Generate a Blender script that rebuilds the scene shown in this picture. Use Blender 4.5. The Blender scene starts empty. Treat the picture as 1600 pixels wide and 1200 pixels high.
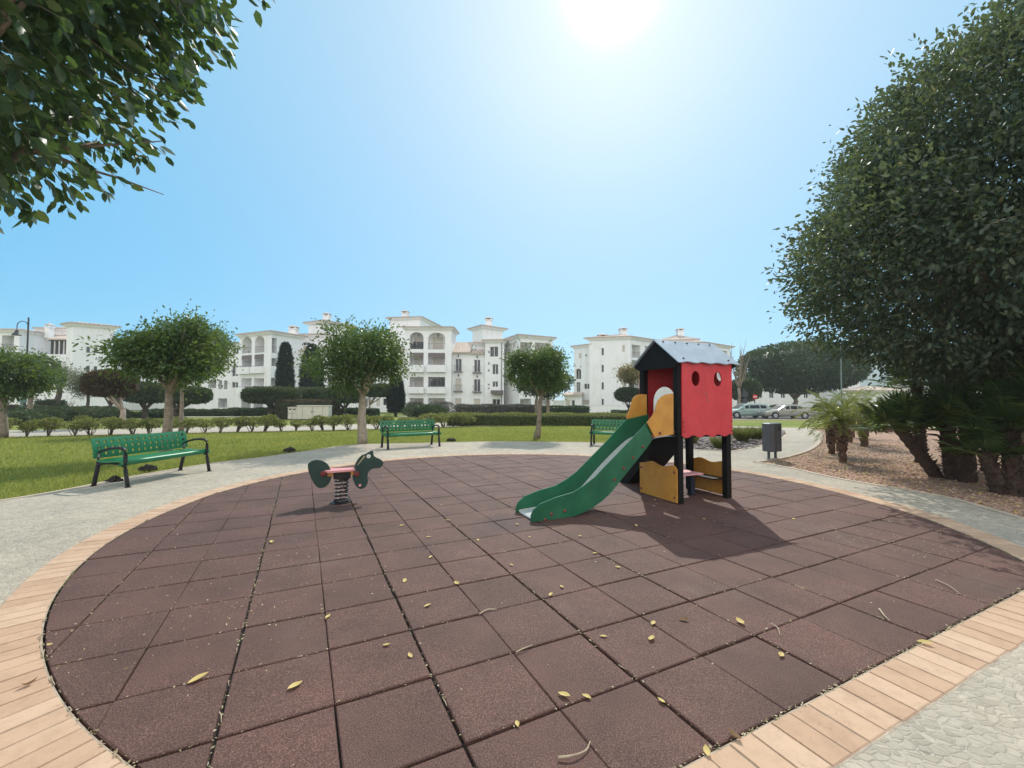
import bpy, math, random
import numpy as np
from mathutils import Vector, Matrix
from mathutils.geometry import tessellate_polygon

R_ = math.radians
rng = np.random.default_rng(7)
random.seed(7)
SC = bpy.context.scene
COL = SC.collection

# ------------------------------------------------------------------ camera, sky, sun, exposure
FPX, PITCH, ROLL, EYE = 664.55, 0.0345, 0.0028, 1.54
SUN_AZ, SUN_EL = R_(13.6), R_(44.8)
cam_data = bpy.data.cameras.new("camera")
cam = bpy.data.objects.new("camera", cam_data)
COL.objects.link(cam)
cam_data.sensor_width = 36.0
cam_data.lens = FPX / 1600 * 36.0
cam_data.clip_start = 0.05
cam_data.clip_end = 6000
cam.matrix_world = Matrix.Translation((0, 0, EYE)) @ Matrix.Rotation(R_(90) + PITCH, 4, 'X') @ Matrix.Rotation(ROLL, 4, 'Z')
SC.camera = cam

world = bpy.data.worlds.new("World")
SC.world = world
world.use_nodes = True
wn, wl = world.node_tree.nodes, world.node_tree.links
wn.clear()
sky = wn.new('ShaderNodeTexSky')
sky.sky_type = 'NISHITA'
sky.sun_disc = False
sky.sun_elevation = SUN_EL
sky.sun_rotation = SUN_AZ
sky.altitude = 0
sky.air_density = 1.0
sky.dust_density = 0.3
sky.ozone_density = 1.2
tc = wn.new('ShaderNodeTexCoord')
sund = Vector((math.sin(SUN_AZ) * math.cos(SUN_EL), math.cos(SUN_AZ) * math.cos(SUN_EL), math.sin(SUN_EL)))
dot = wn.new('ShaderNodeVectorMath'); dot.operation = 'DOT_PRODUCT'
wl.new(tc.outputs['Generated'], dot.inputs[0]); dot.inputs[1].default_value = sund
mx = wn.new('ShaderNodeMath'); mx.operation = 'MAXIMUM'; wl.new(dot.outputs['Value'], mx.inputs[0]); mx.inputs[1].default_value = 0.0
def wmath(op, a, b=None, c=None):
    m = wn.new('ShaderNodeMath'); m.operation = op
    for k, v in enumerate((a, b, c)):
        if v is None: continue
        if isinstance(v, (int, float)): m.inputs[k].default_value = v
        else: wl.new(v, m.inputs[k])
    return m.outputs[0]
def wmix(mode, a, b, fac=1.0):
    m = wn.new('ShaderNodeMixRGB'); m.blend_type = mode
    for k, v in ((0, fac), (1, a), (2, b)):
        if isinstance(v, (int, float)): m.inputs[k].default_value = v if k == 0 else (v, v, v, 1)
        elif isinstance(v, tuple): m.inputs[k].default_value = (*v, 1)
        else: wl.new(v, m.inputs[k])
    return m.outputs[0]
# the Nishita sky, thinned into a bright hazy coastal one: a pale aureole round the sun and an added white fill in the half behind the camera, lifting shaded walls
SKY = 3.6
def lobe(e, col): return wmix('MULTIPLY', wmath('POWER', mx.outputs[0], e), tuple(v * SKY for v in col))
col = wmix('MULTIPLY', sky.outputs[0], (0.10, 0.12, 0.15))
col = wmix('ADD', col, tuple(v * SKY for v in (0.11, 0.46, 0.72)))
for e, c_ in ((3.0, (0.42, 0.26, 0.08)), (24.0, (0.24, 0.15, 0.05)), (650.0, (1.6, 1.5, 1.4))):
    col = wmix('ADD', col, lobe(e, c_))
sepw = wn.new('ShaderNodeSeparateXYZ'); wl.new(tc.outputs['Generated'], sepw.inputs[0])
hor = wmath('POWER', wmath('SUBTRACT', 1.0, wmath('MAXIMUM', wmath('MINIMUM', sepw.outputs[2], 1.0), 0.0)), 7.0)
col = wmix('ADD', col, wmix('MULTIPLY', hor, tuple(v * SKY for v in (0.10, 0.07, 0.0))))
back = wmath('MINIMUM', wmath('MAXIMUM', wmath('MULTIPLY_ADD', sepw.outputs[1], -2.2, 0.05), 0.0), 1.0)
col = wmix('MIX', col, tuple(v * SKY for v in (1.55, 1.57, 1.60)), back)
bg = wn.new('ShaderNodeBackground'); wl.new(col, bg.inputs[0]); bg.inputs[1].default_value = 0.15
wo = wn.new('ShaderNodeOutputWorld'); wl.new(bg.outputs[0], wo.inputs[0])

sl = bpy.data.lights.new("sun", 'SUN')
sl.energy = 2.05; sl.angle = R_(0.5); sl.color = (1.0, 0.95, 0.87)
so = bpy.data.objects.new("sun", sl); COL.objects.link(so)
so.rotation_euler = (-sund).to_track_quat('-Z', 'Y').to_euler()
so.location = sund * 60

SC.view_settings.view_transform = 'Standard'
SC.view_settings.look = 'None'
SC.view_settings.exposure = 0.84
SC.view_settings.gamma = 1.0
SC.view_settings.use_curve_mapping = False
SC.cycles.max_bounces = 6
SC.cycles.diffuse_bounces = 4
SC.cycles.transparent_max_bounces = 8

# ------------------------------------------------------------------ the lie of the land: pixel of the survey photo -> point on the ground
SLOPE, Y0, Y1 = 0.0115, 16.0, 130.0
def gz(y):
    return -SLOPE * max(0.0, min(y, Y1) - Y0)
def ray(px, py):
    x, y = px - 800.0, py - 600.0
    c, s = math.cos(-ROLL), math.sin(-ROLL)
    x, y = c * x - s * y, s * x + c * y
    xc, yc = x / FPX, -y / FPX
    cp, sp = math.cos(-PITCH), math.sin(-PITCH)
    return Vector((xc, cp + yc * sp, -sp + yc * cp))
def G(px, py, z=0.0):
    d = ray(px, py)
    if d.z < 0:
        t = (z - EYE) / d.z
        if d.y * t <= Y0:
            p = d * t
            return Vector((p.x, p.y, z))
    t = (SLOPE * Y0 - EYE) / (d.z + SLOPE * d.y)
    p = d * t
    return Vector((p.x, p.y, p.z + EYE))
def Q(px, py, dist):          # the point seen at that pixel, dist metres in front
    d = ray(px, py); p = d * (dist / d.y)
    return Vector((p.x, p.y, p.z + EYE))

# ------------------------------------------------------------------ materials
def newmat(name):
    m = bpy.data.materials.new(name); m.use_nodes = True
    nt = m.node_tree; nt.nodes.clear()
    out = nt.nodes.new('ShaderNodeOutputMaterial')
    b = nt.nodes.new('ShaderNodeBsdfPrincipled')
    nt.links.new(b.outputs[0], out.inputs[0])
    return m, nt, b, out
def ramp(nt, stops):
    r = nt.nodes.new('ShaderNodeValToRGB')
    e = r.color_ramp.elements
    e[0].position, e[0].color = stops[0][0], (*stops[0][1], 1)
    e[1].position, e[1].color = stops[-1][0], (*stops[-1][1], 1)
    for p, c in stops[1:-1]:
        k = e.new(p); k.color = (*c, 1)
    return r
def noise(nt, scale, detail=4, rough=0.6, coord='Object', vec=None):
    n = nt.nodes.new('ShaderNodeTexNoise')
    n.inputs['Scale'].default_value = scale; n.inputs['Detail'].default_value = detail; n.inputs['Roughness'].default_value = rough
    if vec is None:
        t = nt.nodes.new('ShaderNodeTexCoord'); vec = t.outputs[coord]
    nt.links.new(vec, n.inputs['Vector'])
    return n
def mat(name, c1, c2=None, scale=6.0, rough=0.6, bump=0.0, bscale=None, metal=0.0, spec=0.5, lo=0.35, hi=0.65, detail=4, wear=0.0):
    m, nt, b, out = newmat(name)
    b.inputs['Roughness'].default_value = rough
    b.inputs['Metallic'].default_value = metal
    b.inputs['Specular IOR Level'].default_value = spec
    if c2 is None:
        c2 = tuple(v * 0.82 for v in c1)
    n = noise(nt, scale, detail)
    r = ramp(nt, [(lo, c1), (hi, c2)])
    nt.links.new(n.outputs['Fac'], r.inputs[0]); nt.links.new(r.outputs[0], b.inputs['Base Color'])
    if wear:
        nw = noise(nt, 2.3, 10, 0.72); rw = ramp(nt, [(0.50, (0, 0, 0)), (0.74, (wear, wear, wear))]); nt.links.new(nw.outputs['Fac'], rw.inputs[0])
        m1 = nt.nodes.new('ShaderNodeMixRGB'); nt.links.new(rw.outputs[0], m1.inputs[0]); nt.links.new(r.outputs[0], m1.inputs[1]); m1.inputs[2].default_value = (*[min(1, v * 1.15 + .10) for v in c1], 1)
        tw = nt.nodes.new('ShaderNodeTexCoord'); mw = nt.nodes.new('ShaderNodeMapping'); mw.inputs['Scale'].default_value = (9, 9, 90); mw.inputs['Rotation'].default_value = (.3, .5, .2); nt.links.new(tw.outputs['Object'], mw.inputs['Vector'])
        ns = noise(nt, 1.0, 3, .6, vec=mw.outputs[0]); rs = ramp(nt, [(0.67, (0, 0, 0)), (0.73, (wear * .8,) * 3)]); nt.links.new(ns.outputs['Fac'], rs.inputs[0])
        m2 = nt.nodes.new('ShaderNodeMixRGB'); nt.links.new(rs.outputs[0], m2.inputs[0]); nt.links.new(m1.outputs[0], m2.inputs[1]); m2.inputs[2].default_value = (*[v * .45 + .02 for v in c1], 1)
        nt.links.new(m2.outputs[0], b.inputs['Base Color'])
    if bump:
        n2 = noise(nt, bscale or scale * 4, 4)
        bp = nt.nodes.new('ShaderNodeBump'); bp.inputs['Strength'].default_value = bump; bp.inputs['Distance'].default_value = 0.01
        nt.links.new(n2.outputs['Fac'], bp.inputs['Height']); nt.links.new(bp.outputs[0], b.inputs['Normal'])
    return m
def leafmat(name, stops, trans=(0.16, 0.26, 0.03), tfac=0.3, rough=0.42, spec=0.4):
    m, nt, b, out = newmat(name)
    g = nt.nodes.new('ShaderNodeNewGeometry')
    r = ramp(nt, stops)
    nt.links.new(g.outputs['Random Per Island'], r.inputs[0])
    nt.links.new(r.outputs[0], b.inputs['Base Color'])
    b.inputs['Roughness'].default_value = rough; b.inputs['Specular IOR Level'].default_value = spec
    t = nt.nodes.new('ShaderNodeBsdfTranslucent'); t.inputs[0].default_value = (*trans, 1)
    mix = nt.nodes.new('ShaderNodeMixShader'); mix.inputs[0].default_value = tfac
    nt.links.new(b.outputs[0], mix.inputs[1]); nt.links.new(t.outputs[0], mix.inputs[2])
    nt.links.new(mix.outputs[0], out.inputs[0])
    return m

M = {}
M['post'] = mat('dark stained timber', (0.010, 0.009, 0.009), (0.006, 0.0055, 0.0055), 8, 0.6, 0.15, 60, spec=0.18)
M['red'] = mat('red panel paint', (0.62, 0.040, 0.050), (0.52, 0.032, 0.043), 3, 0.42, 0.05, 40, wear=.28)
M['redworn'] = mat('worn red mark', (0.46, 0.10, 0.09), (0.36, 0.06, 0.06), 40, 0.6)
M['pink'] = mat('sun bleached red board', (0.74, 0.34, 0.34), (0.68, 0.27, 0.28), 6, 0.5)
M['roofgrey'] = mat('grey roof board', (0.38, 0.45, 0.52), (0.31, 0.37, 0.43), 5, 0.45, 0.03, 30, wear=.3)
M['ochre'] = mat('ochre panel', (0.60, 0.29, 0.045), (0.50, 0.22, 0.035), 5, 0.45, 0.05, 30, wear=.3)
M['ochreedge'] = mat('ply edge', (0.30, 0.16, 0.05), None, 30, 0.6)
M['slidegreen'] = mat('green slide panel', (0.010, 0.122, 0.052), (0.008, 0.092, 0.040), 4, 0.40, 0.04, 40, wear=.25)
M['steel'] = mat('brushed steel chute', (0.66, 0.66, 0.64), (0.56, 0.56, 0.55), 20, 0.30, 0.04, 90, metal=0.25)
M['bolt'] = mat('brown bolt cap', (0.20, 0.05, 0.03), None, 20, 0.45)
M['blackbolt'] = mat('black bolt cap', (0.012, 0.012, 0.015), None, 20, 0.4)
M['blueblack'] = mat('blue black post', (0.012, 0.016, 0.035), None, 20, 0.5)
M['horsegreen'] = mat('dark green board', (0.012, 0.046, 0.034), (0.009, 0.034, 0.026), 5, 0.38, 0.03, 40)
M['horsered'] = mat('dark red cap', (0.17, 0.016, 0.018), None, 10, 0.4)
M['white'] = mat('white plastic', (0.78, 0.78, 0.72), (0.68, 0.68, 0.62), 20, 0.45)
M['cream'] = mat('cream inlay', (0.55, 0.45, 0.22), None, 20, 0.5)
M['spring'] = mat('black spring steel', (0.02, 0.02, 0.022), (0.035, 0.03, 0.028), 30, 0.28, metal=0.5)
M['benchgreen'] = mat('green bench enamel', (0.010, 0.175, 0.064), (0.008, 0.140, 0.050), 3, 0.38, 0.02, 30, wear=.18)
M['castblack'] = mat('black cast frame', (0.018, 0.019, 0.021), (0.022, 0.022, 0.024), 12, 0.5, 0.05, 80, spec=0.3)
M['bingrey'] = mat('grey litter bin', (0.075, 0.078, 0.088), (0.060, 0.062, 0.070), 6, 0.45, 0.03, 60)
M['darkmetal'] = mat('dark metal', (0.03, 0.03, 0.034), None, 10, 0.45)
M['polegreen'] = mat('pale green pole', (0.14, 0.19, 0.18), None, 10, 0.45)
M['signred'] = mat('sign red', (0.55, 0.02, 0.02), None, 6, 0.4)
M['signgreen'] = mat('board green', (0.10, 0.22, 0.20), None, 6, 0.5)
M['bark'] = mat('grey bark', (0.30, 0.235, 0.175), (0.17, 0.13, 0.095), 9, 0.85, 0.5, 30)
M['barkdark'] = mat('dark bark', (0.10, 0.075, 0.055), (0.055, 0.042, 0.032), 9, 0.9, 0.5, 30)
M['barkpale'] = mat('pale bark', (0.42, 0.35, 0.27), (0.28, 0.22, 0.16), 9, 0.85, 0.5, 30)
M['palmtrunk'] = mat('fibrous palm trunk', (0.085, 0.050, 0.032), (0.035, 0.022, 0.016), 25, 0.95, 0.9, 60)
M['datetrunk'] = mat('brown palm trunk', (0.19, 0.105, 0.062), (0.075, 0.042, 0.028), 18, 0.95, 0.9, 50)
M['leaf_near'] = leafmat('glossy ficus leaf', [(0.0, (0.024, 0.048, 0.026)), (0.55, (0.046, 0.084, 0.038)), (0.92, (0.080, 0.125, 0.048)), (1.0, (0.19, 0.20, 0.07))], (0.15, 0.25, 0.05), 0.28, 0.42, 0.45)
M['leaf_ficus'] = leafmat('dark ficus leaf', [(0.0, (0.032, 0.054, 0.036)), (0.6, (0.064, 0.092, 0.060)), (0.985, (0.115, 0.140, 0.085)), (1.0, (0.22, 0.17, 0.08))], (0.17, 0.22, 0.07), 0.30, 0.48, 0.4)
M['leaf_mid'] = leafmat('green tree leaf', [(0.0, (0.022, 0.058, 0.018)), (0.6, (0.050, 0.105, 0.030)), (1.0, (0.12, 0.16, 0.04))], (0.20, 0.28, 0.04), 0.34, 0.42, 0.4)
M['leaf_far'] = leafmat('dull tree leaf', [(0.0, (0.024, 0.048, 0.020)), (0.6, (0.045, 0.078, 0.030)), (1.0, (0.09, 0.11, 0.04))], (0.12, 0.16, 0.04), 0.25, 0.5, 0.3)
M['leaf_olive'] = leafmat('olive leaf', [(0.0, (0.08, 0.095, 0.055)), (1.0, (0.17, 0.18, 0.10))], (0.2, 0.2, 0.09), 0.3, 0.55, 0.3)
M['leaf_brown'] = leafmat('browning leaf', [(0.0, (0.045, 0.040, 0.022)), (1.0, (0.12, 0.085, 0.045))], (0.14, 0.10, 0.04), 0.25, 0.6, 0.2)
M['leaf_yellow'] = leafmat('yellowish leaf', [(0.0, (0.14, 0.13, 0.045)), (1.0, (0.26, 0.21, 0.08))], (0.3, 0.24, 0.07), 0.35, 0.55, 0.3)
M['leaf_cypress'] = leafmat('cypress foliage', [(0.0, (0.008, 0.022, 0.014)), (1.0, (0.022, 0.045, 0.025))], (0.03, 0.06, 0.02), 0.12, 0.7, 0.15)
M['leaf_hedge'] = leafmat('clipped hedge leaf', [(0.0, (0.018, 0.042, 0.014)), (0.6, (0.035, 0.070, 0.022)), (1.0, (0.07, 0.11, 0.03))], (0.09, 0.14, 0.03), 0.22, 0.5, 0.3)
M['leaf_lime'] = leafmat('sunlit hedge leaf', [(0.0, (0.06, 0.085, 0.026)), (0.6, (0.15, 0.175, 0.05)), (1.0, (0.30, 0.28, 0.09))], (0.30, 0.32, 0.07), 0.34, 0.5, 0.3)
M['leaf_grey'] = leafmat('grey twiggy hedge leaf', [(0.0, (0.10, 0.095, 0.085)), (1.0, (0.22, 0.21, 0.18))], (0.12, 0.12, 0.08), 0.2, 0.6, 0.2)
M['leaf_fan'] = leafmat('fan palm blade', [(0.0, (0.026, 0.055, 0.020)), (0.7, (0.065, 0.11, 0.036)), (1.0, (0.18, 0.20, 0.07))], (0.18, 0.25, 0.05), 0.34, 0.55, 0.3)
M['leaf_date'] = leafmat('date palm leaflet', [(0.0, (0.07, 0.10, 0.025)), (0.6, (0.14, 0.18, 0.045)), (1.0, (0.28, 0.28, 0.08))], (0.34, 0.36, 0.06), 0.38, 0.4, 0.45)
M['leaf_fallen'] = leafmat('dry yellow leaf', [(0.0, (0.50, 0.36, 0.10)), (0.6, (0.68, 0.52, 0.20)), (1.0, (0.42, 0.24, 0.08))], (0.4, 0.3, 0.08), 0.2, 0.6, 0.3)
M['leaf_brownfallen'] = leafmat('dry brown leaf', [(0.0, (0.16, 0.09, 0.045)), (1.0, (0.25, 0.15, 0.07))], (0.2, 0.1, 0.04), 0.15, 0.7, 0.2)
M['litter'] = leafmat('leaf litter', [(0.0, (0.20, 0.15, 0.07)), (0.5, (0.50, 0.42, 0.24)), (1.0, (0.62, 0.56, 0.38))], (0.3, 0.25, 0.1), 0.15, 0.8, 0.2)
M['twig'] = mat('pale dry twig', (0.48, 0.38, 0.26), (0.34, 0.26, 0.17), 30, 0.8)
M['soil'] = mat('dug soil', (0.045, 0.035, 0.028), (0.02, 0.016, 0.012), 30, 0.95, 0.8, 90)
M['grassblade'] = leafmat('grass blade', [(0.0, (0.115, 0.165, 0.036)), (0.6, (0.205, 0.25, 0.058)), (1.0, (0.44, 0.40, 0.13))], (0.44, 0.46, 0.09), 0.40, 0.6, 0.2)
M['glass'] = mat('dark window glass', (0.030, 0.035, 0.042), (0.05, 0.055, 0.062), 2, 0.12, spec=0.6)
M['carglass'] = mat('tinted car glass', (0.02, 0.024, 0.028), (0.03, 0.034, 0.038), 2, 0.55, spec=0.08)
M['shutter'] = mat('beige roller shutter', (0.58, 0.53, 0.46), (0.52, 0.47, 0.41), 2, 0.6)
M['frame'] = mat('white window frame', (0.72, 0.71, 0.68), None, 6, 0.5)
M['rail'] = mat('grey balcony rail', (0.16, 0.16, 0.17), None, 6, 0.5)
M['brownwood'] = mat('brown pergola timber', (0.05, 0.035, 0.028), None, 6, 0.7)
M['awning'] = mat('brown awning', (0.16, 0.13, 0.12), None, 6, 0.8)
M['cabinet'] = mat('cream utility cabinet', (0.62, 0.58, 0.50), (0.55, 0.51, 0.44), 3, 0.6)
M['rubber'] = mat('tyre rubber', (0.015, 0.015, 0.016), None, 10, 0.7)
M['alloy'] = mat('wheel rim', (0.40, 0.41, 0.42), None, 10, 0.35, metal=0.7)
M['carsage'] = mat('pale green car paint', (0.25, 0.33, 0.30), (0.23, 0.31, 0.28), 2, 0.25, metal=0.3)
M['carbeige'] = mat('champagne car paint', (0.30, 0.29, 0.25), (0.28, 0.27, 0.23), 2, 0.25, metal=0.3)
M['carred'] = mat('red car paint', (0.30, 0.02, 0.03), None, 2, 0.25)
M['cardark'] = mat('dark car paint', (0.05, 0.055, 0.06), None, 2, 0.25)
M['lampglass'] = mat('lamp glass', (0.6, 0.6, 0.58), None, 8, 0.2)
M['taillight'] = mat('tail lamp red', (0.35, 0.01, 0.01), None, 8, 0.25)
M['asphalt'] = mat('asphalt', (0.060, 0.060, 0.060), (0.042, 0.042, 0.043), 3, 0.9, 0.3, 80)
M['joint'] = mat('dark tile joint', (0.022, 0.016, 0.014), (0.045, 0.034, 0.026), 14, 0.95, 0.6, 90)
M['mortar'] = mat('brick mortar', (0.50, 0.41, 0.31), (0.30, 0.24, 0.18), 12, 0.95, 0.4, 90)
M['kerb'] = mat('pale kerb stone', (0.52, 0.42, 0.31), (0.44, 0.35, 0.26), 6, 0.85, 0.2, 50)
M['rock'] = leafmat('bed rock', [(0.0, (0.14, 0.11, 0.10)), (0.6, (0.28, 0.23, 0.21)), (1.0, (0.42, 0.37, 0.33))], (0, 0, 0), 0.0, 0.9, 0.2)

def rubber_tile():
    m, nt, b, out = newmat('brown rubber tile')
    t = nt.nodes.new('ShaderNodeTexCoord')
    g = nt.nodes.new('ShaderNodeNewGeometry')
    n1 = noise(nt, 170, 3, 0.7, vec=t.outputs['Object'])
    r1 = ramp(nt, [(0.32, (0.036, 0.017, 0.014)), (0.52, (0.112, 0.055, 0.0425)), (0.72, (0.28, 0.165, 0.128))])
    nt.links.new(n1.outputs['Fac'], r1.inputs[0])
    n2 = noise(nt, 1.6, 6, 0.65, vec=t.outputs['Object'])
    r2 = ramp(nt, [(0.3, (0.70, 0.71, 0.70)), (0.7, (1.20, 1.16, 1.15))])
    nt.links.new(n2.outputs['Fac'], r2.inputs[0])
    mu = nt.nodes.new('ShaderNodeMixRGB'); mu.blend_type = 'MULTIPLY'; mu.inputs[0].default_value = 1
    nt.links.new(r1.outputs[0], mu.inputs[1]); nt.links.new(r2.outputs[0], mu.inputs[2])
    r3 = ramp(nt, [(0.0, (0.94, 0.95, 0.95)), (1.0, (1.06, 1.04, 1.04))])
    nt.links.new(g.outputs['Random Per Island'], r3.inputs[0])
    mu2 = nt.nodes.new('ShaderNodeMixRGB'); mu2.blend_type = 'MULTIPLY'; mu2.inputs[0].default_value = 1
    nt.links.new(mu.outputs[0], mu2.inputs[1]); nt.links.new(r3.outputs[0], mu2.inputs[2])
    # pale dust blown into drifts
    n4 = noise(nt, 0.9, 5, 0.7, vec=t.outputs['Object'])
    r4 = ramp(nt, [(0.55, (0, 0, 0)), (0.8, (0.30, 0.30, 0.30))])
    nt.links.new(n4.outputs['Fac'], r4.inputs[0])
    mu3 = nt.nodes.new('ShaderNodeMixRGB'); mu3.inputs[2].default_value = (0.20, 0.155, 0.125, 1)
    nt.links.new(r4.outputs[0], mu3.inputs[0]); nt.links.new(mu2.outputs[0], mu3.inputs[1])
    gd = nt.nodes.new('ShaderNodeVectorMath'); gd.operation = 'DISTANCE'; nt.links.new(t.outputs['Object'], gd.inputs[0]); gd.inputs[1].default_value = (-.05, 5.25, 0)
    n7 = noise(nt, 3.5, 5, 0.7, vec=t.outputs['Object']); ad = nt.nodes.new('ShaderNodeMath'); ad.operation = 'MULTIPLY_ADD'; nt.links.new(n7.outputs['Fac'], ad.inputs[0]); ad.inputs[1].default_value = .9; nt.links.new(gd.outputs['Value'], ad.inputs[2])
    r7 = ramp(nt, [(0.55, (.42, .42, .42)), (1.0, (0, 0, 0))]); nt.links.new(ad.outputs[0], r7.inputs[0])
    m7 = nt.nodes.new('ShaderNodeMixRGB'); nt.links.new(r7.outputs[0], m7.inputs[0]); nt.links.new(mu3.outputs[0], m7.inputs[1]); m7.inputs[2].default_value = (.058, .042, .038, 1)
    n8 = noise(nt, 2.2, 7, 0.75, vec=t.outputs['Object']); r8 = ramp(nt, [(0.60, (0, 0, 0)), (0.70, (.5, .5, .5))]); nt.links.new(n8.outputs['Fac'], r8.inputs[0])
    m8 = nt.nodes.new('ShaderNodeMixRGB'); nt.links.new(r8.outputs[0], m8.inputs[0]); nt.links.new(m7.outputs[0], m8.inputs[1]); m8.inputs[2].default_value = (.062, .044, .040, 1)
    nt.links.new(m8.outputs[0], b.inputs['Base Color'])
    b.inputs['Roughness'].default_value = 0.78; b.inputs['Specular IOR Level'].default_value = 0.35
    bp = nt.nodes.new('ShaderNodeBump'); bp.inputs['Strength'].default_value = 0.55; bp.inputs['Distance'].default_value = 0.004
    nt.links.new(n1.outputs['Fac'], bp.inputs['Height']); nt.links.new(bp.outputs[0], b.inputs['Normal'])
    return m
M['tile'] = rubber_tile()

def brick_mat():
    m, nt, b, out = newmat('peach border brick')
    g = nt.nodes.new('ShaderNodeNewGeometry')
    r = ramp(nt, [(0.0, (0.47, 0.305, 0.20)), (0.5, (0.525, 0.35, 0.232)), (1.0, (0.57, 0.40, 0.275))])
    nt.links.new(g.outputs['Random Per Island'], r.inputs[0])
    n = noise(nt, 7, 6, 0.7)
    r2 = ramp(nt, [(0.28, (0.84, 0.83, 0.82)), (0.55, (1.03, 1.03, 1.03))])
    nt.links.new(n.outputs['Fac'], r2.inputs[0])
    mu = nt.nodes.new('ShaderNodeMixRGB'); mu.blend_type = 'MULTIPLY'; mu.inputs[0].default_value = 1
    nt.links.new(r.outputs[0], mu.inputs[1]); nt.links.new(r2.outputs[0], mu.inputs[2])
    nt.links.new(mu.outputs[0], b.inputs['Base Color'])
    b.inputs['Roughness'].default_value = 0.85; b.inputs['Specular IOR Level'].default_value = 0.25
    ns = noise(nt, 38, 5, 0.75); rs_ = ramp(nt, [(0.60, (1, 1, 1)), (0.72, (0.55, 0.47, 0.40))]); nt.links.new(ns.outputs['Fac'], rs_.inputs[0])
    mu9 = nt.nodes.new('ShaderNodeMixRGB'); mu9.blend_type = 'MULTIPLY'; mu9.inputs[0].default_value = 0.8
    nt.links.new(mu.outputs[0], mu9.inputs[1]); nt.links.new(rs_.outputs[0], mu9.inputs[2]); nt.links.new(mu9.outputs[0], b.inputs['Base Color'])
    n3 = noise(nt, 120, 4)
    bp = nt.nodes.new('ShaderNodeBump'); bp.inputs['Strength'].default_value = 0.25; bp.inputs['Distance'].default_value = 0.005
    nt.links.new(n3.outputs['Fac'], bp.inputs['Height']); nt.links.new(bp.outputs[0], b.inputs['Normal'])
    return m
M['brick'] = brick_mat()

def paving_mat():
    m, nt, b, out = newmat('stamped stone paving')
    t = nt.nodes.new('ShaderNodeTexCoord')
    nw = noise(nt, 5, 3, 0.6, vec=t.outputs['Object'])
    mixv = nt.nodes.new('ShaderNodeMixRGB'); mixv.inputs[0].default_value = 0.085
    nt.links.new(t.outputs['Object'], mixv.inputs[1]); nt.links.new(nw.outputs['Color'], mixv.inputs[2])
    mp = nt.nodes.new('ShaderNodeMapping'); mp.inputs['Scale'].default_value = (1.0, 1.35, 1.0)
    nt.links.new(mixv.outputs[0], mp.inputs['Vector'])
    v = nt.nodes.new('ShaderNodeTexVoronoi'); v.feature = 'DISTANCE_TO_EDGE'; v.inputs['Scale'].default_value = 19.0
    vc = nt.nodes.new('ShaderNodeTexVoronoi'); vc.inputs['Scale'].default_value = 19.0
    nt.links.new(mp.outputs[0], v.inputs['Vector']); nt.links.new(mp.outputs[0], vc.inputs['Vector'])
    e = ramp(nt, [(0.02, (1, 1, 1)), (0.12, (0, 0, 0))]); nt.links.new(v.outputs['Distance'], e.inputs[0])
    sep = nt.nodes.new('ShaderNodeSeparateColor'); nt.links.new(vc.outputs['Color'], sep.inputs[0])
    cs = ramp(nt, [(0.0, (0.36, 0.315, 0.245)), (0.5, (0.425, 0.372, 0.292)), (1.0, (0.49, 0.43, 0.34))])
    nt.links.new(sep.outputs[0], cs.inputs[0])
    mixc = nt.nodes.new('ShaderNodeMixRGB'); nt.links.new(e.outputs[0], mixc.inputs[0]); nt.links.new(cs.outputs[0], mixc.inputs[1])
    mixc.inputs[2].default_value = (0.51, 0.452, 0.362, 1)
    n2 = noise(nt, 1.2, 6, 0.65, vec=t.outputs['Object'])
    r2 = ramp(nt, [(0.3, (0.84, 0.84, 0.85)), (0.65, (1.08, 1.06, 1.03))]); nt.links.new(n2.outputs['Fac'], r2.inputs[0])
    mu = nt.nodes.new('ShaderNodeMixRGB'); mu.blend_type = 'MULTIPLY'; mu.inputs[0].default_value = 1
    nt.links.new(mixc.outputs[0], mu.inputs[1]); nt.links.new(r2.outputs[0], mu.inputs[2])
    # dirt caught in some of the crevices
    e2 = ramp(nt, [(0.0, (1, 1, 1)), (0.035, (0, 0, 0))]); nt.links.new(v.outputs['Distance'], e2.inputs[0])
    n5 = noise(nt, 6, 3, 0.6, vec=t.outputs['Object'])
    r5 = ramp(nt, [(0.46, (0, 0, 0)), (0.60, (0.8, 0.8, 0.8))]); nt.links.new(n5.outputs['Fac'], r5.inputs[0])
    m5 = nt.nodes.new('ShaderNodeMixRGB'); m5.blend_type = 'MULTIPLY'; m5.inputs[0].default_value = 1
    nt.links.new(e2.outputs[0], m5.inputs[1]); nt.links.new(r5.outputs[0], m5.inputs[2])
    md = nt.nodes.new('ShaderNodeMixRGB'); nt.links.new(m5.outputs[0], md.inputs[0]); nt.links.new(mu.outputs[0], md.inputs[1])
    md.inputs[2].default_value = (0.10, 0.085, 0.065, 1)
    nt.links.new(md.outputs[0], b.inputs['Base Color'])
    b.inputs['Roughness'].default_value = 0.85; b.inputs['Specular IOR Level'].default_value = 0.25
    h = nt.nodes.new('ShaderNodeMath'); h.operation = 'MULTIPLY_ADD'
    n3 = noise(nt, 60, 4, vec=t.outputs['Object'])
    hr = ramp(nt, [(0.0, (0, 0, 0)), (0.16, (1, 1, 1))]); nt.links.new(v.outputs['Distance'], hr.inputs[0])
    nt.links.new(n3.outputs['Fac'], h.inputs[0]); h.inputs[1].default_value = 0.35; nt.links.new(hr.outputs[0], h.inputs[2])
    bp = nt.nodes.new('ShaderNodeBump'); bp.inputs['Strength'].default_value = 0.6; bp.inputs['Distance'].default_value = 0.012
    nt.links.new(h.outputs[0], bp.inputs['Height']); nt.links.new(bp.outputs[0], b.inputs['Normal'])
    return m
M['paving'] = paving_mat()

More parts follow.
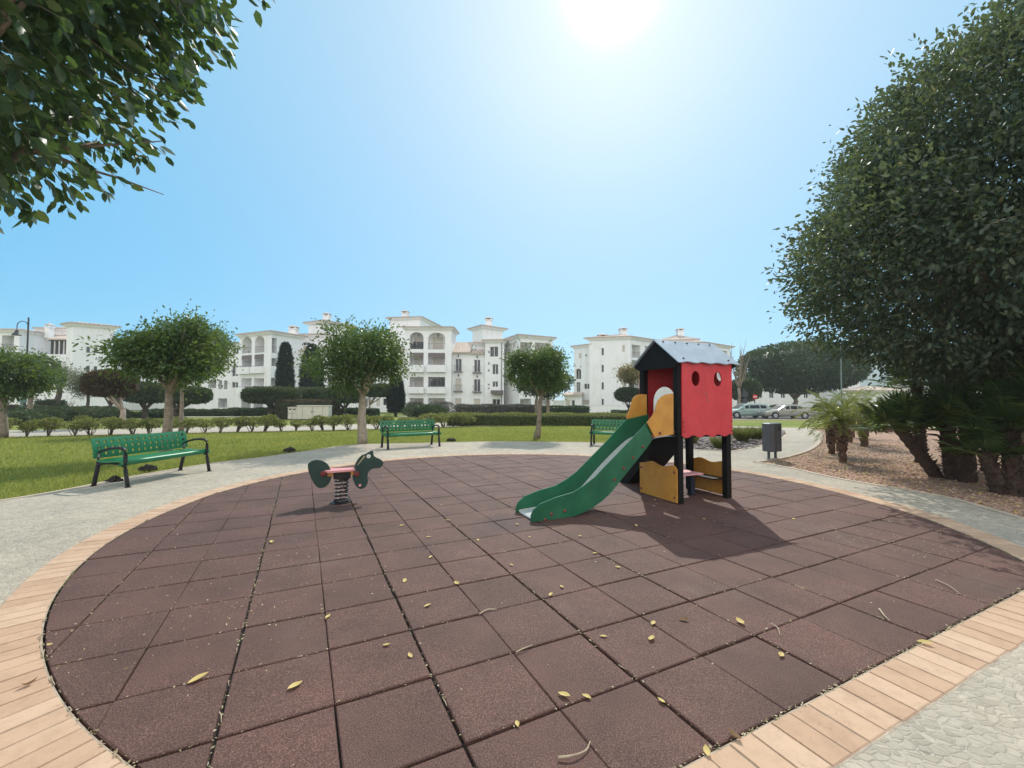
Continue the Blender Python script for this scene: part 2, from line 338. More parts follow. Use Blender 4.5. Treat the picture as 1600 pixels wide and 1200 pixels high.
def lawn_mat():
    m, nt, b, out = newmat('lawn turf')
    t = nt.nodes.new('ShaderNodeTexCoord')
    n1 = noise(nt, 0.35, 6, 0.7, vec=t.outputs['Object'])
    r1 = ramp(nt, [(0.30, (0.145, 0.19, 0.040)), (0.52, (0.205, 0.24, 0.058)), (0.72, (0.33, 0.29, 0.09))])
    nt.links.new(n1.outputs['Fac'], r1.inputs[0])
    n2 = noise(nt, 45, 4, 0.7, vec=t.outputs['Object'])
    r2 = ramp(nt, [(0.3, (0.55, 0.55, 0.5)), (0.7, (1.3, 1.3, 1.3))]); nt.links.new(n2.outputs['Fac'], r2.inputs[0])
    mu = nt.nodes.new('ShaderNodeMixRGB'); mu.blend_type = 'MULTIPLY'; mu.inputs[0].default_value = 1
    nt.links.new(r1.outputs[0], mu.inputs[1]); nt.links.new(r2.outputs[0], mu.inputs[2])
    nt.links.new(mu.outputs[0], b.inputs['Base Color'])
    b.inputs['Roughness'].default_value = 0.95; b.inputs['Specular IOR Level'].default_value = 0.1
    bp = nt.nodes.new('ShaderNodeBump'); bp.inputs['Strength'].default_value = 0.8; bp.inputs['Distance'].default_value = 0.03
    nt.links.new(n2.outputs['Fac'], bp.inputs['Height']); nt.links.new(bp.outputs[0], b.inputs['Normal'])
    return m
M['lawn'] = lawn_mat()

def gravel_mat(name, cols, scale):
    m, nt, b, out = newmat(name)
    t = nt.nodes.new('ShaderNodeTexCoord')
    v = nt.nodes.new('ShaderNodeTexVoronoi'); v.inputs['Scale'].default_value = scale
    nt.links.new(t.outputs['Object'], v.inputs['Vector'])
    sep = nt.nodes.new('ShaderNodeSeparateColor'); nt.links.new(v.outputs['Color'], sep.inputs[0])
    r = ramp(nt, cols); nt.links.new(sep.outputs[0], r.inputs[0])
    n2 = noise(nt, 0.8, 5, 0.7, vec=t.outputs['Object'])
    r2 = ramp(nt, [(0.3, (0.75, 0.75, 0.75)), (0.7, (1.15, 1.15, 1.12))]); nt.links.new(n2.outputs['Fac'], r2.inputs[0])
    mu = nt.nodes.new('ShaderNodeMixRGB'); mu.blend_type = 'MULTIPLY'; mu.inputs[0].default_value = 1
    nt.links.new(r.outputs[0], mu.inputs[1]); nt.links.new(r2.outputs[0], mu.inputs[2])
    nt.links.new(mu.outputs[0], b.inputs['Base Color'])
    b.inputs['Roughness'].default_value = 0.9; b.inputs['Specular IOR Level'].default_value = 0.2
    iv = nt.nodes.new('ShaderNodeMath'); iv.operation = 'SUBTRACT'; iv.inputs[0].default_value = 1.0
    nt.links.new(v.outputs['Distance'], iv.inputs[1])
    bp = nt.nodes.new('ShaderNodeBump'); bp.inputs['Strength'].default_value = 1.0; bp.inputs['Distance'].default_value = 0.02
    nt.links.new(iv.outputs[0], bp.inputs['Height']); nt.links.new(bp.outputs[0], b.inputs['Normal'])
    return m
M['gravel'] = gravel_mat('reddish gravel', [(0.0, (0.24, 0.125, 0.085)), (0.5, (0.42, 0.25, 0.175)), (1.0, (0.58, 0.42, 0.31))], 38)
M['rockbed'] = gravel_mat('bark and stone mulch', [(0.0, (0.10, 0.08, 0.07)), (0.6, (0.22, 0.18, 0.16)), (1.0, (0.34, 0.29, 0.26))], 14)
M['farpath'] = mat('pale far path', (0.44, 0.385, 0.30), (0.38, 0.33, 0.255), 2, 0.9, 0.2, 30)

def plaster_mat():
    m, nt, b, out = newmat('white render')
    n = noise(nt, 0.5, 6, 0.7)
    r = ramp(nt, [(0.25, (0.745, 0.735, 0.715)), (0.50, (0.82, 0.82, 0.82)), (1.0, (0.85, 0.85, 0.85))])
    nt.links.new(n.outputs['Fac'], r.inputs[0]); nt.links.new(r.outputs[0], b.inputs['Base Color'])
    tcs = nt.nodes.new('ShaderNodeTexCoord'); mps = nt.nodes.new('ShaderNodeMapping'); mps.inputs['Scale'].default_value = (1.6, 1.6, .12); nt.links.new(tcs.outputs['Object'], mps.inputs['Vector'])
    nst = noise(nt, 1.0, 6, .7, vec=mps.outputs[0]); rst = ramp(nt, [(0.52, (1, 1, 1)), (0.78, (0.80, 0.775, 0.74))]); nt.links.new(nst.outputs['Fac'], rst.inputs[0])
    mst = nt.nodes.new('ShaderNodeMixRGB'); mst.blend_type = 'MULTIPLY'; mst.inputs[0].default_value = .8
    nt.links.new(r.outputs[0], mst.inputs[1]); nt.links.new(rst.outputs[0], mst.inputs[2]); nt.links.new(mst.outputs[0], b.inputs['Base Color'])
    b.inputs['Roughness'].default_value = 0.9; b.inputs['Specular IOR Level'].default_value = 0.15
    n2 = noise(nt, 12, 5)
    bp = nt.nodes.new('ShaderNodeBump'); bp.inputs['Strength'].default_value = 0.2; bp.inputs['Distance'].default_value = 0.02
    nt.links.new(n2.outputs['Fac'], bp.inputs['Height']); nt.links.new(bp.outputs[0], b.inputs['Normal'])
    return m
M['plaster'] = plaster_mat()

def roof_mat():
    m, nt, b, out = newmat('pale clay roof tiles')
    n = noise(nt, 3, 5, 0.7)
    r = ramp(nt, [(0.3, (0.44, 0.34, 0.27)), (0.7, (0.62, 0.52, 0.44))])
    nt.links.new(n.outputs['Fac'], r.inputs[0]); nt.links.new(r.outputs[0], b.inputs['Base Color'])
    b.inputs['Roughness'].default_value = 0.9
    return m
M['rooftile'] = roof_mat()

# ------------------------------------------------------------------ object helpers
def tag(o, label=None, cat=None, group=None, kind=None):
    if label: o['label'] = label
    if cat: o['category'] = cat
    if group: o['group'] = group
    if kind: o['kind'] = kind
    return o
def thing(name, label, cat, loc=(0, 0, 0), rz=0.0, group=None):
    o = bpy.data.objects.new(name, None); COL.objects.link(o)
    o.empty_display_size = 0.2
    o.location = loc; o.rotation_euler = (0, 0, rz)
    return tag(o, label, cat, group)
def clone(root, loc, rz=0.0, label=None, group=None, scale=None):
    def cp(o, parent):
        c = o.copy(); COL.objects.link(c); c.parent = parent
        for ch in o.children:
            cp(ch, c)
        return c
    r = cp(root, None)
    r.location = loc; r.rotation_euler = (0, 0, rz)
    if scale: r.scale = scale if hasattr(scale, '__len__') else (scale,) * 3
    if label: r['label'] = label
    if group: r['group'] = group
    return r

class MB:
    def __init__(s):
        s.v, s.f, s.m = [], [], []
    def add(s, vs, fs, m=0):
        o = len(s.v)
        s.v.extend([tuple(p) for p in vs]); s.f.extend([tuple(i + o for i in f) for f in fs]); s.m.extend([m] * len(fs))
        return s
    def box(s, c, size, rot=None, m=0):
        hx, hy, hz = size[0] / 2, size[1] / 2, size[2] / 2
        vs = [Vector((x, y, z)) for x in (-hx, hx) for y in (-hy, hy) for z in (-hz, hz)]
        if rot is not None: vs = [rot @ p for p in vs]
        vs = [p + Vector(c) for p in vs]
        return s.add(vs, [(0, 1, 3, 2), (4, 6, 7, 5), (0, 4, 5, 1), (2, 3, 7, 6), (0, 2, 6, 4), (1, 5, 7, 3)], m)
    def prism(s, poly, a, b, plane='xz', m=0, holes=()):
        """2-D outline (with holes) extruded from a to b along the axis the plane leaves out."""
        def put(p, t):
            return {'xz': (p[0], t, p[1]), 'xy': (p[0], p[1], t), 'yz': (t, p[0], p[1])}[plane]
        loops = [list(poly)] + [list(h) for h in holes]
        flat = [p for l in loops for p in l]
        tris = tessellate_polygon([[Vector((p[0], p[1], 0)) for p in l] for l in loops])
        n = len(flat)
        vs = [put(p, a) for p in flat] + [put(p, b) for p in flat]
        fs = [tuple(t) for t in tris] + [tuple(i + n for i in reversed(t)) for t in tris]
        o = 0
        for l in loops:
            k = len(l)
            for i in range(k):
                j = (i + 1) % k
                fs.append((o + i, o + j, n + o + j, n + o + i))
            o += k
        return s.add(vs, fs, m)
    def tube(s, pts, radii, n=8, m=0, sq=(1, 1), cap=True):
        pts = [Vector(p) for p in pts]
        if not hasattr(radii, '__len__'): radii = [radii] * len(pts)
        up = Vector((0.013, 0.021, 1)); vs = []; fs = []
        for i, p in enumerate(pts):
            t = (pts[min(i + 1, len(pts) - 1)] - pts[max(i - 1, 0)]).normalized()
            x = t.cross(up)
            if x.length < 0.1: x = t.cross(Vector((0, 1, 0.02)))
            x.normalize(); y = x.cross(t)
            for k in range(n):
                a = 2 * math.pi * (k + 0.5) / n
                vs.append(p + x * math.cos(a) * radii[i] * sq[0] + y * math.sin(a) * radii[i] * sq[1])
        for i in range(len(pts) - 1):
            for k in range(n):
                a, b = i * n + k, i * n + (k + 1) % n
                fs.append((a, b, b + n, a + n))
        if cap:
            fs.append(tuple(range(n - 1, -1, -1))); fs.append(tuple(range((len(pts) - 1) * n, len(pts) * n)))
        return s.add(vs, fs, m)
    def cyl(s, a, b, r, n=16, m=0, r2=None):
        return s.tube([a, b], [r, r if r2 is None else r2], n, m)
    def lathe(s, prof, c=(0, 0, 0), n=20, m=0):
        vs, fs = [], []
        for r, z in prof:
            for k in range(n):
                a = 2 * math.pi * k / n
                vs.append((c[0] + r * math.cos(a), c[1] + r * math.sin(a), c[2] + z))
        for i in range(len(prof) - 1):
            for k in range(n):
                a, b = i * n + k, i * n + (k + 1) % n
                fs.append((a, b, b + n, a + n))
        return s.add(vs, fs, m)
    def build(s, name, mats, parent=None, smooth=False, bevel=0.0, solid=0.0):
        me = bpy.data.meshes.new(name)
        me.from_pydata(s.v, [], s.f)
        if not isinstance(mats, (list, tuple)): mats = [mats]
        for k in mats: me.materials.append(k)
        if len(mats) > 1: me.polygons.foreach_set('material_index', s.m)
        if smooth: me.polygons.foreach_set('use_smooth', [True] * len(me.polygons))
        me.update()
        o = bpy.data.objects.new(name, me); COL.objects.link(o)
        if parent: o.parent = parent
        if solid:
            q = o.modifiers.new('solid', 'SOLIDIFY'); q.thickness = solid; q.offset = 0
        if bevel:
            q = o.modifiers.new('bevel', 'BEVEL'); q.width = bevel; q.segments = 2; q.limit_method = 'ANGLE'; q.angle_limit = R_(40)
        return o
def npmesh(name, V, F, mats, parent=None, smooth=False):
    """V (n,3), F (m,k) arrays, all faces with k corners."""
    me = bpy.data.meshes.new(name)
    V = np.ascontiguousarray(V, dtype=np.float32); F = np.ascontiguousarray(F, dtype=np.int32)
    k = F.shape[1]
    me.vertices.add(len(V)); me.vertices.foreach_set('co', V.ravel())
    me.loops.add(F.size); me.loops.foreach_set('vertex_index', F.ravel())
    me.polygons.add(len(F))
    me.polygons.foreach_set('loop_start', np.arange(0, F.size, k, dtype=np.int32))
    try: me.polygons.foreach_set('loop_total', np.full(len(F), k, dtype=np.int32))
    except Exception: pass
    if not isinstance(mats, (list, tuple)): mats = [mats]
    for q in mats: me.materials.append(q)
    me.update(calc_edges=True); me.validate()
    o = bpy.data.objects.new(name, me); COL.objects.link(o)
    if parent: o.parent = parent
    return o
def arc(cx, cy, r, a0, a1, n):
    return [(cx + r * math.cos(a0 + (a1 - a0) * i / n), cy + r * math.sin(a0 + (a1 - a0) * i / n)) for i in range(n + 1)]
def spline(pts, n=6, closed=False):
    P = [Vector((*p, 0)) if len(p) == 2 else Vector(p) for p in pts]; out = []
    N = len(P); rngk = range(N if closed else N - 1)
    for i in rngk:
        if closed: a, b, c, d = P[i - 1], P[i], P[(i + 1) % N], P[(i + 2) % N]
        else: a, b, c, d = P[max(i - 1, 0)], P[i], P[i + 1], P[min(i + 2, N - 1)]
        for k in range(n):
            t = k / n
            out.append(0.5 * ((2 * b) + (c - a) * t + (2 * a - 5 * b + 4 * c - d) * t * t + (3 * b - a - 3 * c + d) * t ** 3))
    if not closed: out.append(P[-1])
    return out
def clip_half(poly, nx, ny, d):
    """keep nx*x+ny*y<=d"""
    out = []
    for i in range(len(poly)):
        p, q = poly[i], poly[(i + 1) % len(poly)]
        a, b = nx * p[0] + ny * p[1] - d, nx * q[0] + ny * q[1] - d
        if a <= 0: out.append(p)
        if (a < 0 < b) or (b < 0 < a):
            t = a / (a - b); out.append((p[0] + (q[0] - p[0]) * t, p[1] + (q[1] - p[1]) * t))
    return out
def clip_convex(poly, cl):
    for i in range(len(cl)):
        p, q = cl[i], cl[(i + 1) % len(cl)]
        ex, ey = q[0] - p[0], q[1] - p[1]
        poly = clip_half(poly, ey, -ex, ey * p[0] - ex * p[1])
        if len(poly) < 3: return []
    return poly
def sheet(name, loops, dz, m, kind='structure'):
    """a ground sheet with holes laid on the terrain, cut where the fall of the ground changes"""
    mb = MB()
    if len(loops) > 1:
        flat = [p for l in loops for p in l]
        tris = tessellate_polygon([[Vector((p[0], p[1], 0)) for p in l] for l in loops])
        mb.add([(p[0], p[1], gz(p[1]) + dz) for p in flat], [tuple(t) for t in tris])
    else:
        for lo, hi in ((-1e5, Y0), (Y0, Y1), (Y1, 1e5)):
            c = clip_half(clip_half(list(loops[0]), 0, -1, -lo), 0, 1, hi)
            if len(c) < 3: continue
            tris = tessellate_polygon([[Vector((p[0], p[1], 0)) for p in c]])
            mb.add([(p[0], p[1], gz(p[1]) + dz) for p in c], [tuple(t) for t in tris])
    o = mb.build(name, m); o['kind'] = kind
    # faces up
    me = o.data
    bad = [p for p in me.polygons if p.normal.z < 0]
    for p in bad: p.flip()
    return o
def inside(poly, x, y):
    r = False; n = len(poly); j = n - 1
    for i in range(n):
        xi, yi = poly[i][0], poly[i][1]; xj, yj = poly[j][0], poly[j][1]
        if (yi > y) != (yj > y) and x < (xj - xi) * (y - yi) / (yj - yi) + xi: r = not r
        j = i
    return r

# ------------------------------------------------------------------ ground
CX, CY, RR = 0.33, 6.75, 5.08                        # the round play area
CHA, CHB = Vector((0.73, 1.84)), Vector((4.35, 3.60))   # its straight front edge
chd = (CHB - CHA).normalized(); chn = Vector((chd.y, -chd.x))  # pointing out of the area
def hull(pts):
    pts = sorted(set((round(p[0], 4), round(p[1], 4)) for p in pts)); lo, hi = [], []
    for src, out in ((pts, lo), (pts[::-1], hi)):
        for p in src:
            while len(out) > 1 and (out[-1][0] - out[-2][0]) * (p[1] - out[-2][1]) - (out[-1][1] - out[-2][1]) * (p[0] - out[-2][0]) <= 0: out.pop()
            out.append(p)
    return lo[:-1] + hi[:-1]
_c = [(0.667 + 5.4 * math.cos(a), 6.741 + 5.4 * math.sin(a)) for a in np.linspace(R_(180), R_(292), 80)]
_c += [(0.324 + 5.094 * math.cos(a), 6.72 + 5.094 * math.sin(a)) for a in np.linspace(R_(6), R_(180), 130)]
_c += [(p.x, p.y) for p in spline([(5.38, 7.25), (5.42, 6.7), (5.43, 6.2), (5.38, 5.65), (5.28, 5.2), (5.10, 4.62), (4.87, 4.08), (4.45, 3.35), (3.7, 2.4)], 5)]
CURVE = hull(_c)                                        # counter-clockwise
def offs(poly, d):
    out = []; n = len(poly)
    for i in range(n):
        a, b, c = Vector(poly[i - 1]), Vector(poly[i]), Vector(poly[(i + 1) % n]); t = ((b - a).normalized() + (c - b).normalized()).normalized()
        out.append((b.x + t.y * d, b.y - t.x * d))
    return out
def cut_area(d, off):
    return clip_half(offs(CURVE, d) if d else CURVE, chn.x, chn.y, chn.x * CHA.x + chn.y * CHA.y + off)
PLAY = cut_area(0, 0.0)
BORD = cut_area(0.285, 0.285)
big = [(-350, -40), (350, -40), (350, 900), (-350, 900)]
sheet('ground', [big], -0.07, M['lawn'])

edge_px = [(82, 769), (143, 762), (217, 741), (325, 725), (400, 716), (480, 705), (555, 695), (680, 692), (780, 690), (880, 691), (938, 692), (1038, 700)]
edge = [G(*p) for p in edge_px]
edge = [(p.x, p.y) for p in edge]
gpx = [(1180, 722), (1233, 731), (1306, 747), (1388, 761), (1424, 767), (1482, 778), (1541, 794), (1600, 811)]
gedge = [(G(*p).x, G(*p).y) for p in gpx]
lawn_edge = [(-9.2, 2.0), (-8.3, 4.4), (-7.75, 6.0)] + [(-7.45, 7.1), (-7.42, 8.3)] + edge[3:]
rock_px = [(1038, 700), (1131, 705), (1165, 701.5), (1190, 696)]
rock_edge = [(G(*p).x, G(*p).y) for p in rock_px]
path_r = [(G(*p).x, G(*p).y) for p in [(1221, 711), (1262, 703), (1279, 690), (1277, 676), (1262, 671)]]
outer = [(p.x, p.y) for p in spline(lawn_edge, 5)][:-1] + [(p.x, p.y) for p in spline(rock_edge, 4)]
rock_tip = outer[-1]
brL = [(p.x, p.y) for p in spline([rock_tip, (9.4, 15.3), (11.2, 17.6), (13.6, 21.2), (15.0, 24.3)], 5)][1:]
brR = [(p.x, p.y) for p in spline([(16.8, 24.3), (15.0, 20.8), (12.1, 16.7), (9.3, 13.3), (7.3, 11.4), gedge[0]], 5)]
gsm = [(p.x, p.y) for p in spline(gedge, 4)]
pave = outer + [p for p in brL if p[1] < 15.9] + [p for p in brR if p[1] < 15.9] + gsm[1:] + [(6.6, 4.0), (6.9, 1.5), (7.6, -2), (8, -9), (-9.5, -9), (-9.4, -2)]
sheet('paving', [pave, BORD], 0.0, M['paving'])
brn = [(p[0], p[1]) for p in brL if p[1] >= 15.9] + [(p[0], p[1]) for p in brR if p[1] >= 15.9]
ia = [p for p in brL if p[1] < 15.9][-1] if any(p[1] < 15.9 for p in brL) else rock_tip
ib = [p for p in brR if p[1] < 15.9][0]
sheet('branch_path', [[ia] + brn + [ib]], 0.003, M['paving'])

# play area: joint bed, individual rubber tiles in one sheet, brick border
sheet('tile_bed', [PLAY], -0.022, M['joint'])
TA, TS, TK = 0.4574, 1.002, 0.5175
TO = Vector((-1.3513, 4.2707)); tu = Vector((math.cos(TA), math.sin(TA))); tv = Vector((-math.sin(TA), math.cos(TA)))
def TP(u, k):
    p = TO + tu * (u * TS) - tv * (k * TK); return (p.x, p.y)
mb = MB()
rt = random.Random(3)
PLAYi = hull(cut_area(-0.012, -0.012))
for i in range(-10, 12):
    for h in (0, 1):
        for k in range(-22, 12):
            g0 = 0.008 if h == 0 else 0.0026
            g1 = 0.0026 if h == 0 else 0.008
            j = lambda s=0.004: rt.uniform(-s, s)
            a = [TP(i + h * .5 + g0 / TS + j(), k + .013 + j(.006)), TP(i + h * .5 + g0 / TS + j(), k + 1 - .013 + j(.006)),
                 TP(i + h * .5 + .5 - g1 / TS + j(), k + 1 - .013 + j(.006)), TP(i + h * .5 + .5 - g1 / TS + j(), k + .013 + j(.006))]
            c = clip_convex(a[::-1], PLAYi)
            if len(c) < 3:
                c = clip_convex(a, PLAYi)
            if len(c) < 3: continue
            n = len(c); cx = sum(p[0] for p in c) / n; cy = sum(p[1] for p in c) / n
            z = rt.uniform(-0.002, 0.003); tx, ty = rt.uniform(-.006, .006), rt.uniform(-.006, .006)
            def zz(p): return z + (p[0] - cx) * tx + (p[1] - cy) * ty
            def ins(p, d):
                l = math.hypot(p[0] - cx, p[1] - cy) or 1; f = max(0.2, 1 - d / l); return (cx + (p[0] - cx) * f, cy + (p[1] - cy) * f)
            top = [ins(p, .008) for p in c]
            vs = [(p[0], p[1], zz(p) + 0.001) for p in top] + [(p[0], p[1], zz(p) - .004) for p in c] + [(p[0], p[1], -.022) for p in c]
            fs = [tuple(range(n))]
            for q in range(n):
                r_ = (q + 1) % n
                fs.append((q, r_, n + r_, n + q)); fs.append((n + q, n + r_, 2 * n + r_, 2 * n + q))
            mb.add(vs, fs)
o = mb.build('rubber_surface', M['tile']); o['kind'] = 'structure'

def border_bricks():
    mb = MB()
    def brick(p, q, d, rr):
        # p,q ends of the inner edge; d outward dirs
        z = rr.uniform(0.004, 0.008)
        e = 0.028
        a, b = p.lerp(q, e), p.lerp(q, 1 - e)
        w0, w1 = 0.008, 0.278 + rr.uniform(-.006, .004)
        c = [a + d[0] * w0, b + d[1] * w0, b + d[1] * w1, a + d[0] * w1]
        ce = sum(c, Vector((0, 0))) / 4
        t = [v + (ce - v).normalized() * 0.006 for v in c]
        vs = [(v.x, v.y, z) for v in t] + [(v.x, v.y, z - .005) for v in c] + [(v.x, v.y, -.015) for v in c]
        fs = [(0, 1, 2, 3)] + [(k, (k + 1) % 4, 4 + (k + 1) % 4, 4 + k) for k in range(4)] + [(4 + k, 4 + (k + 1) % 4, 8 + (k + 1) % 4, 8 + k) for k in range(4)]
        mb.add(vs, fs)
    rr = random.Random(5)
    c0 = Vector((CX, CY))
    dline = chn.x * CHA.x + chn.y * CHA.y
    P = [Vector(p) for p in CURVE]; P.append(P[0]); seg = [0.0]
    for i in range(len(P) - 1): seg.append(seg[-1] + (P[i + 1] - P[i]).length)
    n = int(seg[-1] / .132); k = 0; S = []
    for i in range(n + 1):
        d = seg[-1] * i / n
        while k < len(P) - 2 and seg[k + 1] < d: k += 1
        S.append(P[k].lerp(P[k + 1], (d - seg[k]) / (seg[k + 1] - seg[k])))
    T = [(S[(i + 1) % n] - S[i - 1]).normalized() for i in range(n)]; Nn = [Vector((t.y, -t.x)) for t in T]
    for i in range(n):
        p, q, d0, d1 = S[i], S[(i + 1) % n], Nn[i], Nn[(i + 1) % n]
        if chn.dot(p + d0 * .14) > dline - .02 or chn.dot(q + d1 * .14) > dline - .02: continue
        brick(p, q, (d0, d1), rr)
    # straight soldier course between the two corners
    on = sorted(chd.dot(Vector(p) - CHA) for p in PLAY if abs(chn.dot(Vector(p) - CHA)) < 1e-3)
    s0, s1 = on[0] - .05, on[-1] + .05; m_ = int((s1 - s0) / .143)
    for i in range(m_):
        p = CHA + chd * (s0 + (s1 - s0) * i / m_); q = CHA + chd * (s0 + (s1 - s0) * (i + 1) / m_)
        brick(p, q, (chn, chn), rr)
    o = mb.build('brick_border', M['brick']); o['kind'] = 'structure'
border_bricks()
sheet('border_bed', [BORD, PLAY], 0.0005, M['mortar'])

# gravel bed on the right, stone mulch bed behind the bin, kerbs
gbed = gsm + [(6.6, 4.0), (7.2, 1.5), (9, -2), (16, -2), (30, 6), (33, 22), (24.5, 24.6), (17.5, 24.4)] + brR[1:-1]
gl = [p for p in gbed]
sheet('gravel_bed', [gl], -0.016, M['gravel'])
rbed = [(p.x, p.y) for p in spline(rock_edge, 4)] + [p for p in brL if p[1] < 24] + [(11.8, 22.5), (7.6, 18.5), (5.6, 15.5)]
sheet('mulch_bed', [rbed], -0.022, M['rockbed'])
def strip(name, pts, w, h, m, dz=0.0):
    mb = MB(); P = [Vector((p[0], p[1])) for p in pts]
    L = []
    for i, p in enumerate(P):
        t = (P[min(i + 1, len(P) - 1)] - P[max(i - 1, 0)]).normalized(); n = Vector((t.y, -t.x)); L.append((p + n * w / 2, p - n * w / 2))
    vs = []
    for a, b in L:
        z = gz(a.y) + dz
        vs += [(a.x, a.y, z - .1), (a.x, a.y, z + h), (b.x, b.y, z + h), (b.x, b.y, z - .1)]
    fs = []
    for i in range(len(L) - 1):
        o = i * 4
        for k in range(3): fs.append((o + k, o + k + 1, o + k + 5, o + k + 4))
    fs += [(0, 1, 2, 3), (len(vs) - 4, len(vs) - 3, len(vs) - 2, len(vs) - 1)]
    mb.add(vs, fs); o = mb.build(name, m); o['kind'] = 'structure'; return o
strip('kerb', gsm, 0.10, 0.012, M['kerb'])
strip('kerb', brR, 0.12, 0.016, M['kerb'])
strip('kerb', [(p.x, p.y) for p in spline(rock_edge, 4)] + brL, 0.10, 0.014, M['kerb'])
strip('kerb', [(p.x, p.y) for p in spline(lawn_edge, 5)], 0.08, 0.008, M['kerb'])
strip('kerb', [(16.9, 24.5), (20, 24.45), (25, 24.7), (33, 22.2)], 0.25, 0.03, M['kerb'])

# far walk behind the row of shrubs, lawn cross path, road with a kerb
wn_px = [(-260, 688), (-100, 684.5), (0, 681.5), (200, 677), (400, 673), (560, 670), (740, 665), (880, 664), (1000, 664), (1140, 667), (1221, 668.5)]
wfar_px = [(-260, 675), (-100, 672.5), (0, 671), (200, 668), (400, 664.5), (560, 662), (740, 659), (880, 659.5), (1000, 660), (1140, 664.6), (1256, 667.3)]
near = [(G(*p).x, G(*p).y) for p in wn_px]; far = [(G(*p).x, G(*p).y) for p in wfar_px]
walk = [(p.x, p.y) for p in spline(near, 4)] + [(p.x, p.y) for p in spline(far, 4)][::-1]
sheet('far_walk', [walk], -0.045, M['farpath'])
rd = [G(1080, 657.5), G(1900, 659.0)]
rda = rd[0]
sheet('road', [[(8, 38.2), (75, 38.2), (75, 49), (8, 49)]], -0.05, M['asphalt'])
strip('road_kerb', [(8, 38.1), (75, 38.1)], 0.3, 0.06, M['kerb'], -0.05)
strip('road_kerb', [(8, 49.1), (75, 49.1)], 0.3, 0.08, M['kerb'], -0.05)
sheet('far_pavement', [[(8, 49.4), (75, 49.4), (75, 52.5), (8, 52.5)]], -0.045, M['farpath'])
sheet('far_walk_upper', [[(-60, 39.5), (-34, 41.2), (-12, 44.8), (5, 46.0), (5, 47.8), (-12, 46.8), (-34, 43.4), (-60, 42)]], -0.045, M['farpath'])

# ------------------------------------------------------------------ foliage
def unit(n, r=rng):
    v = r.normal(size=(n, 3)); return v / np.linalg.norm(v, axis=1)[:, None]
def leaf_arrays(P, D, size, aspect=0.5, fold=0.25, six=True, jit=0.3, r=rng, upbias=0.0):
    """leaves at points P pointing along D: (V, F) with quads"""
    n = len(P)
    D = D / (np.linalg.norm(D, axis=1)[:, None] + 1e-9)
    U = unit(n, r); U[:, 2] += upbias
    S = np.cross(D, U); S /= (np.linalg.norm(S, axis=1)[:, None] + 1e-9)
    N = np.cross(S, D)
    L = size * (1 + jit * r.uniform(-1, 1, n))[:, None]
    W = L * aspect * 0.5
    lift = N * W * fold
    if six:
        ben = N * L * 0.12 * r.uniform(-1.2, 0.6, n)[:, None]
        b = P; t = P + D * L - ben
        l1 = P + D * L * .28 - S * W * .88 + lift; l2 = P + D * L * .68 - S * W * .82 + lift - ben * .4
        r1 = P + D * L * .28 + S * W * .88 + lift; r2 = P + D * L * .68 + S * W * .82 + lift - ben * .4
        V = np.stack([b, l1, l2, t, r2, r1], 1).reshape(-1, 3)
        o = (np.arange(n) * 6)[:, None]
        F = np.concatenate([o + np.array([[0, 3, 2, 1]]), o + np.array([[0, 5, 4, 3]])], 0)
    else:
        b = P; t = P + D * L; l = P + D * L * .45 - S * W + lift; q = P + D * L * .45 + S * W + lift
        V = np.stack([b, l, t, q], 1).reshape(-1, 3)
        o = (np.arange(n) * 4)[:, None]
        F = o + np.array([[0, 3, 2, 1]])
    return V, F
def blob_points(blobs, n, inner=0.62, r=rng, flat_bottom=None, power=2.0):
    """points in the outer shell of ellipsoids (power>2 squares them off); drops points deep inside another blob"""
    B = [(np.array(c, float), np.array(q, float)) for c, q in blobs]
    w = np.array([q[0] * q[1] + q[1] * q[2] + q[0] * q[2] for _, q in B]); w = w / w.sum()
    P, D = [], []
    got = 0
    while got < n:
        k = r.choice(len(B), size=n, p=w)
        d = unit(n, r)
        rad = inner + (1 - inner) * r.uniform(0, 1, n) ** 0.6
        if power != 2.0:
            s = (np.abs(d) ** power).sum(1) ** (-1 / power); dd = d * s[:, None]
        else: dd = d
        C = np.array([b[0] for b in B])[k]; Q = np.array([b[1] for b in B])[k]
        p = C + dd * Q * rad[:, None]
        keep = np.ones(n, bool)
        for i, (c, q) in enumerate(B):
            e = (np.abs((p - c) / q) ** power).sum(1) ** (1 / power)
            keep &= ~((e < inner * 0.95) & (k != i))
        if flat_bottom is not None: keep &= p[:, 2] > flat_bottom
        P.append(p[keep]); D.append((d / Q)[keep] * Q.mean(1)[keep][:, None]); got += keep.sum()
    P = np.concatenate(P)[:n]; D = np.concatenate(D)[:n]
    return P, D / np.linalg.norm(D, axis=1)[:, None]
def clumped(P, D, per, spread, r=rng):
    n = len(P)
    i = np.repeat(np.arange(n), per)
    off = r.normal(size=(n * per, 3)) * spread
    return P[i] + off, D[i]
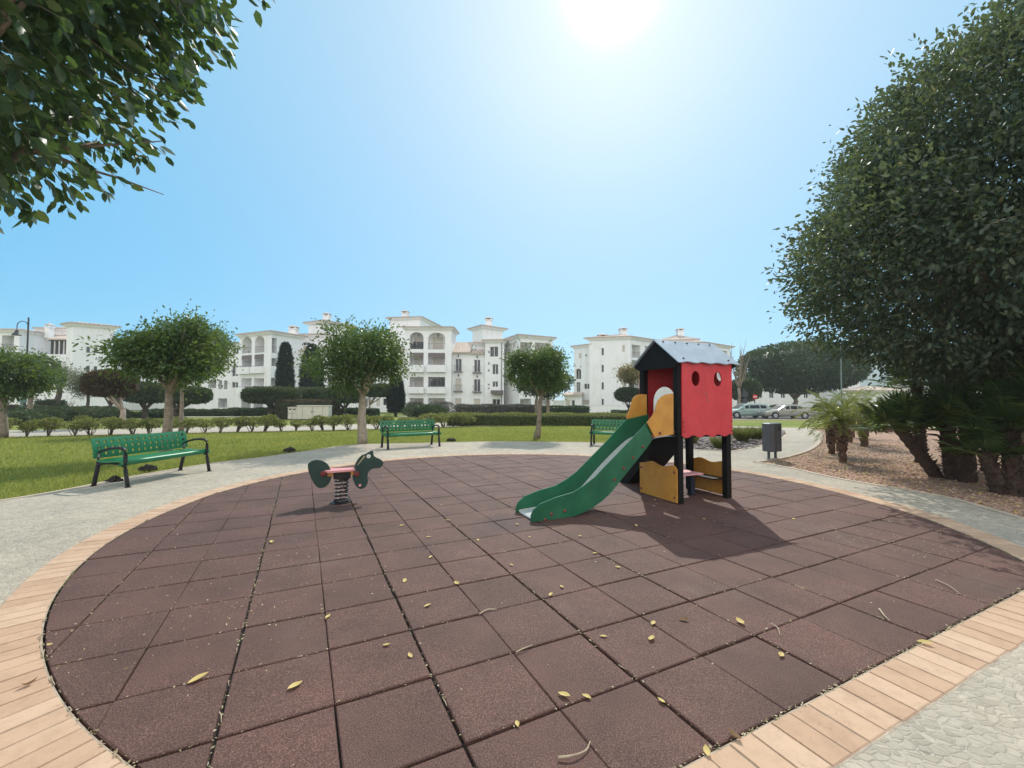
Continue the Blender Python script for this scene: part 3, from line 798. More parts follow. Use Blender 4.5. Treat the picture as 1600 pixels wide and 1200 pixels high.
def foliage(name, parent, m, P, D, size, aspect=0.5, droop=0.3, spread=0.9, six=False, r=rng, core=None, fold=0.25):
    d = D + unit(len(P), r) * spread; d[:, 2] -= droop
    V, F = leaf_arrays(P, d, size, aspect, fold, six, 0.3, r)
    if core is not None:
        # dark twiggy heart of a clipped plant, an uneven closed lump per blob
        for c, q, pw in core:
            nu, nv = 22, 12
            th = np.linspace(0, 2 * np.pi, nu, endpoint=False); ph = np.linspace(-np.pi / 2 + .05, np.pi / 2 - .05, nv)
            T, H_ = np.meshgrid(th, ph)
            d3 = np.stack([np.cos(H_) * np.cos(T), np.cos(H_) * np.sin(T), np.sin(H_)], -1).reshape(-1, 3)
            s = (np.abs(d3) ** pw).sum(1) ** (-1 / pw)
            v = np.array(c) + d3 * s[:, None] * np.array(q) * (1 + r.uniform(-.05, .05, len(d3)))[:, None]
            f = [(a * nu + b, a * nu + (b + 1) % nu, (a + 1) * nu + (b + 1) % nu, (a + 1) * nu + b) for a in range(nv - 1) for b in range(nu)]
            F = np.concatenate([F, np.array(f) + len(V)], 0); V = np.concatenate([V, v], 0)
    return npmesh(name, V, F, m, parent)
def wig(p, q, n, amp, rr):
    p, q = Vector(p), Vector(q); out = []
    for i in range(n + 1):
        t = i / n; w = p.lerp(q, t)
        if 0 < i < n: w += Vector((rr.uniform(-1, 1), rr.uniform(-1, 1), rr.uniform(-.5, .5))) * amp
        out.append(w)
    return out
def trunk_mesh(name, parent, m, base_r, fork, targets, rr, lean=(0, 0), flare=1.25, n=10, twig=0.0, tops=True):
    """tapered trunk to the fork height, then limbs running to the targets"""
    mb = MB()
    f = Vector((lean[0], lean[1], fork))
    pts = wig((0, 0, -0.1), f, 5, base_r * 0.25, rr)
    rad = [base_r * (flare if i == 0 else (1.08 if i == 1 else 1 - 0.07 * i)) for i in range(6)]
    mb.tube(pts, rad, n)
    for t in targets:
        t = Vector(t); st = f - Vector((0, 0, rr.uniform(0, fork * .12)))
        mid = st.lerp(t, .5) + Vector((rr.uniform(-.1, .1), rr.uniform(-.1, .1), rr.uniform(-.05, .1))) * (t - st).length
        q = [st, st.lerp(mid, .5) + Vector((0, 0, .02)), mid, mid.lerp(t, .55), t]
        r0 = base_r * rr.uniform(.42, .6)
        mb.tube(q, [r0, r0 * .85, r0 * .6, r0 * .38, r0 * .15], 7)
        for _ in range(3):
            e = mid.lerp(t, rr.uniform(0, .6)); k = e + Vector((rr.uniform(-1, 1), rr.uniform(-1, 1), rr.uniform(0, .9))) * (t - st).length * .4
            mb.tube(wig(e, k, 3, .03, rr), [r0 * .35, r0 * .25, r0 * .17, r0 * .07], 5)
    return mb.build(name, m, parent, smooth=True)
def tree(label, base, blobs, nleaf, size, mats, base_r, fork, group=None, cat='tree', name='tree', aspect=0.5, lean=(0, 0), per=0, spread=0.12, inner=0.55,
         six=False, power=2.0, core=False, seed=1, nlimb=6, droop=0.3, flat=None, second=None, limbs=None):
    rr = random.Random(seed); r = np.random.default_rng(seed)
    t = thing(name, label, cat, base, 0, group)
    if limbs is None:
        limbs = []
        for i in range(nlimb):
            c, q = blobs[i % len(blobs)]
            a = 2 * math.pi * (i + rr.random() * .6) / nlimb
            k = rr.uniform(.35, .7)
            limbs.append((c[0] + q[0] * k * math.cos(a), c[1] + q[1] * k * math.sin(a), c[2] + q[2] * rr.uniform(-.3, .5)))
    trunk_mesh('trunk', t, mats[1], base_r, fork, limbs, rr, lean)
    if second:
        mb = MB(); mb.tube([Vector(p) for p in second[0]], second[1], 8); mb.build('trunk', mats[1], t, smooth=True)
    if per:
        P, D = blob_points(blobs, nleaf // per, inner, r, flat, power); P, D = clumped(P, D, per, spread, r)
    else:
        P, D = blob_points(blobs, nleaf, inner, r, flat, power)
    if per >= 20:
        S, E_ = blob_points(blobs, 170, .97, r); q9 = [(S + E_ * (.04 + .06 * k) * r.uniform(.3, 1.5, (len(S), 1)) + r.normal(size=S.shape) * .035) for k in range(8)]
        P = np.concatenate([P] + q9); D = np.concatenate([D] + [E_] * 8)
    cr = None
    if core: cr = [(c, np.array(q) * 0.80, max(power, 2.0)) for c, q in blobs]
    foliage('crown', t, mats[0], P, D, size, aspect, droop, 0.95, six, r, cr)
    return t
def lumps(c, q, k, s, seed):
    """sub-crowns that break up the outline of an ellipsoid"""
    r = np.random.default_rng(seed); out = [(tuple(c), tuple(np.array(q) * .70))]
    d = unit(k, r)
    for i in range(k):
        sc = s * r.uniform(.7, 1.3)
        out.append((tuple(np.array(c) + d[i] * np.array(q) * r.uniform(.50, .80)), tuple(np.array(q) * sc * .80)))
    return out
def loc_ext(base, px0, px1, py0, py1):
    """ellipsoid (local to base) that spans those pixels at the base's distance"""
    a, b = Q(px0, (py0 + py1) / 2, base.y), Q(px1, (py0 + py1) / 2, base.y)
    t, u = Q((px0 + px1) / 2, py0, base.y), Q((px0 + px1) / 2, py1, base.y)
    c = Vector(((a.x + b.x) / 2, base.y, (t.z + u.z) / 2)) - base
    rx = (b.x - a.x) / 2; rz = (t.z - u.z) / 2
    return (c.x, c.y, c.z), (rx, rx, rz)

# ------------------------------------------------------------------ buildings
class Face:
    """a wall between two ground points, read left to right from the lawn"""
    def __init__(s, A, B):
        s.A, s.B = Vector((A[0], A[1])), Vector((B[0], B[1]))
        s.L = (s.B - s.A).length; s.u = (s.B - s.A) / s.L; s.n = Vector((s.u.y, -s.u.x))
    def at(s, px, py):
        d = ray(px, py); k = Vector((d.x, d.y))
        den = k.x * s.u.y - k.y * s.u.x
        t = (s.A.x * s.u.y - s.A.y * s.u.x) / den
        p = k * t
        return (p - s.A).dot(s.u), EYE + d.z * t
    def p3(s, u, z, out=0.0):
        p = s.A + s.u * u + s.n * out
        return Vector((p.x, p.y, z))
def fpt(px, dist):
    d = ray(px, 640); return Vector((d.x * dist / d.y, dist))
def arch_poly(x0, x1, z0, z1):
    r = (x1 - x0) / 2; rise = min(r * .75, (z1 - z0) * .35); n = 8
    return [(x0, z0), (x1, z0)] + [(x0 + r + r * math.cos(math.pi * i / n), z1 - rise + rise * math.sin(math.pi * i / n)) for i in range(n + 1)]
class Building:
    def __init__(s, label, loc, cat='building'):
        s.o = thing('apartment_building', label, cat, loc)
        s.inv = Vector(loc); s.wall = MB(); s.rooft = MB(); s.corn = MB()
    def l(s, p): return Vector(p) - s.inv
    def face(s, f, z0, z1, ops=(), u0=0.0, u1=None):
        """ops: (kind, px0, px1, py0, py1) in survey pixels, or with 'm' first in metres (kind,u0,u1,z0,z1)"""
        u1 = f.L if u1 is None else u1
        holes = []
        for op in ops:
            kind = op[0]
            if kind.startswith('m:'):
                kind = kind[2:]; a, b, c, d = op[1:5]
            else:
                pm = (op[1] + op[2]) / 2
                a = f.at(op[1], op[3])[0]; b = f.at(op[2], op[3])[0]
                d = f.at(pm, op[3])[1]; c = f.at(pm, op[4])[1]
            a, b = max(a, u0 + .12), min(b, u1 - .12); d = min(d, z1 - .15)
            if b - a < .15 or d - c < .2: continue
            holes.append((kind, a, b, max(c, z0 + .1), d))
        loops = [[(u0, z0), (u1, z0), (u1, z1), (u0, z1)]]
        for k, a, b, c, d in holes:
            loops.append(arch_poly(a, b, c, d) if 'arch' in k else [(a, c), (b, c), (b, d), (a, d)])
        flat = [p for l_ in loops for p in l_]
        tris = tessellate_polygon([[Vector((p[0], p[1], 0)) for p in l_] for l_ in loops])
        s.wall.add([s.l(f.p3(*p)) for p in flat], [tuple(t) for t in tris])
        for (k, a, b, c, d), lp in zip(holes, loops[1:]):
            deep = 1.5 if 'log' in k else 0.22
            if 'shut' in k: deep = 0.12
            n = len(lp)
            vs = [s.l(f.p3(p[0], p[1])) for p in lp] + [s.l(f.p3(p[0], p[1], -deep)) for p in lp]
            s.wall.add(vs, [(i, (i + 1) % n, n + (i + 1) % n, n + i) for i in range(n)])
            if 'log' in k:
                s.wall.add([s.l(f.p3(p[0], p[1], -deep)) for p in lp], [tuple(range(n))])
                s.loggia(f, a, b, c, d, deep, k)
            else:
                s.window(f, a, b, c, d, deep, k, lp)
            if 'fr' in k or 'archlog' in k:
                um = (a + b) / 2; zl = d + .42 if 'fr' in k else d - .35; ol = .08 if 'fr' in k else -deep + .1
                ml = MB(); ml.box(s.l(f.p3(um, zl, ol)), (.16, .16, .26)); ml.box(s.l(f.p3(um, zl + .18, ol)), (.10, .2, .06)); ml.build('wall_lamp', M['darkmetal'], s.o)
            if 'fr' in k or 'rail' in k:
                s.railing(f, a - .15, b + .15, c, 0.35)
    def window(s, f, a, b, c, d, deep, k, lp):
        mb = MB(); t = .06
        def bar(u0, u1, z0, z1, out):
            mb.add([s.l(f.p3(u, z, o)) for u in (u0, u1) for z in (z0, z1) for o in (out, out + .06)], [(0, 1, 3, 2), (4, 6, 7, 5), (0, 4, 5, 1), (2, 3, 7, 6), (0, 2, 6, 4), (1, 5, 7, 3)])
        o_ = -deep + .01
        zt = d if 'arch' not in k else d - (b - a) * .2
        bar(a, a + t, c, zt, o_); bar(b - t, b, c, zt, o_); bar(a + t, b - t, c, c + t, o_)
        if 'arch' not in k: bar(a + t, b - t, d - t, d, o_)
        if b - a > .8 and 'shut' not in k: bar((a + b) / 2 - .05, (a + b) / 2 + .05, c + t, d - t, o_)
        w = mb.build('window', M['frame'], s.o)
        mp = MB(); mp.add([s.l(f.p3(p[0], p[1], -deep)) for p in lp], [tuple(range(len(lp)))])
        mp.build('shutter' if 'shut' in k else 'pane', M['shutter'] if 'shut' in k else (M['brownwood'] if 'door' in k else M['glass']), w)
    def loggia(s, f, a, b, c, d, deep, k):
        # shuttered door at the back of the recess, its glass and a low railing or parapet
        w = b - a; m0 = a + w * .18; m1 = b - w * .22
        h = min(2.15, (d - c) * .86)
        mb = MB()
        mb.add([s.l(f.p3(u, z, -deep + .03)) for u, z in ((m0, c + .02), (m1, c + .02), (m1, c + h), (m0, c + h))], [(0, 1, 2, 3)])
        dk = 'dark' in k
        dr = mb.build('door', M['glass'] if dk else M['shutter'], s.o)
        if 'awn' in k:
            mb = MB(); z1 = d - .05
            mb.add([s.l(f.p3(u, z, o)) for u, z, o in ((a + .05, z1, .02), (b - .05, z1, .02), (b - .05, z1 - .55, .10), (a + .05, z1 - .55, .10))], [(0, 1, 2, 3)])
            mb.build('awning', M['awning'], s.o)
        if 'par' not in k:
            s.railing(f, a + .03, b - .03, c, -.12, glass=False)
        if 'furn' in k:
            mb = MB()
            for q in (.22, .5, .74):
                u = a + w * q
                mb.box(s.l(f.p3(u, c + .45, -.6)), (.5, .5, .9)); mb.box(s.l(f.p3(u + .15, c + .75, -.8)), (.5, .1, 1.0))
            mb.build('balcony_furniture', M['darkmetal'], s.o)
    def parapet(s, f, px0, px1, py0, py1, out=.55):
        a = f.at(px0, py0)[0]; b = f.at(px1, py0)[0]; d = f.at((px0 + px1) / 2, py0)[1]; c = f.at((px0 + px1) / 2, py1)[1]
        mb = MB(); P = lambda u, z, o: s.l(f.p3(u, z, o))
        mb.add([P(u, z, o) for u in (a, b) for z in (c, d) for o in (.003, out)], [(0, 1, 3, 2), (4, 6, 7, 5), (0, 4, 5, 1), (2, 3, 7, 6), (0, 2, 6, 4), (1, 5, 7, 3)])
        bal = mb.build('balcony', M['plaster'], s.o)
        mr = MB(); mr.tube([P(a, d + .12, out - .05), P(b, d + .12, out - .05)], .03, 5)
        for u in np.linspace(a + .05, b - .05, 5): mr.tube([P(u, d, out - .05), P(u, d + .12, out - .05)], .02, 4)
        mr.build('railing', M['rail'], bal)
    def railing(s, f, a, b, c, out, glass=False):
        P = lambda u, z, o: s.l(f.p3(u, z, o))
        mb = MB(); h = .95
        mb.tube([P(a, c + h, out), P(b, c + h, out)], .025, 5); mb.tube([P(a, c + .08, out), P(b, c + .08, out)], .02, 4)
        n = max(3, int((b - a) / .16))
        for u in np.linspace(a, b, n): mb.tube([P(u, c, out), P(u, c + h, out)], .012, 4)
        if out > 0:
            for u in (a, b):
                for z in (c + h, c + .08): mb.tube([P(u, z, 0), P(u, z, out)], .02, 4)
            mb.add([P(u, z, o) for u in (a - .05, b + .05) for z in (c - .14, c) for o in (.003, out + .05)], [(0, 1, 3, 2), (4, 6, 7, 5), (0, 4, 5, 1), (2, 3, 7, 6), (0, 2, 6, 4), (1, 5, 7, 3)])
        mb.build('railing', M['rail'], s.o)
    def wallquad(s, A, B, z0, z1):
        s.wall.add([s.l((A[0], A[1], z0)), s.l((B[0], B[1], z0)), s.l((B[0], B[1], z1)), s.l((A[0], A[1], z1))], [(0, 1, 2, 3)])
    def hip(s, fp, z, over=.5, slope=.2, apex=None):
        """low hipped roof of clay tiles over a four-cornered plan, with a white cornice below"""
        P = [Vector((p[0], p[1])) for p in fp]; c = sum(P, Vector((0, 0))) / 4
        def off(d):
            out = []
            for i in range(4):
                a, b, q = P[i - 1], P[i], P[(i + 1) % 4]
                e1 = (b - a).normalized(); e2 = (q - b).normalized()
                n1 = Vector((e1.y, -e1.x)); n2 = Vector((e2.y, -e2.x))
                if n1.dot(b - c) < 0: n1.negate()
                if n2.dot(b - c) < 0: n2.negate()
                k = (n1 + n2); k = k / max(.3, k.dot(n1)); out.append(b + k * d)
            return out
        for dd, za, zb in ((over * .45, z - .28, z - .12), (over * .75, z - .12, z + .02)):
            q = off(dd); n = 4
            vs = [s.l((p.x, p.y, za)) for p in q] + [s.l((p.x, p.y, zb)) for p in q]
            s.corn.add(vs, [(0, 1, 2, 3), (7, 6, 5, 4)] + [(i, (i + 1) % 4, 4 + (i + 1) % 4, 4 + i) for i in range(4)])
        q = off(over)
        d01, d12 = (q[1] - q[0]).length, (q[2] - q[1]).length
        if d01 >= d12: m0, m1, sh, lg = (q[0] + q[3]) / 2, (q[1] + q[2]) / 2, d12, d01
        else: m0, m1, sh, lg = (q[0] + q[1]) / 2, (q[2] + q[3]) / 2, d01, d12
        ax = (m1 - m0).normalized(); r0 = m0 + ax * min(sh / 2, lg / 2 - .05); r1 = m1 - ax * min(sh / 2, lg / 2 - .05)
        h = slope * sh / 2; t = .12
        low = [s.l((p.x, p.y, z + .02)) for p in q]; e = [s.l((p.x, p.y, z + .02 + t)) for p in q]
        R0, R1 = s.l((r0.x, r0.y, z + .02 + t + h)), s.l((r1.x, r1.y, z + .02 + t + h))
        s.rooft.add(low + e, [(3, 2, 1, 0)] + [(i, (i + 1) % 4, 4 + (i + 1) % 4, 4 + i) for i in range(4)])
        if d01 >= d12: planes = [(e[0], e[1], R1, R0), (e[2], e[3], R0, R1), (e[3], e[0], R0, R0), (e[1], e[2], R1, R1)]
        else: planes = [(e[0], e[1], R0, R0), (e[2], e[3], R1, R1), (e[1], e[2], R1, R0), (e[3], e[0], R0, R1)]
        for a, b, c2, d2 in planes:
            s.tiled(a, b, c2, d2)
        return h + z
    def tiled(s, a, b, c2, d2, pitch=.42):
        """rows of half-round tiles running from the eave a-b up to d2-c2"""
        w = (b - a).length; n = max(2, int(w / pitch)); k = 4
        base = [a, b, c2, d2]
        nrm = (b - a).cross(d2 - a)
        if nrm.length < 1e-6: nrm = (b - a).cross(c2 - a)
        nrm.normalize()
        if nrm.z < 0: nrm.negate()
        vs, fs = [], []
        for i in range(n * k + 1):
            t = i / (n * k); hgt = abs(math.sin(math.pi * t * n)) * .07
            vs += [a.lerp(b, t) + nrm * hgt, d2.lerp(c2, t) + nrm * hgt]
        for i in range(n * k): fs.append((2 * i, 2 * i + 2, 2 * i + 3, 2 * i + 1))
        s.rooft.add(vs, fs)
    def shed(s, f, u0, u1, z, out, back, rise):
        """a lean-to tile roof along a face"""
        a, b = s.l(f.p3(u0, z, out)), s.l(f.p3(u1, z, out)); c2, d2 = s.l(f.p3(u1, z + rise, -back)), s.l(f.p3(u0, z + rise, -back))
        dn = Vector((0, 0, -.14))
        s.rooft.add([a + dn, b + dn, b, a], [(0, 1, 2, 3)]); s.rooft.add([a + dn, b + dn, c2 + dn, d2 + dn], [(0, 1, 2, 3)])
        s.rooft.add([a + dn, a, d2, d2 + dn], [(0, 1, 2, 3)]); s.rooft.add([b + dn, b, c2, c2 + dn], [(0, 1, 2, 3)])
        s.tiled(a, b, c2, d2)
    def chimney(s, p, z0, z1, w=1.0):
        x, y, _ = s.l((p[0], p[1], 0)); zz = -s.inv.z
        mb = MB(); mb.box((x, y, zz + (z0 + z1) / 2 - .2), (w, w, z1 - z0 + .4))
        mb.box((x, y, zz + z1 + .04), (w * 1.25, w * 1.25, .08))
        for i in (-1, 1):
            for j in (-1, 1): mb.box((x + i * w * .42, y + j * w * .42, zz + z1 + .23), (w * .2, w * .2, .3))
        h = MB(); h.add([(x + i * w * .68, y + j * w * .68, zz + z1 + .38) for i, j in ((-1, -1), (1, -1), (1, 1), (-1, 1))] + [(x, y, zz + z1 + .72)], [(0, 1, 4), (1, 2, 4), (2, 3, 4), (3, 0, 4), (3, 2, 1, 0)])
        c = mb.build('chimney', M['plaster'], s.o); h.build('chimney_cap', M['rooftile'], c)
    def block(s, pts, z0, z1, faces, depth=10.0, roof=True, over=.5, slope=.2):
        """pts: the 2 or 3 front plan corners left to right; faces: openings for each front wall"""
        P = [Vector((p[0], p[1])) for p in pts]
        if len(P) == 3: fp = [P[0], P[1], P[2], P[0] + P[2] - P[1]]
        else:
            f = Face(P[0], P[1]); fp = [P[0], P[1], P[1] - f.n * depth, P[0] - f.n * depth]
        out = []
        for i in range(len(P) - 1):
            f = Face(P[i], P[i + 1]); out.append(f); s.face(f, z0, z1, faces[i] if i < len(faces) else ())
        k = len(P) - 1
        for i in range(k, 4): s.wallquad(fp[i], fp[(i + 1) % 4], z0, z1)
        if roof: s.hip(fp, z1, over, slope)
        else: s.wall.add([s.l((p.x, p.y, z1)) for p in fp], [(0, 1, 2, 3)])
        return out
    def done(s):
        s.wall.build('wall', M['plaster'], s.o)
        if s.corn.v: s.corn.build('cornice', M['plaster'], s.o)
        if s.rooft.v: s.rooft.build('roof', M['rooftile'], s.o)
def zat(py, px, dist):
    return Q(px, py, dist).z

# A: the left block with the tower
b = Building('white apartment block at the far left with a square tower and paired arched windows', (fpt(110, 60).x, 60, gz(60)))
zb = gz(60) - .4
b.block([fpt(99.5, 61), fpt(110, 60), fpt(174.5, 63)], zb, zat(508, 140, 61), [(), [
    ('arch', 134.5, 141.5, 541.5, 551.5), ('arch', 146.5, 153, 542.5, 552), ('arch', 134, 141, 571.5, 581.5), ('arch', 146, 152.5, 572, 582)]], over=.55, slope=.17)
b.block([fpt(-60, 63), fpt(101, 63.5)], zb, zat(553, 60, 63), [[
    ('arch', 78.5, 85.5, 564, 574), ('arch', 89, 96, 564.5, 574.5), ('w', 54.5, 64, 623, 633.5), ('w', 69, 87.5, 623, 633), ('w', 8, 24, 560, 574), ('w', 10, 24, 592, 606)]], depth=9, roof=False)
b.block([fpt(-60, 61.5), fpt(25.5, 61.8)], zat(552, 0, 62), zat(517, 10, 62), [[('log_dark', 3, 22.5, 524, 548), ('log', -40, -6, 524, 548)]], depth=9, slope=.16)
b.block([fpt(25.5, 64), fpt(52, 64)], zat(552, 40, 64), zat(521, 40, 64), [[('shut', 31, 50, 526, 541)]], depth=6, slope=.2)
b.block([fpt(52, 66), fpt(103, 66.5)], zat(554, 75, 66), zat(525, 75, 66), [[('shut', 58, 67, 531, 542)]], depth=5, slope=.2)
b.block([fpt(54, 70), fpt(101, 70.5)], zat(540, 75, 70), zat(514, 80, 70), [()], depth=7, slope=.2)
f = Face(fpt(74, 64.3), fpt(101, 64.3))
mp = MB()
for u in np.linspace(.25, f.L - .25, 4):
    mp.tube([b.l(f.p3(u, zat(554, 88, 64), -.1)), b.l(f.p3(u, zat(531, 88, 64), -.1))], .16, 4)
mp.tube([b.l(f.p3(-.2, zat(530.5, 88, 64), -.1)), b.l(f.p3(f.L, zat(530.5, 88, 64), -.1))], [.22, .22], 4)
mp.build('pergola', M['brownwood'], b.o)
b.shed(f, -.3, f.L + .1, zat(530, 88, 64), .5, 3.2, 1.3)
p = Q(77, 520, 65); b.chimney((p.x, p.y), zat(524, 77, 65), zat(512, 77, 65), .7)
b.done()

# a strip of the next block, seen between the left trees
b = Building('white wing with small windows between the left block and the arched block', (fpt(270, 82).x, 82, gz(82)))
b.block([fpt(173, 80), fpt(352, 80)], gz(80) - .4, zat(553, 180, 80), [[('log_dark', 176, 188, 562, 577), ('w', 196, 206, 588, 598), ('w', 228, 238, 600, 612), ('log', 300, 316, 600, 612), ('w', 322, 334, 600, 612), ('w', 300, 316, 575, 588)]], depth=10, slope=.15)
p = fpt(190, 84); b.chimney((p.x, p.y), zat(556, 190, 84), zat(548, 190, 84), 2.2)
b.done()

# B: the main complex
b = Building('long white four storey complex with twin arched loggias, roof towers and clay tiled roofs', (fpt(600, 66).x, 66, gz(66)))
zb = gz(66) - .4
# left wing behind
b.block([fpt(300, 70), fpt(374, 69)], zb, zat(537, 360, 69), [[('w', 363.5, 373, 543.5, 553), ('w', 349, 357, 544, 553), ('w', 362.5, 372, 571, 588), ('archlog', 350, 355.5, 594, 608), ('archlog', 341.5, 347, 594, 608), ('w', 362.5, 372, 597, 606), ('log_dark', 341, 355, 622.5, 637), ('log', 326, 338, 594, 606)]], depth=10, slope=.14)
# arched block on the left
fs = b.block([fpt(371.5, 65.5), fpt(421.5, 62), fpt(472, 67)], zb, zat(519, 421, 62), [[
    ('archlog', 378.5, 393.5, 526.5, 552), ('archlog', 398.5, 413.5, 525, 551), ('log_awn', 378, 393.5, 555, 573.5), ('log_awn', 398, 412.5, 553.5, 572.5),
    ('log_par', 377, 393.5, 591, 605), ('log_par', 397, 412.5, 591, 605), ('log', 377, 392, 622, 637), ('log', 396, 411, 625, 637)],
    [('log', 422.5, 433, 528, 551.5), ('log', 422.3, 433, 559.5, 572), ('log', 422.3, 433, 590.5, 603), ('log', 422.3, 433, 622, 635)]], slope=.18)
b.parapet(fs[0], 375, 395, 574, 584.5); b.parapet(fs[0], 396, 413.5, 573, 583.5); b.parapet(fs[0], 375, 395, 605.5, 616); b.parapet(fs[0], 396, 413.5, 605.5, 615.5)
p = fpt(456.5, 69); b.chimney((p.x, p.y), zat(521, 456, 69), zat(515, 456, 69), 1.1)
# tower behind it
b.block([fpt(479.5, 74), fpt(504, 72), fpt(547, 77)], zat(560, 500, 74), zat(502.5, 504, 72), [(), ()], slope=.2, over=.7)
p = fpt(508.5, 76.5); b.chimney((p.x, p.y), zat(501, 508, 76), zat(493.5, 508, 76), 1.05)
b.block([fpt(462, 70), fpt(512, 70)], zat(550, 485, 70), zat(524, 490, 70), [[('w', 473, 484, 535, 539.5), ('w', 497, 500, 534.5, 538)]], depth=8, slope=.16)
# lower wing with sloping tiles
f = Face(fpt(455, 66.5), fpt(640, 69))
b.face(f, zb, zat(547, 480, 66.5), [('shut_fr', 465.5, 473, 557, 578), ('shut_fr', 465, 472.5, 589, 609), ('w', 464, 471, 620, 630), ('shut_fr', 484, 492, 557, 578), ('shut_fr', 517, 525, 557, 578), ('shut_fr', 517, 525, 589, 609),
    ('w', 598.5, 604.5, 622.5, 633.5), ('shut', 588, 594, 622.5, 635), ('log', 560, 575, 590, 604), ('log', 540, 556, 590, 604), ('log', 560, 575, 622, 636)])
b.shed(f, -.3, f.L, zat(547.5, 480, 66.5), .5, 5, 1.5)
mp = MB(); mp.add([b.l(f.p3(u, z, .12)) for u, z in ((11.9, -.9 - 0.0), (14.6, -.9), (14.6, -.3), (11.9, -.3))], [(0, 1, 2, 3)])
# central block
fs = b.block([fpt(631.5, 66.5), fpt(704.5, 66.5), fpt(712, 72)], zb, zat(512.5, 668, 66.5), [[
    ('archlog_furn', 640.3, 662, 519, 545.5), ('archlog', 669, 695.5, 519.5, 546), ('log_awn', 640, 662, 551, 570), ('log_awn', 669, 695.5, 551.3, 570),
    ('log', 640, 662, 589, 604.5), ('log_furn', 669, 695.5, 589, 604.5), ('log', 640, 662, 622, 637.5), ('log', 669, 695.5, 622, 637.5)], ()], slope=.13)
for (a, q) in ((638.5, 663), (667.5, 697)):
    b.parapet(fs[0], a, q, 570.6, 581.6); b.parapet(fs[0], a, q, 604.8, 614.8)
b.block([fpt(607.5, 76), fpt(655, 75)], zat(540, 630, 75), zat(496.5, 630, 75), [()], depth=9, slope=.17, over=.6)
p = fpt(631.5, 79); b.chimney((p.x, p.y), zat(497, 631, 79), zat(490.5, 631, 79), 1.1)
# French window wing
f = Face(fpt(704, 68), fpt(762, 67.6))
b.face(f, zb, zat(552.5, 720, 68), [('fr', 711.7, 721.3, 560.5, 580.5), ('fr', 740.8, 750.5, 562, 582), ('shut_fr', 711.5, 721.2, 591, 611), ('fr', 740.5, 750.6, 592.5, 612), ('shut', 711, 721, 622.5, 638), ('shut', 740, 750.5, 623, 638)])
b.shed(f, -.2, f.at(735, 560)[0], zat(551, 720, 68), .5, 4.0, 2.2)
b.shed(f, f.at(735, 560)[0], f.L, zat(552.5, 748, 68), .4, 2.2, .9)
b.wallquad(f.p3(0, 0)[:2], f.p3(0, 0, -8)[:2], zb, zat(545, 720, 68)); b.wallquad(f.p3(0, 0, -4)[:2], f.p3(f.L, 0, -4)[:2], zat(553, 720, 68), zat(541, 745, 68))
# stair block, with its column of small openings
fs = b.block([fpt(757.5, 67), fpt(787, 66.5), fpt(790, 70)], zb, zat(532.5, 775, 66.6), [[
    ('w', 765.5, 778.5, 541.5, 557.5), ('w', 769.3, 778.5, 569, 585), ('w', 769.3, 778, 596, 604.7), ('door', 769.3, 781.5, 623.5, 638)] +
    [('w', 762.3, 765, y, y + 4) for y in (548, 566, 577)] + [('w', 762.3, 765, y, y + 3) for y in (599.5, 605.2)], ()], slope=.16)
a0 = fs[0].at(769, 612)[0]; a1 = fs[0].at(787, 612)[0]
mp = MB(); z0_, z1_ = zat(616, 778, 66.5), zat(610, 778, 66.5)
mp.add([b.l(fs[0].p3(u, z, o)) for u in (a0, a1 - .05) for z in (z0_, z1_) for o in (.004, 1.1)], [(0, 1, 3, 2), (4, 6, 7, 5), (0, 4, 5, 1), (2, 3, 7, 6), (0, 2, 6, 4), (1, 5, 7, 3)])
mp.build('door_canopy', M['awning'], b.o)
mp = MB(); u_ = fs[0].L - .35; mp.tube([b.l(fs[0].p3(u_, zat(640, 785, 66.5), .09)), b.l(fs[0].p3(u_, zat(534, 785, 66.5), .09))], .06, 6); mp.build('downpipe', M['rail'], b.o)
b.block([fpt(737.5, 77), fpt(753.5, 74), fpt(785, 77)], zat(556, 760, 74), zat(510.5, 754, 74), [(), ()], slope=.22, over=.8)
p = fpt(763, 78); b.chimney((p.x, p.y), zat(506, 763, 78), zat(501, 763, 78), 1.1)
p = fpt(752, 68.5)
b.block([fpt(744, 69.5), fpt(757, 69.5)], zat(556, 750, 69.5), zat(536.5, 750, 69.5), [()], depth=4, slope=.3)
# right block
fs = b.block([fpt(786.5, 71), fpt(811.5, 65), fpt(864, 68)], zb, zat(524.5, 812, 65), [[('shut', 801, 805, 535.5, 544)], [
    ('log', 813, 830, 535, 551), ('log', 836, 861, 536, 552), ('log', 813, 830, 562, 580), ('log', 836, 861, 562, 580), ('log', 813, 830, 592, 607), ('log', 836, 861, 592, 607), ('log', 812.5, 830, 623, 638), ('log', 838, 860, 623, 638)]], slope=.17)
b.done()

# C: the right block
b = Building('white four storey block on the right with narrow slit windows and two chimneys', (fpt(950, 72).x, 72, gz(72)))
zb = gz(72) - .4
fs = b.block([fpt(921, 73), fpt(985, 71), fpt(1052, 79)], zb, zat(527, 978, 71), [[
    ('arch', 939.6, 943.6, 543.5, 555.5), ('arch', 939.6, 943.6, 570, 582), ('arch', 939.6, 943.6, 597, 609), ('arch', 939.8, 943.4, 623, 634.5),
    ('shut', 972, 976.5, 539, 550), ('shut', 972, 976.5, 596, 609), ('shut', 972, 976.5, 624, 632)],
    [('log', 987, 1000.5, 539, 559), ('log', 987, 1000.5, 563, 582), ('log', 987, 1000.5, 596, 612), ('log', 987, 1000.5, 622, 636), ('log', 1008, 1020, 541, 560), ('log', 1008, 1020, 565, 584), ('log', 1026, 1038, 543, 562), ('log', 1026, 1038, 566, 585)]], slope=.2)
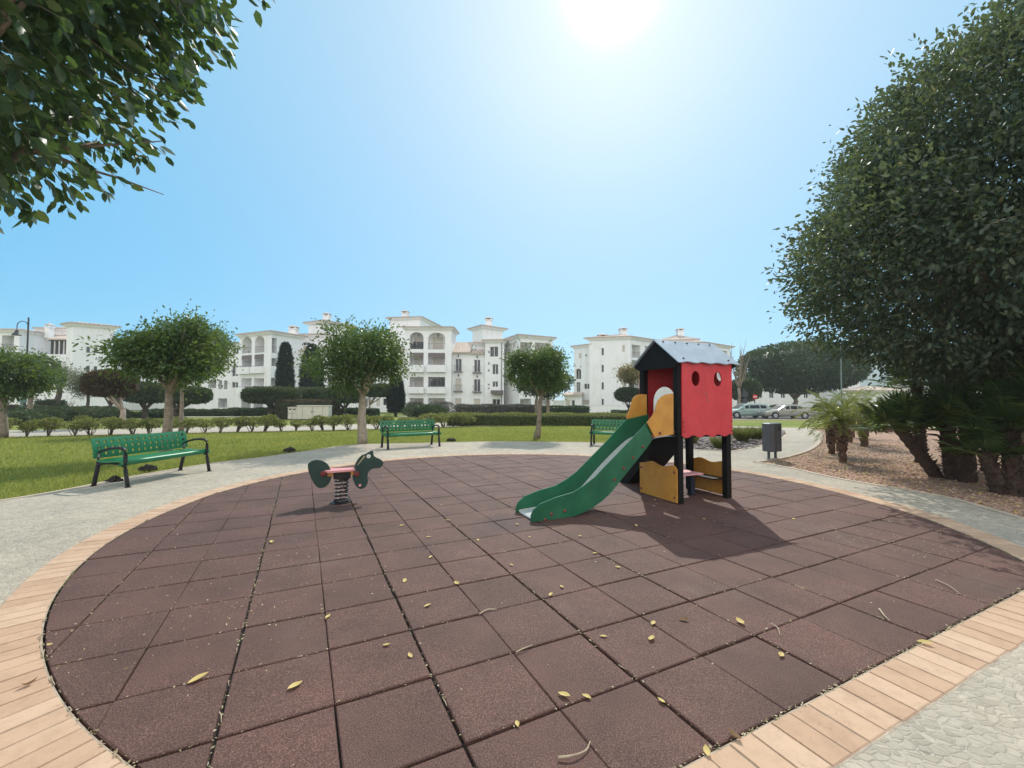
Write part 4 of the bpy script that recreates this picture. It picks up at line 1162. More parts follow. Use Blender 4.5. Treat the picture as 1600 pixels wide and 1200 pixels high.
b.block([fpt(897, 76), fpt(922.5, 73.5)], zb, zat(541, 905, 75), [[
    ('shut', 904.5, 908.5, 552, 560), ('w', 914, 917, 553.5, 557), ('arch_door', 899.5, 907.8, 576, 592.5), ('w', 900.5, 906.5, 597, 612.5), ('shut', 922, 927, 574, 583), ('w', 912.5, 921, 599.5, 608), ('shut', 911, 921, 625, 633)]], depth=9, slope=.17)
mp = MB(); f = Face(fpt(897, 75.8), fpt(922, 73.3))
b.shed(Face(fpt(879, 74), fpt(911, 72.6)), 0, 3.3, zat(617, 890, 74), .3, 2.2, .5)
f2 = Face(fpt(882, 74.4), fpt(909, 73))
b.face(f2, zb, zat(617.5, 890, 74), [('shut', 884, 891, 625, 634), ('w', 893, 898, 625, 635)])
p = fpt(941.5, 74); b.chimney((p.x, p.y), zat(534, 941, 74), zat(527.5, 941, 74), 1.3)
p = fpt(974, 76); b.chimney((p.x, p.y), zat(524, 974, 76), zat(517.5, 974, 76), 1.15)
b.block([fpt(1034, 88), fpt(1088, 86)], zat(560, 1060, 87), zat(531.5, 1062, 86), [()], depth=9, slope=.36, over=.8)
p = fpt(1063.5, 90); b.chimney((p.x, p.y), zat(523.5, 1063, 90), zat(517.5, 1063, 90), 1.2)
b.block([fpt(1050, 79), fpt(1100, 78), fpt(1142, 84)], zb, zat(536, 1100, 78), [[('log', 1058, 1075, 545, 561), ('log', 1080, 1096, 545, 561)], [('log', 1104, 1116, 547, 562), ('log', 1122, 1136, 548, 564), ('log', 1104, 1116, 570, 588), ('log', 1122, 1136, 572, 590), ('log', 1104, 1116, 600, 616), ('log', 1122, 1136, 602, 618)]], slope=.18)
b.done()
# garden wall in front of C
wz = gz(69)
mb = MB(); a, q = fpt(914, 69), fpt(1000, 69)
t = thing('garden_wall', 'low white garden wall in front of the right block', 'wall', (a.x, a.y, wz))
mb.box(((q.x - a.x) / 2, .1, .35), (q.x - a.x, .2, 1.5)); mb.box(((q.x - a.x) / 2, .1, 1.14), (q.x - a.x + .1, .3, .08))
mb.build('wall', M['plaster'], t, bevel=.01)

a, q = fpt(858, 80), fpt(915, 80)
t = thing('garden_wall', 'white wall closing the gap between the long complex and the right block', 'wall', (a.x, a.y, gz(80)))
mb = MB(); mb.box(((q.x - a.x) / 2, .1, .6), (q.x - a.x, .2, 2.4)); mb.box(((q.x - a.x) / 2, .1, 1.84), (q.x - a.x + .1, .3, .08)); mb.build('wall', M['plaster'], t, bevel=.01)

# D: pieces of the houses behind the palms on the right
b = Building('white house with a clay roof half hidden behind the palms', (fpt(1350, 75).x, 75, gz(75)))
b.block([fpt(1326, 75), fpt(1362, 72), fpt(1425, 80)], gz(75) - .4, zat(611, 1362, 72), [[('shut', 1335, 1342, 622, 632)], [('w', 1370, 1380, 620, 632), ('w', 1395, 1405, 620, 632)]], slope=.3, over=.8)
b.block([fpt(1318, 84), fpt(1345, 84)], gz(80) - .4, zat(566, 1335, 84), [[('shut', 1326, 1332, 576, 590)]], depth=9, slope=.22)
b.done()
b = Building('white apartment block seen in gaps behind the great dark tree on the right', (fpt(1500, 95).x, 95, gz(95)))
b.block([fpt(1395, 92), fpt(1640, 98)], gz(95) - .4, zat(560, 1480, 95), [[('log', x, x + 13, y, y + 13) for x in range(1405, 1625, 26) for y in (574, 596, 618)]], depth=12, slope=.15)
b.done()
b = Building('low white building seen between the car park trees', (fpt(1190, 88).x, 88, gz(88)))
b.block([fpt(1140, 88), fpt(1300, 90)], gz(88) - .4, zat(598, 1190, 88), [[('w', x, x + 7, 612, 622) for x in range(1148, 1290, 18)]], depth=12, slope=.12)
b.done()

# ------------------------------------------------------------------ trees
LM, LF, LH = M['leaf_mid'], M['leaf_far'], M['leaf_hedge']
# lawn trees
p = G(261, 709); c, q = loc_ext(p, 190, 345, 494, 603)
bl = lumps(c, (q[0] * .92, q[0] * .9, q[2] * .95), 11, .42, 11)
tree('leafy round tree with a thick pale trunk rising behind the left green bench', p, bl, 17500, .105, (LM, M['bark']), .135, 1.75, 'lawn trees', per=26, spread=.15, inner=.35, seed=11, nlimb=8, aspect=.48)
p = G(283, 673.5); c, q = loc_ext(p, 262, 360, 500, 603)
bl = lumps(c, (q[0] * .92, q[0] * .9, q[2] * .95), 11, .42, 12)
tree('leafy tree with a thin straight trunk, merging with the thick trunked tree before it', p, bl, 16500, .115, (LM, M['bark']), .10, 2.3, 'lawn trees', per=26, spread=.15, inner=.35, seed=12, nlimb=7, aspect=.48)
p = G(566, 693); c, q = loc_ext(p, 487, 640, 505, 604)
bl = lumps((c[0] + .05, c[1], c[2]), (q[0] * .92, q[0] * .9, q[2] * .95), 12, .42, 13)
bl.append(((c[0] - q[0] * .55, c[1], c[2] - q[2] * .35), (q[0] * .55, q[0] * .5, q[2] * .45)))
tree('wide leafy tree with a pale forked trunk beside the middle bench', p, bl, 19000, .105, (LM, M['barkpale']), .135, 1.75, 'lawn trees', per=26, spread=.15, inner=.35, seed=13, nlimb=9,
     second=([(-.13, .15, -.1), (-.16, .12, .8), (-.08, .05, 1.6), (.0, 0, 1.9)], [.075, .065, .055, .05]), aspect=.48)
p = G(838, 684); c, q = loc_ext(p, 791, 899, 541, 612)
bl = lumps(c, (q[0] * .95, q[0] * .9, q[2] * .95), 10, .36, 14)
tree('compact dome shaped tree with a leaning pale trunk between the middle and right benches', p, bl, 16500, .10, (LM, M['bark']), .115, 1.75, 'lawn trees', lean=(.22, 0), per=24, spread=.10, inner=.45, seed=14, nlimb=10, aspect=.48)
# behind it
p = G(856, 654); c, q = loc_ext(p, 795, 897, 575, 622)
tree('dark wide tree on two thin stems directly behind the dome shaped lawn tree', p, lumps(c, q, 9, .4, 15), 7000, .26, (LF, M['bark']), .17, 2.1, 'trees in front of the houses', per=8, spread=.2, inner=.5, seed=15,
     second=([(-1.0, 0, -.1), (-1.1, 0, 1.5), (-.8, 0, 3)], [.14, .12, .1]))
# left edge
p = G(4, 682); c, q = loc_ext(p, -48, 62, 550, 620)
tree('bushy round tree on a straight trunk at the left edge of the lawn', p, lumps(c, q, 10, .38, 16), 17000, .12, (LM, M['bark']), .13, 1.9, 'lawn trees', per=22, spread=.14, inner=.4, seed=16)
p = G(46, 657); c, q = loc_ext(p, 18, 88, 551, 613)
tree('bushy round tree beyond the shrubs, overlapping the one at the left edge', p, lumps(c, q, 10, .38, 17), 15000, .19, (LM, M['bark']), .2, 2.4, 'trees in front of the houses', per=10, spread=.2, inner=.5, seed=17)
p = G(82, 649); c, q = loc_ext(p, 62, 116, 562, 612)
tree('sparse grey green olive like tree with a dark curving trunk near the white tower', p, lumps(c, q, 14, .30, 18), 3600, .26, (M['leaf_olive'], M['barkdark']), .3, 3.6, 'trees in front of the houses', lean=(.9, 0), per=8, spread=.4, inner=.3, seed=18, aspect=.22, nlimb=9)
p = G(136, 653); c, q = loc_ext(p, 113, 153, 580, 618)
tree('slender small leaved tree with a thin dark trunk before the white tower', p, lumps(c, q, 12, .32, 19), 3200, .22, (M['leaf_olive'], M['barkdark']), .14, 2.6, 'trees in front of the houses', per=8, spread=.3, inner=.3, seed=19, aspect=.25, nlimb=8)
def bare(px, py, top, spread_px, label, name='bare_tree', r0=.12, seed=1, fork=.35, m=None):
    rr = random.Random(seed); p = G(px, py); t = thing(name, label, 'bare tree', p)
    h = Q(px, top, p.y).z - p.z; w = abs(Q(px + spread_px, py, p.y).x - p.x)
    mb = MB(); f = Vector((0, 0, h * fork)); mb.tube(wig((0, 0, -.1), f, 4, r0 * .4, rr), [r0 * 1.2, r0, r0 * .95, r0 * .9, r0 * .85], 8)
    tw = MB()
    for i in range(10):
        e = Vector((w * rr.uniform(-1, 1), w * rr.uniform(-.6, .6), h * rr.uniform(.65, 1.0)))
        q = wig(f, e, 5, w * .10, rr); mb.tube(q, [r0 * .55, r0 * .45, r0 * .36, r0 * .27, r0 * .2, r0 * .1], 6)
        for k in range(5):
            s_ = q[rr.randint(2, 5)]; tw.tube(wig(s_, s_ + Vector((rr.uniform(-1, 1) * w * .4, rr.uniform(-1, 1) * w * .4, h * rr.uniform(.02, .22))), 3, w * .03, rr), [r0 * .16, r0 * .12, r0 * .09, r0 * .05], 4)
    mb.build('trunk', m or M['barkdark'], t, smooth=True); tw.build('twigs', m or M['barkdark'], t)
bare(107, 646, 622, 14, 'leafless pruned shrub on the grass before the white tower', 'bare_shrub', .07, 31, .25, M['bark'])
bare(322, 640, 594, 14, 'leafless tree against the white wing left of the arched block', 'bare_tree', .14, 32, .4)
bare(1155, 652, 545, 17, 'tall leafless tree standing behind the red playhouse', 'bare_tree', .16, 33, .42, M['bark'])
# flat clipped trees
def flat_tree(px, py, x0, x1, y0, y1, label, m=None, bark='barkdark', seed=1, r0=.2, power=3.2, n=6500, size=.22, fork=.55, limbs=5, cat='clipped tree'):
    p = G(px, py); c, q = loc_ext(p, x0, x1, y0, y1)
    rr = random.Random(seed); r = np.random.default_rng(seed)
    t = thing('clipped_tree', label, cat, p, 0, 'flat topped clipped trees')
    bl = [(c, (q[0], q[0] * .8, q[2]))]
    lm = [(c[0] + q[0] * .6 * math.cos(2 * math.pi * i / limbs), q[0] * .5 * math.sin(2 * math.pi * i / limbs), c[2] - q[2] * .4) for i in range(limbs)]
    trunk_mesh('trunk', t, M[bark], r0, max(.5, (c[2] - q[2]) * fork), lm, rr)
    P, D = blob_points(bl, n, .82, r, None, power)
    P += unit(n, r) * .06
    foliage('crown', t, m or LF, P, D, size, .5, .1, .8, False, r, [(c, np.array((q[0], q[0] * .8, q[2])) * .84, power)])
    return t
flat_tree(191, 668, 142, 203, 581, 617, 'flat topped clipped tree with a brownish top and pale forked trunk', M['leaf_brown'], 'barkpale', 41, .17, n=9000, size=.14)
flat_tree(172, 650, 150, 215, 596, 618, 'dark clipped tree on a slim trunk behind the brownish flat topped tree', None, 'barkdark', 42, .2)
flat_tree(226, 654, 200, 258, 600, 627, 'dark clipped tree with a short crooked dark trunk, left of the thick pale trunk', None, 'barkdark', 43, .24)
flat_tree(275, 656, 262, 322, 607, 628, 'dark clipped tree half hidden behind the thin straight trunk', None, 'barkdark', 44, .28)
flat_tree(424, 653, 390, 461, 607, 627.5, 'box clipped tree with a thick forking trunk left of the cream cabinet', None, 'barkdark', 45, .34, 5, 9000)
flat_tree(492, 650, 467, 519, 607.5, 631, 'box clipped tree rising behind the cream cabinet', None, 'barkdark', 46, .24, 5)
flat_tree(538, 653, 514, 563, 607.5, 627, 'box clipped tree with slim forked stems just right of the cream cabinet', None, 'barkdark', 47, .20, 4.5)
flat_tree(577, 650, 566, 614, 602, 618, 'flat clipped tree on a pale leaning stem behind the middle lawn tree', None, 'barkpale', 48, .16, 3)
flat_tree(982, 650, 962, 1001, 607, 626, 'small round clipped tree in front of the right white block', None, 'barkdark', 49, .14, 2.4, 5000)
p = G(988, 650); c, q = loc_ext(p, 965, 1004, 566, 604)
tree('sparse yellowish tree before the loggias of the right white block', p, lumps(c, q, 10, .32, 50), 2600, .30, (M['leaf_yellow'], M['barkdark']), .15, 3.2, 'trees in front of the houses', per=8, spread=.3, inner=.35, seed=50, aspect=.35)
# cypresses
def cypress(px, py, x0, x1, y0, label, seed, n=9000):
    p = G(px, py); r = np.random.default_rng(seed); t = thing('cypress_tree', label, 'cypress', p, 0, 'cypresses by the houses')
    top = Q(px, y0, p.y).z - p.z; w = (Q(x1, py, p.y).x - Q(x0, py, p.y).x) / 2
    h = r.uniform(0, 1, n) ** .8; prof = w * np.minimum(1, (1 - h) * 3.2 + .03) * (.82 + .18 * np.sin(h * 9 + 1)) * (.75 + .25 * np.minimum(1, h * 5))
    prof = w * np.sqrt(np.clip(1 - h ** 2.2, 0.0, 1)) * (.86 + .14 * np.minimum(1, h * 4))
    a = r.uniform(0, 2 * np.pi, n); k = .80 + .22 * r.uniform(0, 1, n) + .05 * np.sin(a * 5 + h * 14)
    P = np.stack([prof * k * np.cos(a), prof * k * np.sin(a), .3 + h * (top - .3)], 1)
    D = np.stack([np.cos(a) * .5, np.sin(a) * .5, np.ones(n)], 1)
    mb = MB(); mb.tube([(0, 0, -.1), (0, 0, 1.0)], [.18, .15], 8); mb.build('trunk', M['barkdark'], t)
    V, F = leaf_arrays(P, D + unit(n, r) * .8, .36, .3, .2, False, .5, r)
    cv, cf = [], []
    for i in range(13):
        hh = i / 12; rw = w * math.sqrt(max(0.002, 1 - hh ** 2.2)) * .80
        for j in range(14): cv.append((rw * math.cos(j * .4488), rw * math.sin(j * .4488), .35 + hh * (top - .5)))
    for i in range(12):
        for j in range(14): cf.append((i * 14 + j, i * 14 + (j + 1) % 14, (i + 1) * 14 + (j + 1) % 14, (i + 1) * 14 + j))
    F = np.concatenate([F, np.array(cf) + len(V)]); V = np.concatenate([V, np.array(cv)])
    npmesh('crown', V, F, M['leaf_cypress'], t)
cypress(444, 648, 433, 457, 539, 'single dark column cypress left of the cream cabinet, standing clear against white walls', 61)
cypress(486, 648, 470, 504, 541, 'broad dark cypress half hidden by the middle lawn tree', 62)
cypress(618, 650, 607.5, 630, 590, 'dark cypress column right of the middle lawn tree, beside the twin arched loggias', 63)

# great dark tree on the right and the overhanging tree on the left
def great_tree():
    p = Vector((9.6, 8.1, -.02)); r = np.random.default_rng(77); rr = random.Random(77)
    t = thing('ficus_tree', 'huge dark clipped tree filling the right edge, spreading over the palms', 'tree', p)
    bl = [((-.15, -.1, 4.35), (3.55, 3.5, 2.45)), ((.2, 0, 5.9), (2.9, 3.0, 3.0)), ((.9, -.5, 4.8), (3.7, 3.4, 2.7)), ((1.4, .8, 6.9), (2.6, 2.6, 2.7))]
    mb = MB()
    tr = MB(); tr.tube([(0.6, 0.4, -.15), (.5, .35, .7), (.35, .25, 1.5), (.3, .2, 2.4), (.3, .2, 3.4)], [.33, .27, .25, .24, .2], 12)
    for i in range(16):
        c, q = bl[i % 4]; a = i * 2.4 + rr.uniform(-.3, .3); k = rr.uniform(.6, .93)
        e = Vector((c[0] + q[0] * k * math.cos(a), c[1] + q[1] * k * math.sin(a), c[2] + q[2] * rr.uniform(-.55, .55)))
        s_ = Vector((.3, .2, rr.uniform(1.7, 3.0))); m_ = s_.lerp(e, .5) + Vector((0, 0, rr.uniform(-.1, .4)))
        tr.tube([s_, s_.lerp(m_, .5), m_, m_.lerp(e, .5), e], [.13, .10, .075, .045, .012], 7)
    tr.build('trunk', M['bark'], t, smooth=True)
    P, D = blob_points(bl, 14500, .76, r, 1.95)
    f_ = np.sin(2.3 * P[:, 0] + 1) * np.sin(2.6 * P[:, 1] + 2) * np.sin(2.4 * P[:, 2]) + .6 * np.sin(5.1 * P[:, 0]) * np.sin(4.7 * P[:, 1] + 1) * np.sin(5.3 * P[:, 2] + .5)
    k_ = r.uniform(0, 1, len(P)) < .62 + .6 * f_; P = P[k_] + D[k_] * (.20 * f_[k_])[:, None]; D = D[k_]
    P, D = clumped(P, D, 13, .13, r)
    # shoots that stick out of the clipped outline
    S, E = blob_points(bl, 620, .98, r, 2.3); SP, SD = [], []
    for k in range(9): SP.append(S + E * (.05 + .05 * k) * r.uniform(.4, 1.3, (len(S), 1)) + r.normal(size=S.shape) * .03); SD.append(E)
    P = np.concatenate([P] + SP); D = np.concatenate([D] + SD)
    I, J = blob_points([(c, tuple(np.array(q) * .82)) for c, q in bl], 52000, .45, r, 2.1)
    P = np.concatenate([P, I]); D = np.concatenate([D, J])
    foliage('crown', t, M['leaf_ficus'], P, D, .100, .50, .15, 1.0, True, r)
    tw = MB()
    for k in range(5):
        a = rr.uniform(3.0, 4.6); z = rr.uniform(2.8, 4.6); q0 = Vector((3.1 * math.cos(a), 3.1 * math.sin(a), z))
        tw.tube(wig(q0, q0 + Vector((rr.uniform(-.1, .5), -.25, rr.uniform(.1, .35))), 4, .02, rr), [.012, .010, .008, .006, .003], 5)
    tw.build('bare_twig', M['twig'], t)
great_tree()
def overhang_tree():
    p = Vector((-5.2, 2.95, .62)); r = np.random.default_rng(78); rr = random.Random(78)
    t = thing('ficus_tree', 'large leaved glossy tree whose crown hangs into the top left corner', 'tree', p)
    bl = [((.35, -.2, 4.95), (2.05, 1.9, 2.15)), ((-.1, .2, 4.3), (2.2, 1.8, 1.7)), ((1.0, .1, 5.6), (2.0, 1.8, 1.75))]
    lm = [(.55 + 1.6 * math.cos(a), -.2 + 1.4 * math.sin(a), 4.2 + .8 * math.sin(a * 3)) for a in np.linspace(0, 5.6, 10)]
    trunk_mesh('trunk', t, M['bark'], .15, 2.2, lm, rr)
    P, D = blob_points(bl, 1350, .70, r); P, D = clumped(P, D, 9, .13, r)
    I, J = blob_points([(c, tuple(np.array(q) * .86)) for c, q in bl], 8000, .55, r)
    S, E = blob_points(bl, 420, .97, r); SP, SD = [], []
    for k in range(7): SP.append(S + E * (.03 + .045 * k) * .8 + r.normal(size=S.shape) * .025); SD.append(E)
    tw = MB()
    for a, e in zip(S[:420], E[:420]):
        a, e = Vector(a), Vector(e); tw.tube([a - e * .25, a, a + e * .26 - Vector((0, 0, .02))], [.006, .004, .002], 4)
    tw.build('twigs', M['bark'], t)
    P = np.concatenate([P, I] + SP); D = np.concatenate([D, J] + SD)
    foliage('crown', t, M['leaf_near'], P, D, .135, .50, .35, 1.0, True, r, fold=.18)
overhang_tree()
# clipped domes beyond the road
def dome(px, py, x0, x1, y0, y1, label, seed, n=16000, size=.34, m=None, name='clipped_tree', r0=.3, power=2.3):
    p = G(px, py); c, q = loc_ext(p, x0, x1, y0, y1); r = np.random.default_rng(seed); rr = random.Random(seed)
    t = thing(name, label, 'clipped tree', p)
    bl = [(c, (q[0] * .96, q[0] * .9, q[2] * .96))] + [((c[0] + q[0] * .5 * math.cos(a), q[0] * .5 * math.sin(a), c[2] + q[2] * .2 * math.sin(3 * a)), (q[0] * .52, q[0] * .5, q[2] * .72)) for a in np.linspace(0, 5.3, 6)]
    lm = [(c[0] + q[0] * .6 * math.cos(a), q[0] * .5 * math.sin(a), c[2]) for a in np.linspace(0, 5.2, 6)]
    trunk_mesh('trunk', t, M['bark'], r0, max(.8, (c[2] - q[2]) * .8), lm, rr)
    P, D = blob_points(bl, n, .82, r, None, power)
    foliage('crown', t, m or M['leaf_hedge'], P, D, size, .5, .1, .9, False, r, [(bl[0][0], np.array(bl[0][1]) * .8, power)])
dome(1243, 646, 1159, 1333, 534, 616, 'great dark dome shaped clipped tree beyond the parked cars', 81, 22000, .36, None, 'clipped_tree', .45)
dome(1160, 648, 1141, 1186, 591, 627, 'smaller dark rounded tree just right of the red playhouse, before the pale green car', 82, 7000, .26, None, 'clipped_tree', .22)
dome(1345, 640, 1322, 1440, 545, 628, 'bushy green tree in the gap between the dark dome and the great tree', 83, 9000, .36, M['leaf_mid'], 'clipped_tree', .35)
dome(1480, 644, 1410, 1545, 540, 600, 'dark green tree seen through the gaps over the fan palms', 86, 9000, .36, None, 'clipped_tree', .35)
dome(1200, 640, 1186, 1222, 600, 628, 'olive green tree behind the no entry sign', 84, 4000, .3, M['leaf_far'], 'clipped_tree', .25)
dome(1268, 640, 1222, 1318, 606, 640, 'olive green shrubby tree beneath the dark dome', 85, 5000, .32, M['leaf_far'], 'clipped_tree', .25)
for i, (px, py, w, lab) in enumerate([(1212, 650, 12, 'round bush behind the pale green car'), (1285, 650, 14, 'low bush behind the champagne car'), (1232, 649, 9, 'light green bush between the two parked cars')]):
    p = G(px, py); r = np.random.default_rng(90 + i); q = w / 665 * p.y
    t = thing('bush', lab, 'bush', p); P, D = blob_points([((0, 0, q * .6), (q, q, q * .75))], 2200, .75, r, 0.0)
    foliage('crown', t, M['leaf_lime'] if i == 2 else LF, P, D, .2, .5, .0, .9, False, r, [((0, 0, q * .6), np.array((q, q, q * .75)) * .8, 2.0)])
    mb = MB(); mb.tube([(0, 0, -.1), (0, 0, q * .5)], [.08, .05], 6); mb.build('stem', M['barkdark'], t)

# ------------------------------------------------------------------ hedges and shrubs
def hedge(A, B, w, h, label, m, seed, n, size=.09, name='hedge', top=None, power=6):
    """a clipped hedge between two ground points"""
    A, B = Vector(A), Vector(B); L = (B - A).length; c = (A + B) / 2; ang = math.atan2(B.y - A.y, B.x - A.x)
    t = thing(name, label, 'hedge', (c.x, c.y, gz(c.y) - .05), ang); r = np.random.default_rng(seed)
    t.rotation_euler = (0, -math.atan2(gz(B.y) - gz(A.y), L), ang)
    # surface points of a box, edges softened and waved
    area = [L * w, L * h, L * h, w * h, w * h]; area = np.array(area) / sum(area)
    k = r.choice(5, n, p=area); u = r.uniform(-1, 1, n); v = r.uniform(-1, 1, n)
    P = np.zeros((n, 3)); D = np.zeros((n, 3))
    s0 = k == 0; P[s0] = np.stack([u[s0] * L / 2, v[s0] * w / 2, np.full(s0.sum(), h)], 1); D[s0] = (0, 0, 1)
    for kk, sg in ((1, -1), (2, 1)):
        q = k == kk; P[q] = np.stack([u[q] * L / 2, np.full(q.sum(), sg * w / 2), (v[q] + 1) / 2 * h], 1); D[q] = (0, sg, .3)
    for kk, sg in ((3, -1), (4, 1)):
        q = k == kk; P[q] = np.stack([np.full(q.sum(), sg * L / 2), u[q] * w / 2, (v[q] + 1) / 2 * h], 1); D[q] = (sg, 0, .3)
    wav = np.sin(P[:, 0] * 2.1 + seed) * .03 + np.sin(P[:, 0] * 5.3 + P[:, 1] * 4) * .02
    P += D * (wav[:, None] + r.normal(size=n)[:, None] * .035 - .03); P[:, 2] = np.maximum(P[:, 2], .03)
    foliage('foliage', t, m, P, D, size, .5, -.05, .9, False, r)
    nb = max(2, int(L / .5)); V, F = [], []
    for i in range(nb + 1):
        x = -L / 2 + .05 + (L - .1) * i / nb; hh = h - .09 + r.uniform(-.02, .02); ww = w / 2 - .07
        V += [(x, -ww, .0), (x, -ww, hh - .04), (x, -ww + .05, hh), (x, ww - .05, hh), (x, ww, hh - .04), (x, ww, 0)]
    for i in range(nb):
        for j in range(5): F.append((i * 6 + j, i * 6 + j + 1, i * 6 + j + 7, i * 6 + j + 6))
    F += [(0, 1, 2, 3, 4, 5), tuple(range(nb * 6, nb * 6 + 6))]
    mb = MB(); mb.add(V, F); mb.build('core', LH if m is not M['leaf_grey'] else M['leaf_grey'], t)
    return t
def hp(px, py): g_ = G(px, py); return (g_.x, g_.y)
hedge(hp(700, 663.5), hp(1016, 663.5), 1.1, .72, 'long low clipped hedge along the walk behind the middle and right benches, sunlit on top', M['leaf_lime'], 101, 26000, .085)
hedge(hp(228, 649.5), hp(360, 649.5), 1.3, .62, 'low dark hedge on the grass beyond the left bench', M['leaf_hedge'], 102, 9000, .15)
hedge(hp(362, 648.8), hp(470, 648.8), 1.6, .75, 'low dark hedge running up to the cream cabinet', M['leaf_hedge'], 103, 9000, .15)
hedge(hp(122, 648), hp(172, 648), 1.5, .85, 'short dark hedge at the foot of the white tower', M['leaf_hedge'], 104, 4500, .16)
hedge(hp(172, 652), hp(262, 652), 1.0, .45, 'very low dark hedge line behind the dark clipped trees', M['leaf_hedge'], 105, 4500, .14)
hedge(hp(5, 650), hp(66, 650), 1.4, 1.0, 'brown twiggy hedge at the far left before the white block', M['leaf_brown'], 106, 5000, .16)
hedge(hp(66, 649), hp(90, 649), 1.8, 1.5, 'dark rounded hedge block left of the olive like tree', M['leaf_hedge'], 107, 4000, .16)
_k = G(481, 655)
hedge((fpt(443, _k.y + 2.0).x, _k.y + 2.0), (fpt(524, _k.y + 2.0).x, _k.y + 2.0), 2.2, 1.62, 'brown topped hedge wrapped round the cream cabinet', M['leaf_brown'], 108, 9000, .13)
hedge(hp(523, 651.5), hp(590, 651.5), 1.2, .8, 'low dark hedge behind the slim forked box clipped tree', M['leaf_hedge'], 109, 4500, .15)
hedge(hp(714, 651.5), hp(836, 651.2), 1.2, 1.2, 'tall grey twiggy hedge below the French windows', M['leaf_grey'], 110, 13000, .15)
hedge(hp(845, 649.5), hp(916, 648.5), 1.2, 1.05, 'dark green hedge right of the grey twiggy hedge', M['leaf_hedge'], 111, 6000, .16)
hedge(hp(957, 648.5), hp(1000, 648.5), 1.0, .55, 'short low dark hedge before the white garden wall', M['leaf_hedge'], 112, 2600, .15)
def bush(px, py, w, h, label, m, seed, n=3000, size=.14, lob=3):
    p = G(px, py); r = np.random.default_rng(seed); t = thing('bush', label, 'bush', p)
    bl = [((r.uniform(-.5, .5) * w, r.uniform(-.2, .2) * w, h * .5), (w * r.uniform(.4, .6), w * .45, h * .52)) for _ in range(lob)] + [((0, 0, h * .45), (w * .7, w * .5, h * .5))]
    P, D = blob_points(bl, n, .7, r, 0.02)
    foliage('crown', t, m, P, D, size, .5, -.1, .9, False, r, [(bl[-1][0], np.array(bl[-1][1]) * .8, 2.0)])
    mb = MB()
    for k in range(4): mb.tube([(0, 0, -.05), (r.uniform(-.3, .3) * w, r.uniform(-.2, .2) * w, h * .6)], [.04, .02], 5)
    mb.build('stems', M['barkdark'], t)
bush(668, 651, 2.7, 1.15, 'wide dark bush at the foot of the twin arched loggias', M['leaf_hedge'], 121, 6000, .17, 4)
bush(648, 648, 1.6, 1.5, 'grey leaved bush against the ground floor loggias', M['leaf_grey'], 122, 3000, .17)
bush(688, 648, 1.9, 1.5, 'taller grey leaved bush at the right end of the ground floor loggias', M['leaf_grey'], 123, 3000, .17)
bush(58, 659, 1.6, .8, 'green bush beside the green notice board', M['leaf_hedge'], 124, 3200, .14)
bush(75, 656, 2.6, 1.0, 'broad green bush right of the green notice board', M['leaf_hedge'], 125, 4000, .15, 4)
bush(104, 655, 2.4, .75, 'dark low bush in front of the distant dark bench', M['leaf_cypress'], 126, 4000, .15, 4)
bush(152, 656, 2.3, .9, 'grey green low bush right of the distant dark bench', M['leaf_far'], 127, 4000, .15, 4)
bush(20, 662, 1.8, .7, 'ragged low bush at the left edge behind the shrub row', M['leaf_far'], 128, 3600, .13, 4)

def make_shrub(seed, label):
    r = np.random.default_rng(seed); rr = random.Random(seed); t = thing('shrub', label, 'shrub', (0, 0, -50), 0, 'row of small shrubs along the pale walk')
    bl = [((rr.uniform(-.25, .25), rr.uniform(-.2, .2), rr.uniform(.36, .52)), (rr.uniform(.24, .34), rr.uniform(.22, .3), rr.uniform(.14, .2))) for _ in range(5)]
    P, D = blob_points(bl, 750, .45, r)
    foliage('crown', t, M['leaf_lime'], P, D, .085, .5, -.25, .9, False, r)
    mb = MB()
    for c, q in bl:
        for k in range(2):
            e = (c[0] + rr.uniform(-.1, .1), c[1] + rr.uniform(-.1, .1), c[2] + .05); mb.tube(wig((rr.uniform(-.04, .04), rr.uniform(-.04, .04), -.05), e, 3, .03, rr), [.016, .013, .010, .005], 5)
    mb.build('stems', M['barkdark'], t)
    return t
SL = 'small leafy shrub on bare stems in the row along the near edge of the walk'
protos = [make_shrub(200 + i, SL) for i in range(4)]
rs = random.Random(9); used = [False] * 4
row = [Vector((p.x, p.y)) for p in spline(near[0:7], 10)]
acc = 0; nxt = 0.3; spots = []
for i in range(len(row) - 1):
    d = (row[i + 1] - row[i]).length
    while nxt < acc + d:
        q = row[i].lerp(row[i + 1], (nxt - acc) / d); spots.append((q.x + rs.uniform(-.08, .08), q.y + rs.uniform(-.1, .12))); nxt += rs.uniform(.55, .78)
    acc += d
for i, (x, y) in enumerate(spots):
    k = rs.randrange(4); s_ = rs.uniform(.85, 1.25)
    if not used[k]:
        o = protos[k]; used[k] = True; o.location = (x, y, gz(y) - .03); o.rotation_euler = (0, 0, rs.uniform(0, 6)); o.scale = (s_,) * 3
    else: clone(protos[k], (x, y, gz(y) - .03), rs.uniform(0, 6), None, None, s_)
# a second, looser line on the other side of the walk at the far left
SL2 = 'small leafy shrub in the looser line on the far side of the pale walk'
row2 = [Vector((p.x, p.y)) for p in spline(far[0:5], 10)]
acc = 0; nxt = .2
for i in range(len(row2) - 1):
    d = (row2[i + 1] - row2[i]).length
    while nxt < acc + d:
        q = row2[i].lerp(row2[i + 1], (nxt - acc) / d)
        clone(protos[rs.randrange(4)], (q.x, q.y + .35, gz(q.y) - .03), rs.uniform(0, 6), SL2, 'line of shrubs across the pale walk', rs.uniform(.7, 1.05)); nxt += rs.uniform(.8, 1.2)
    acc += d

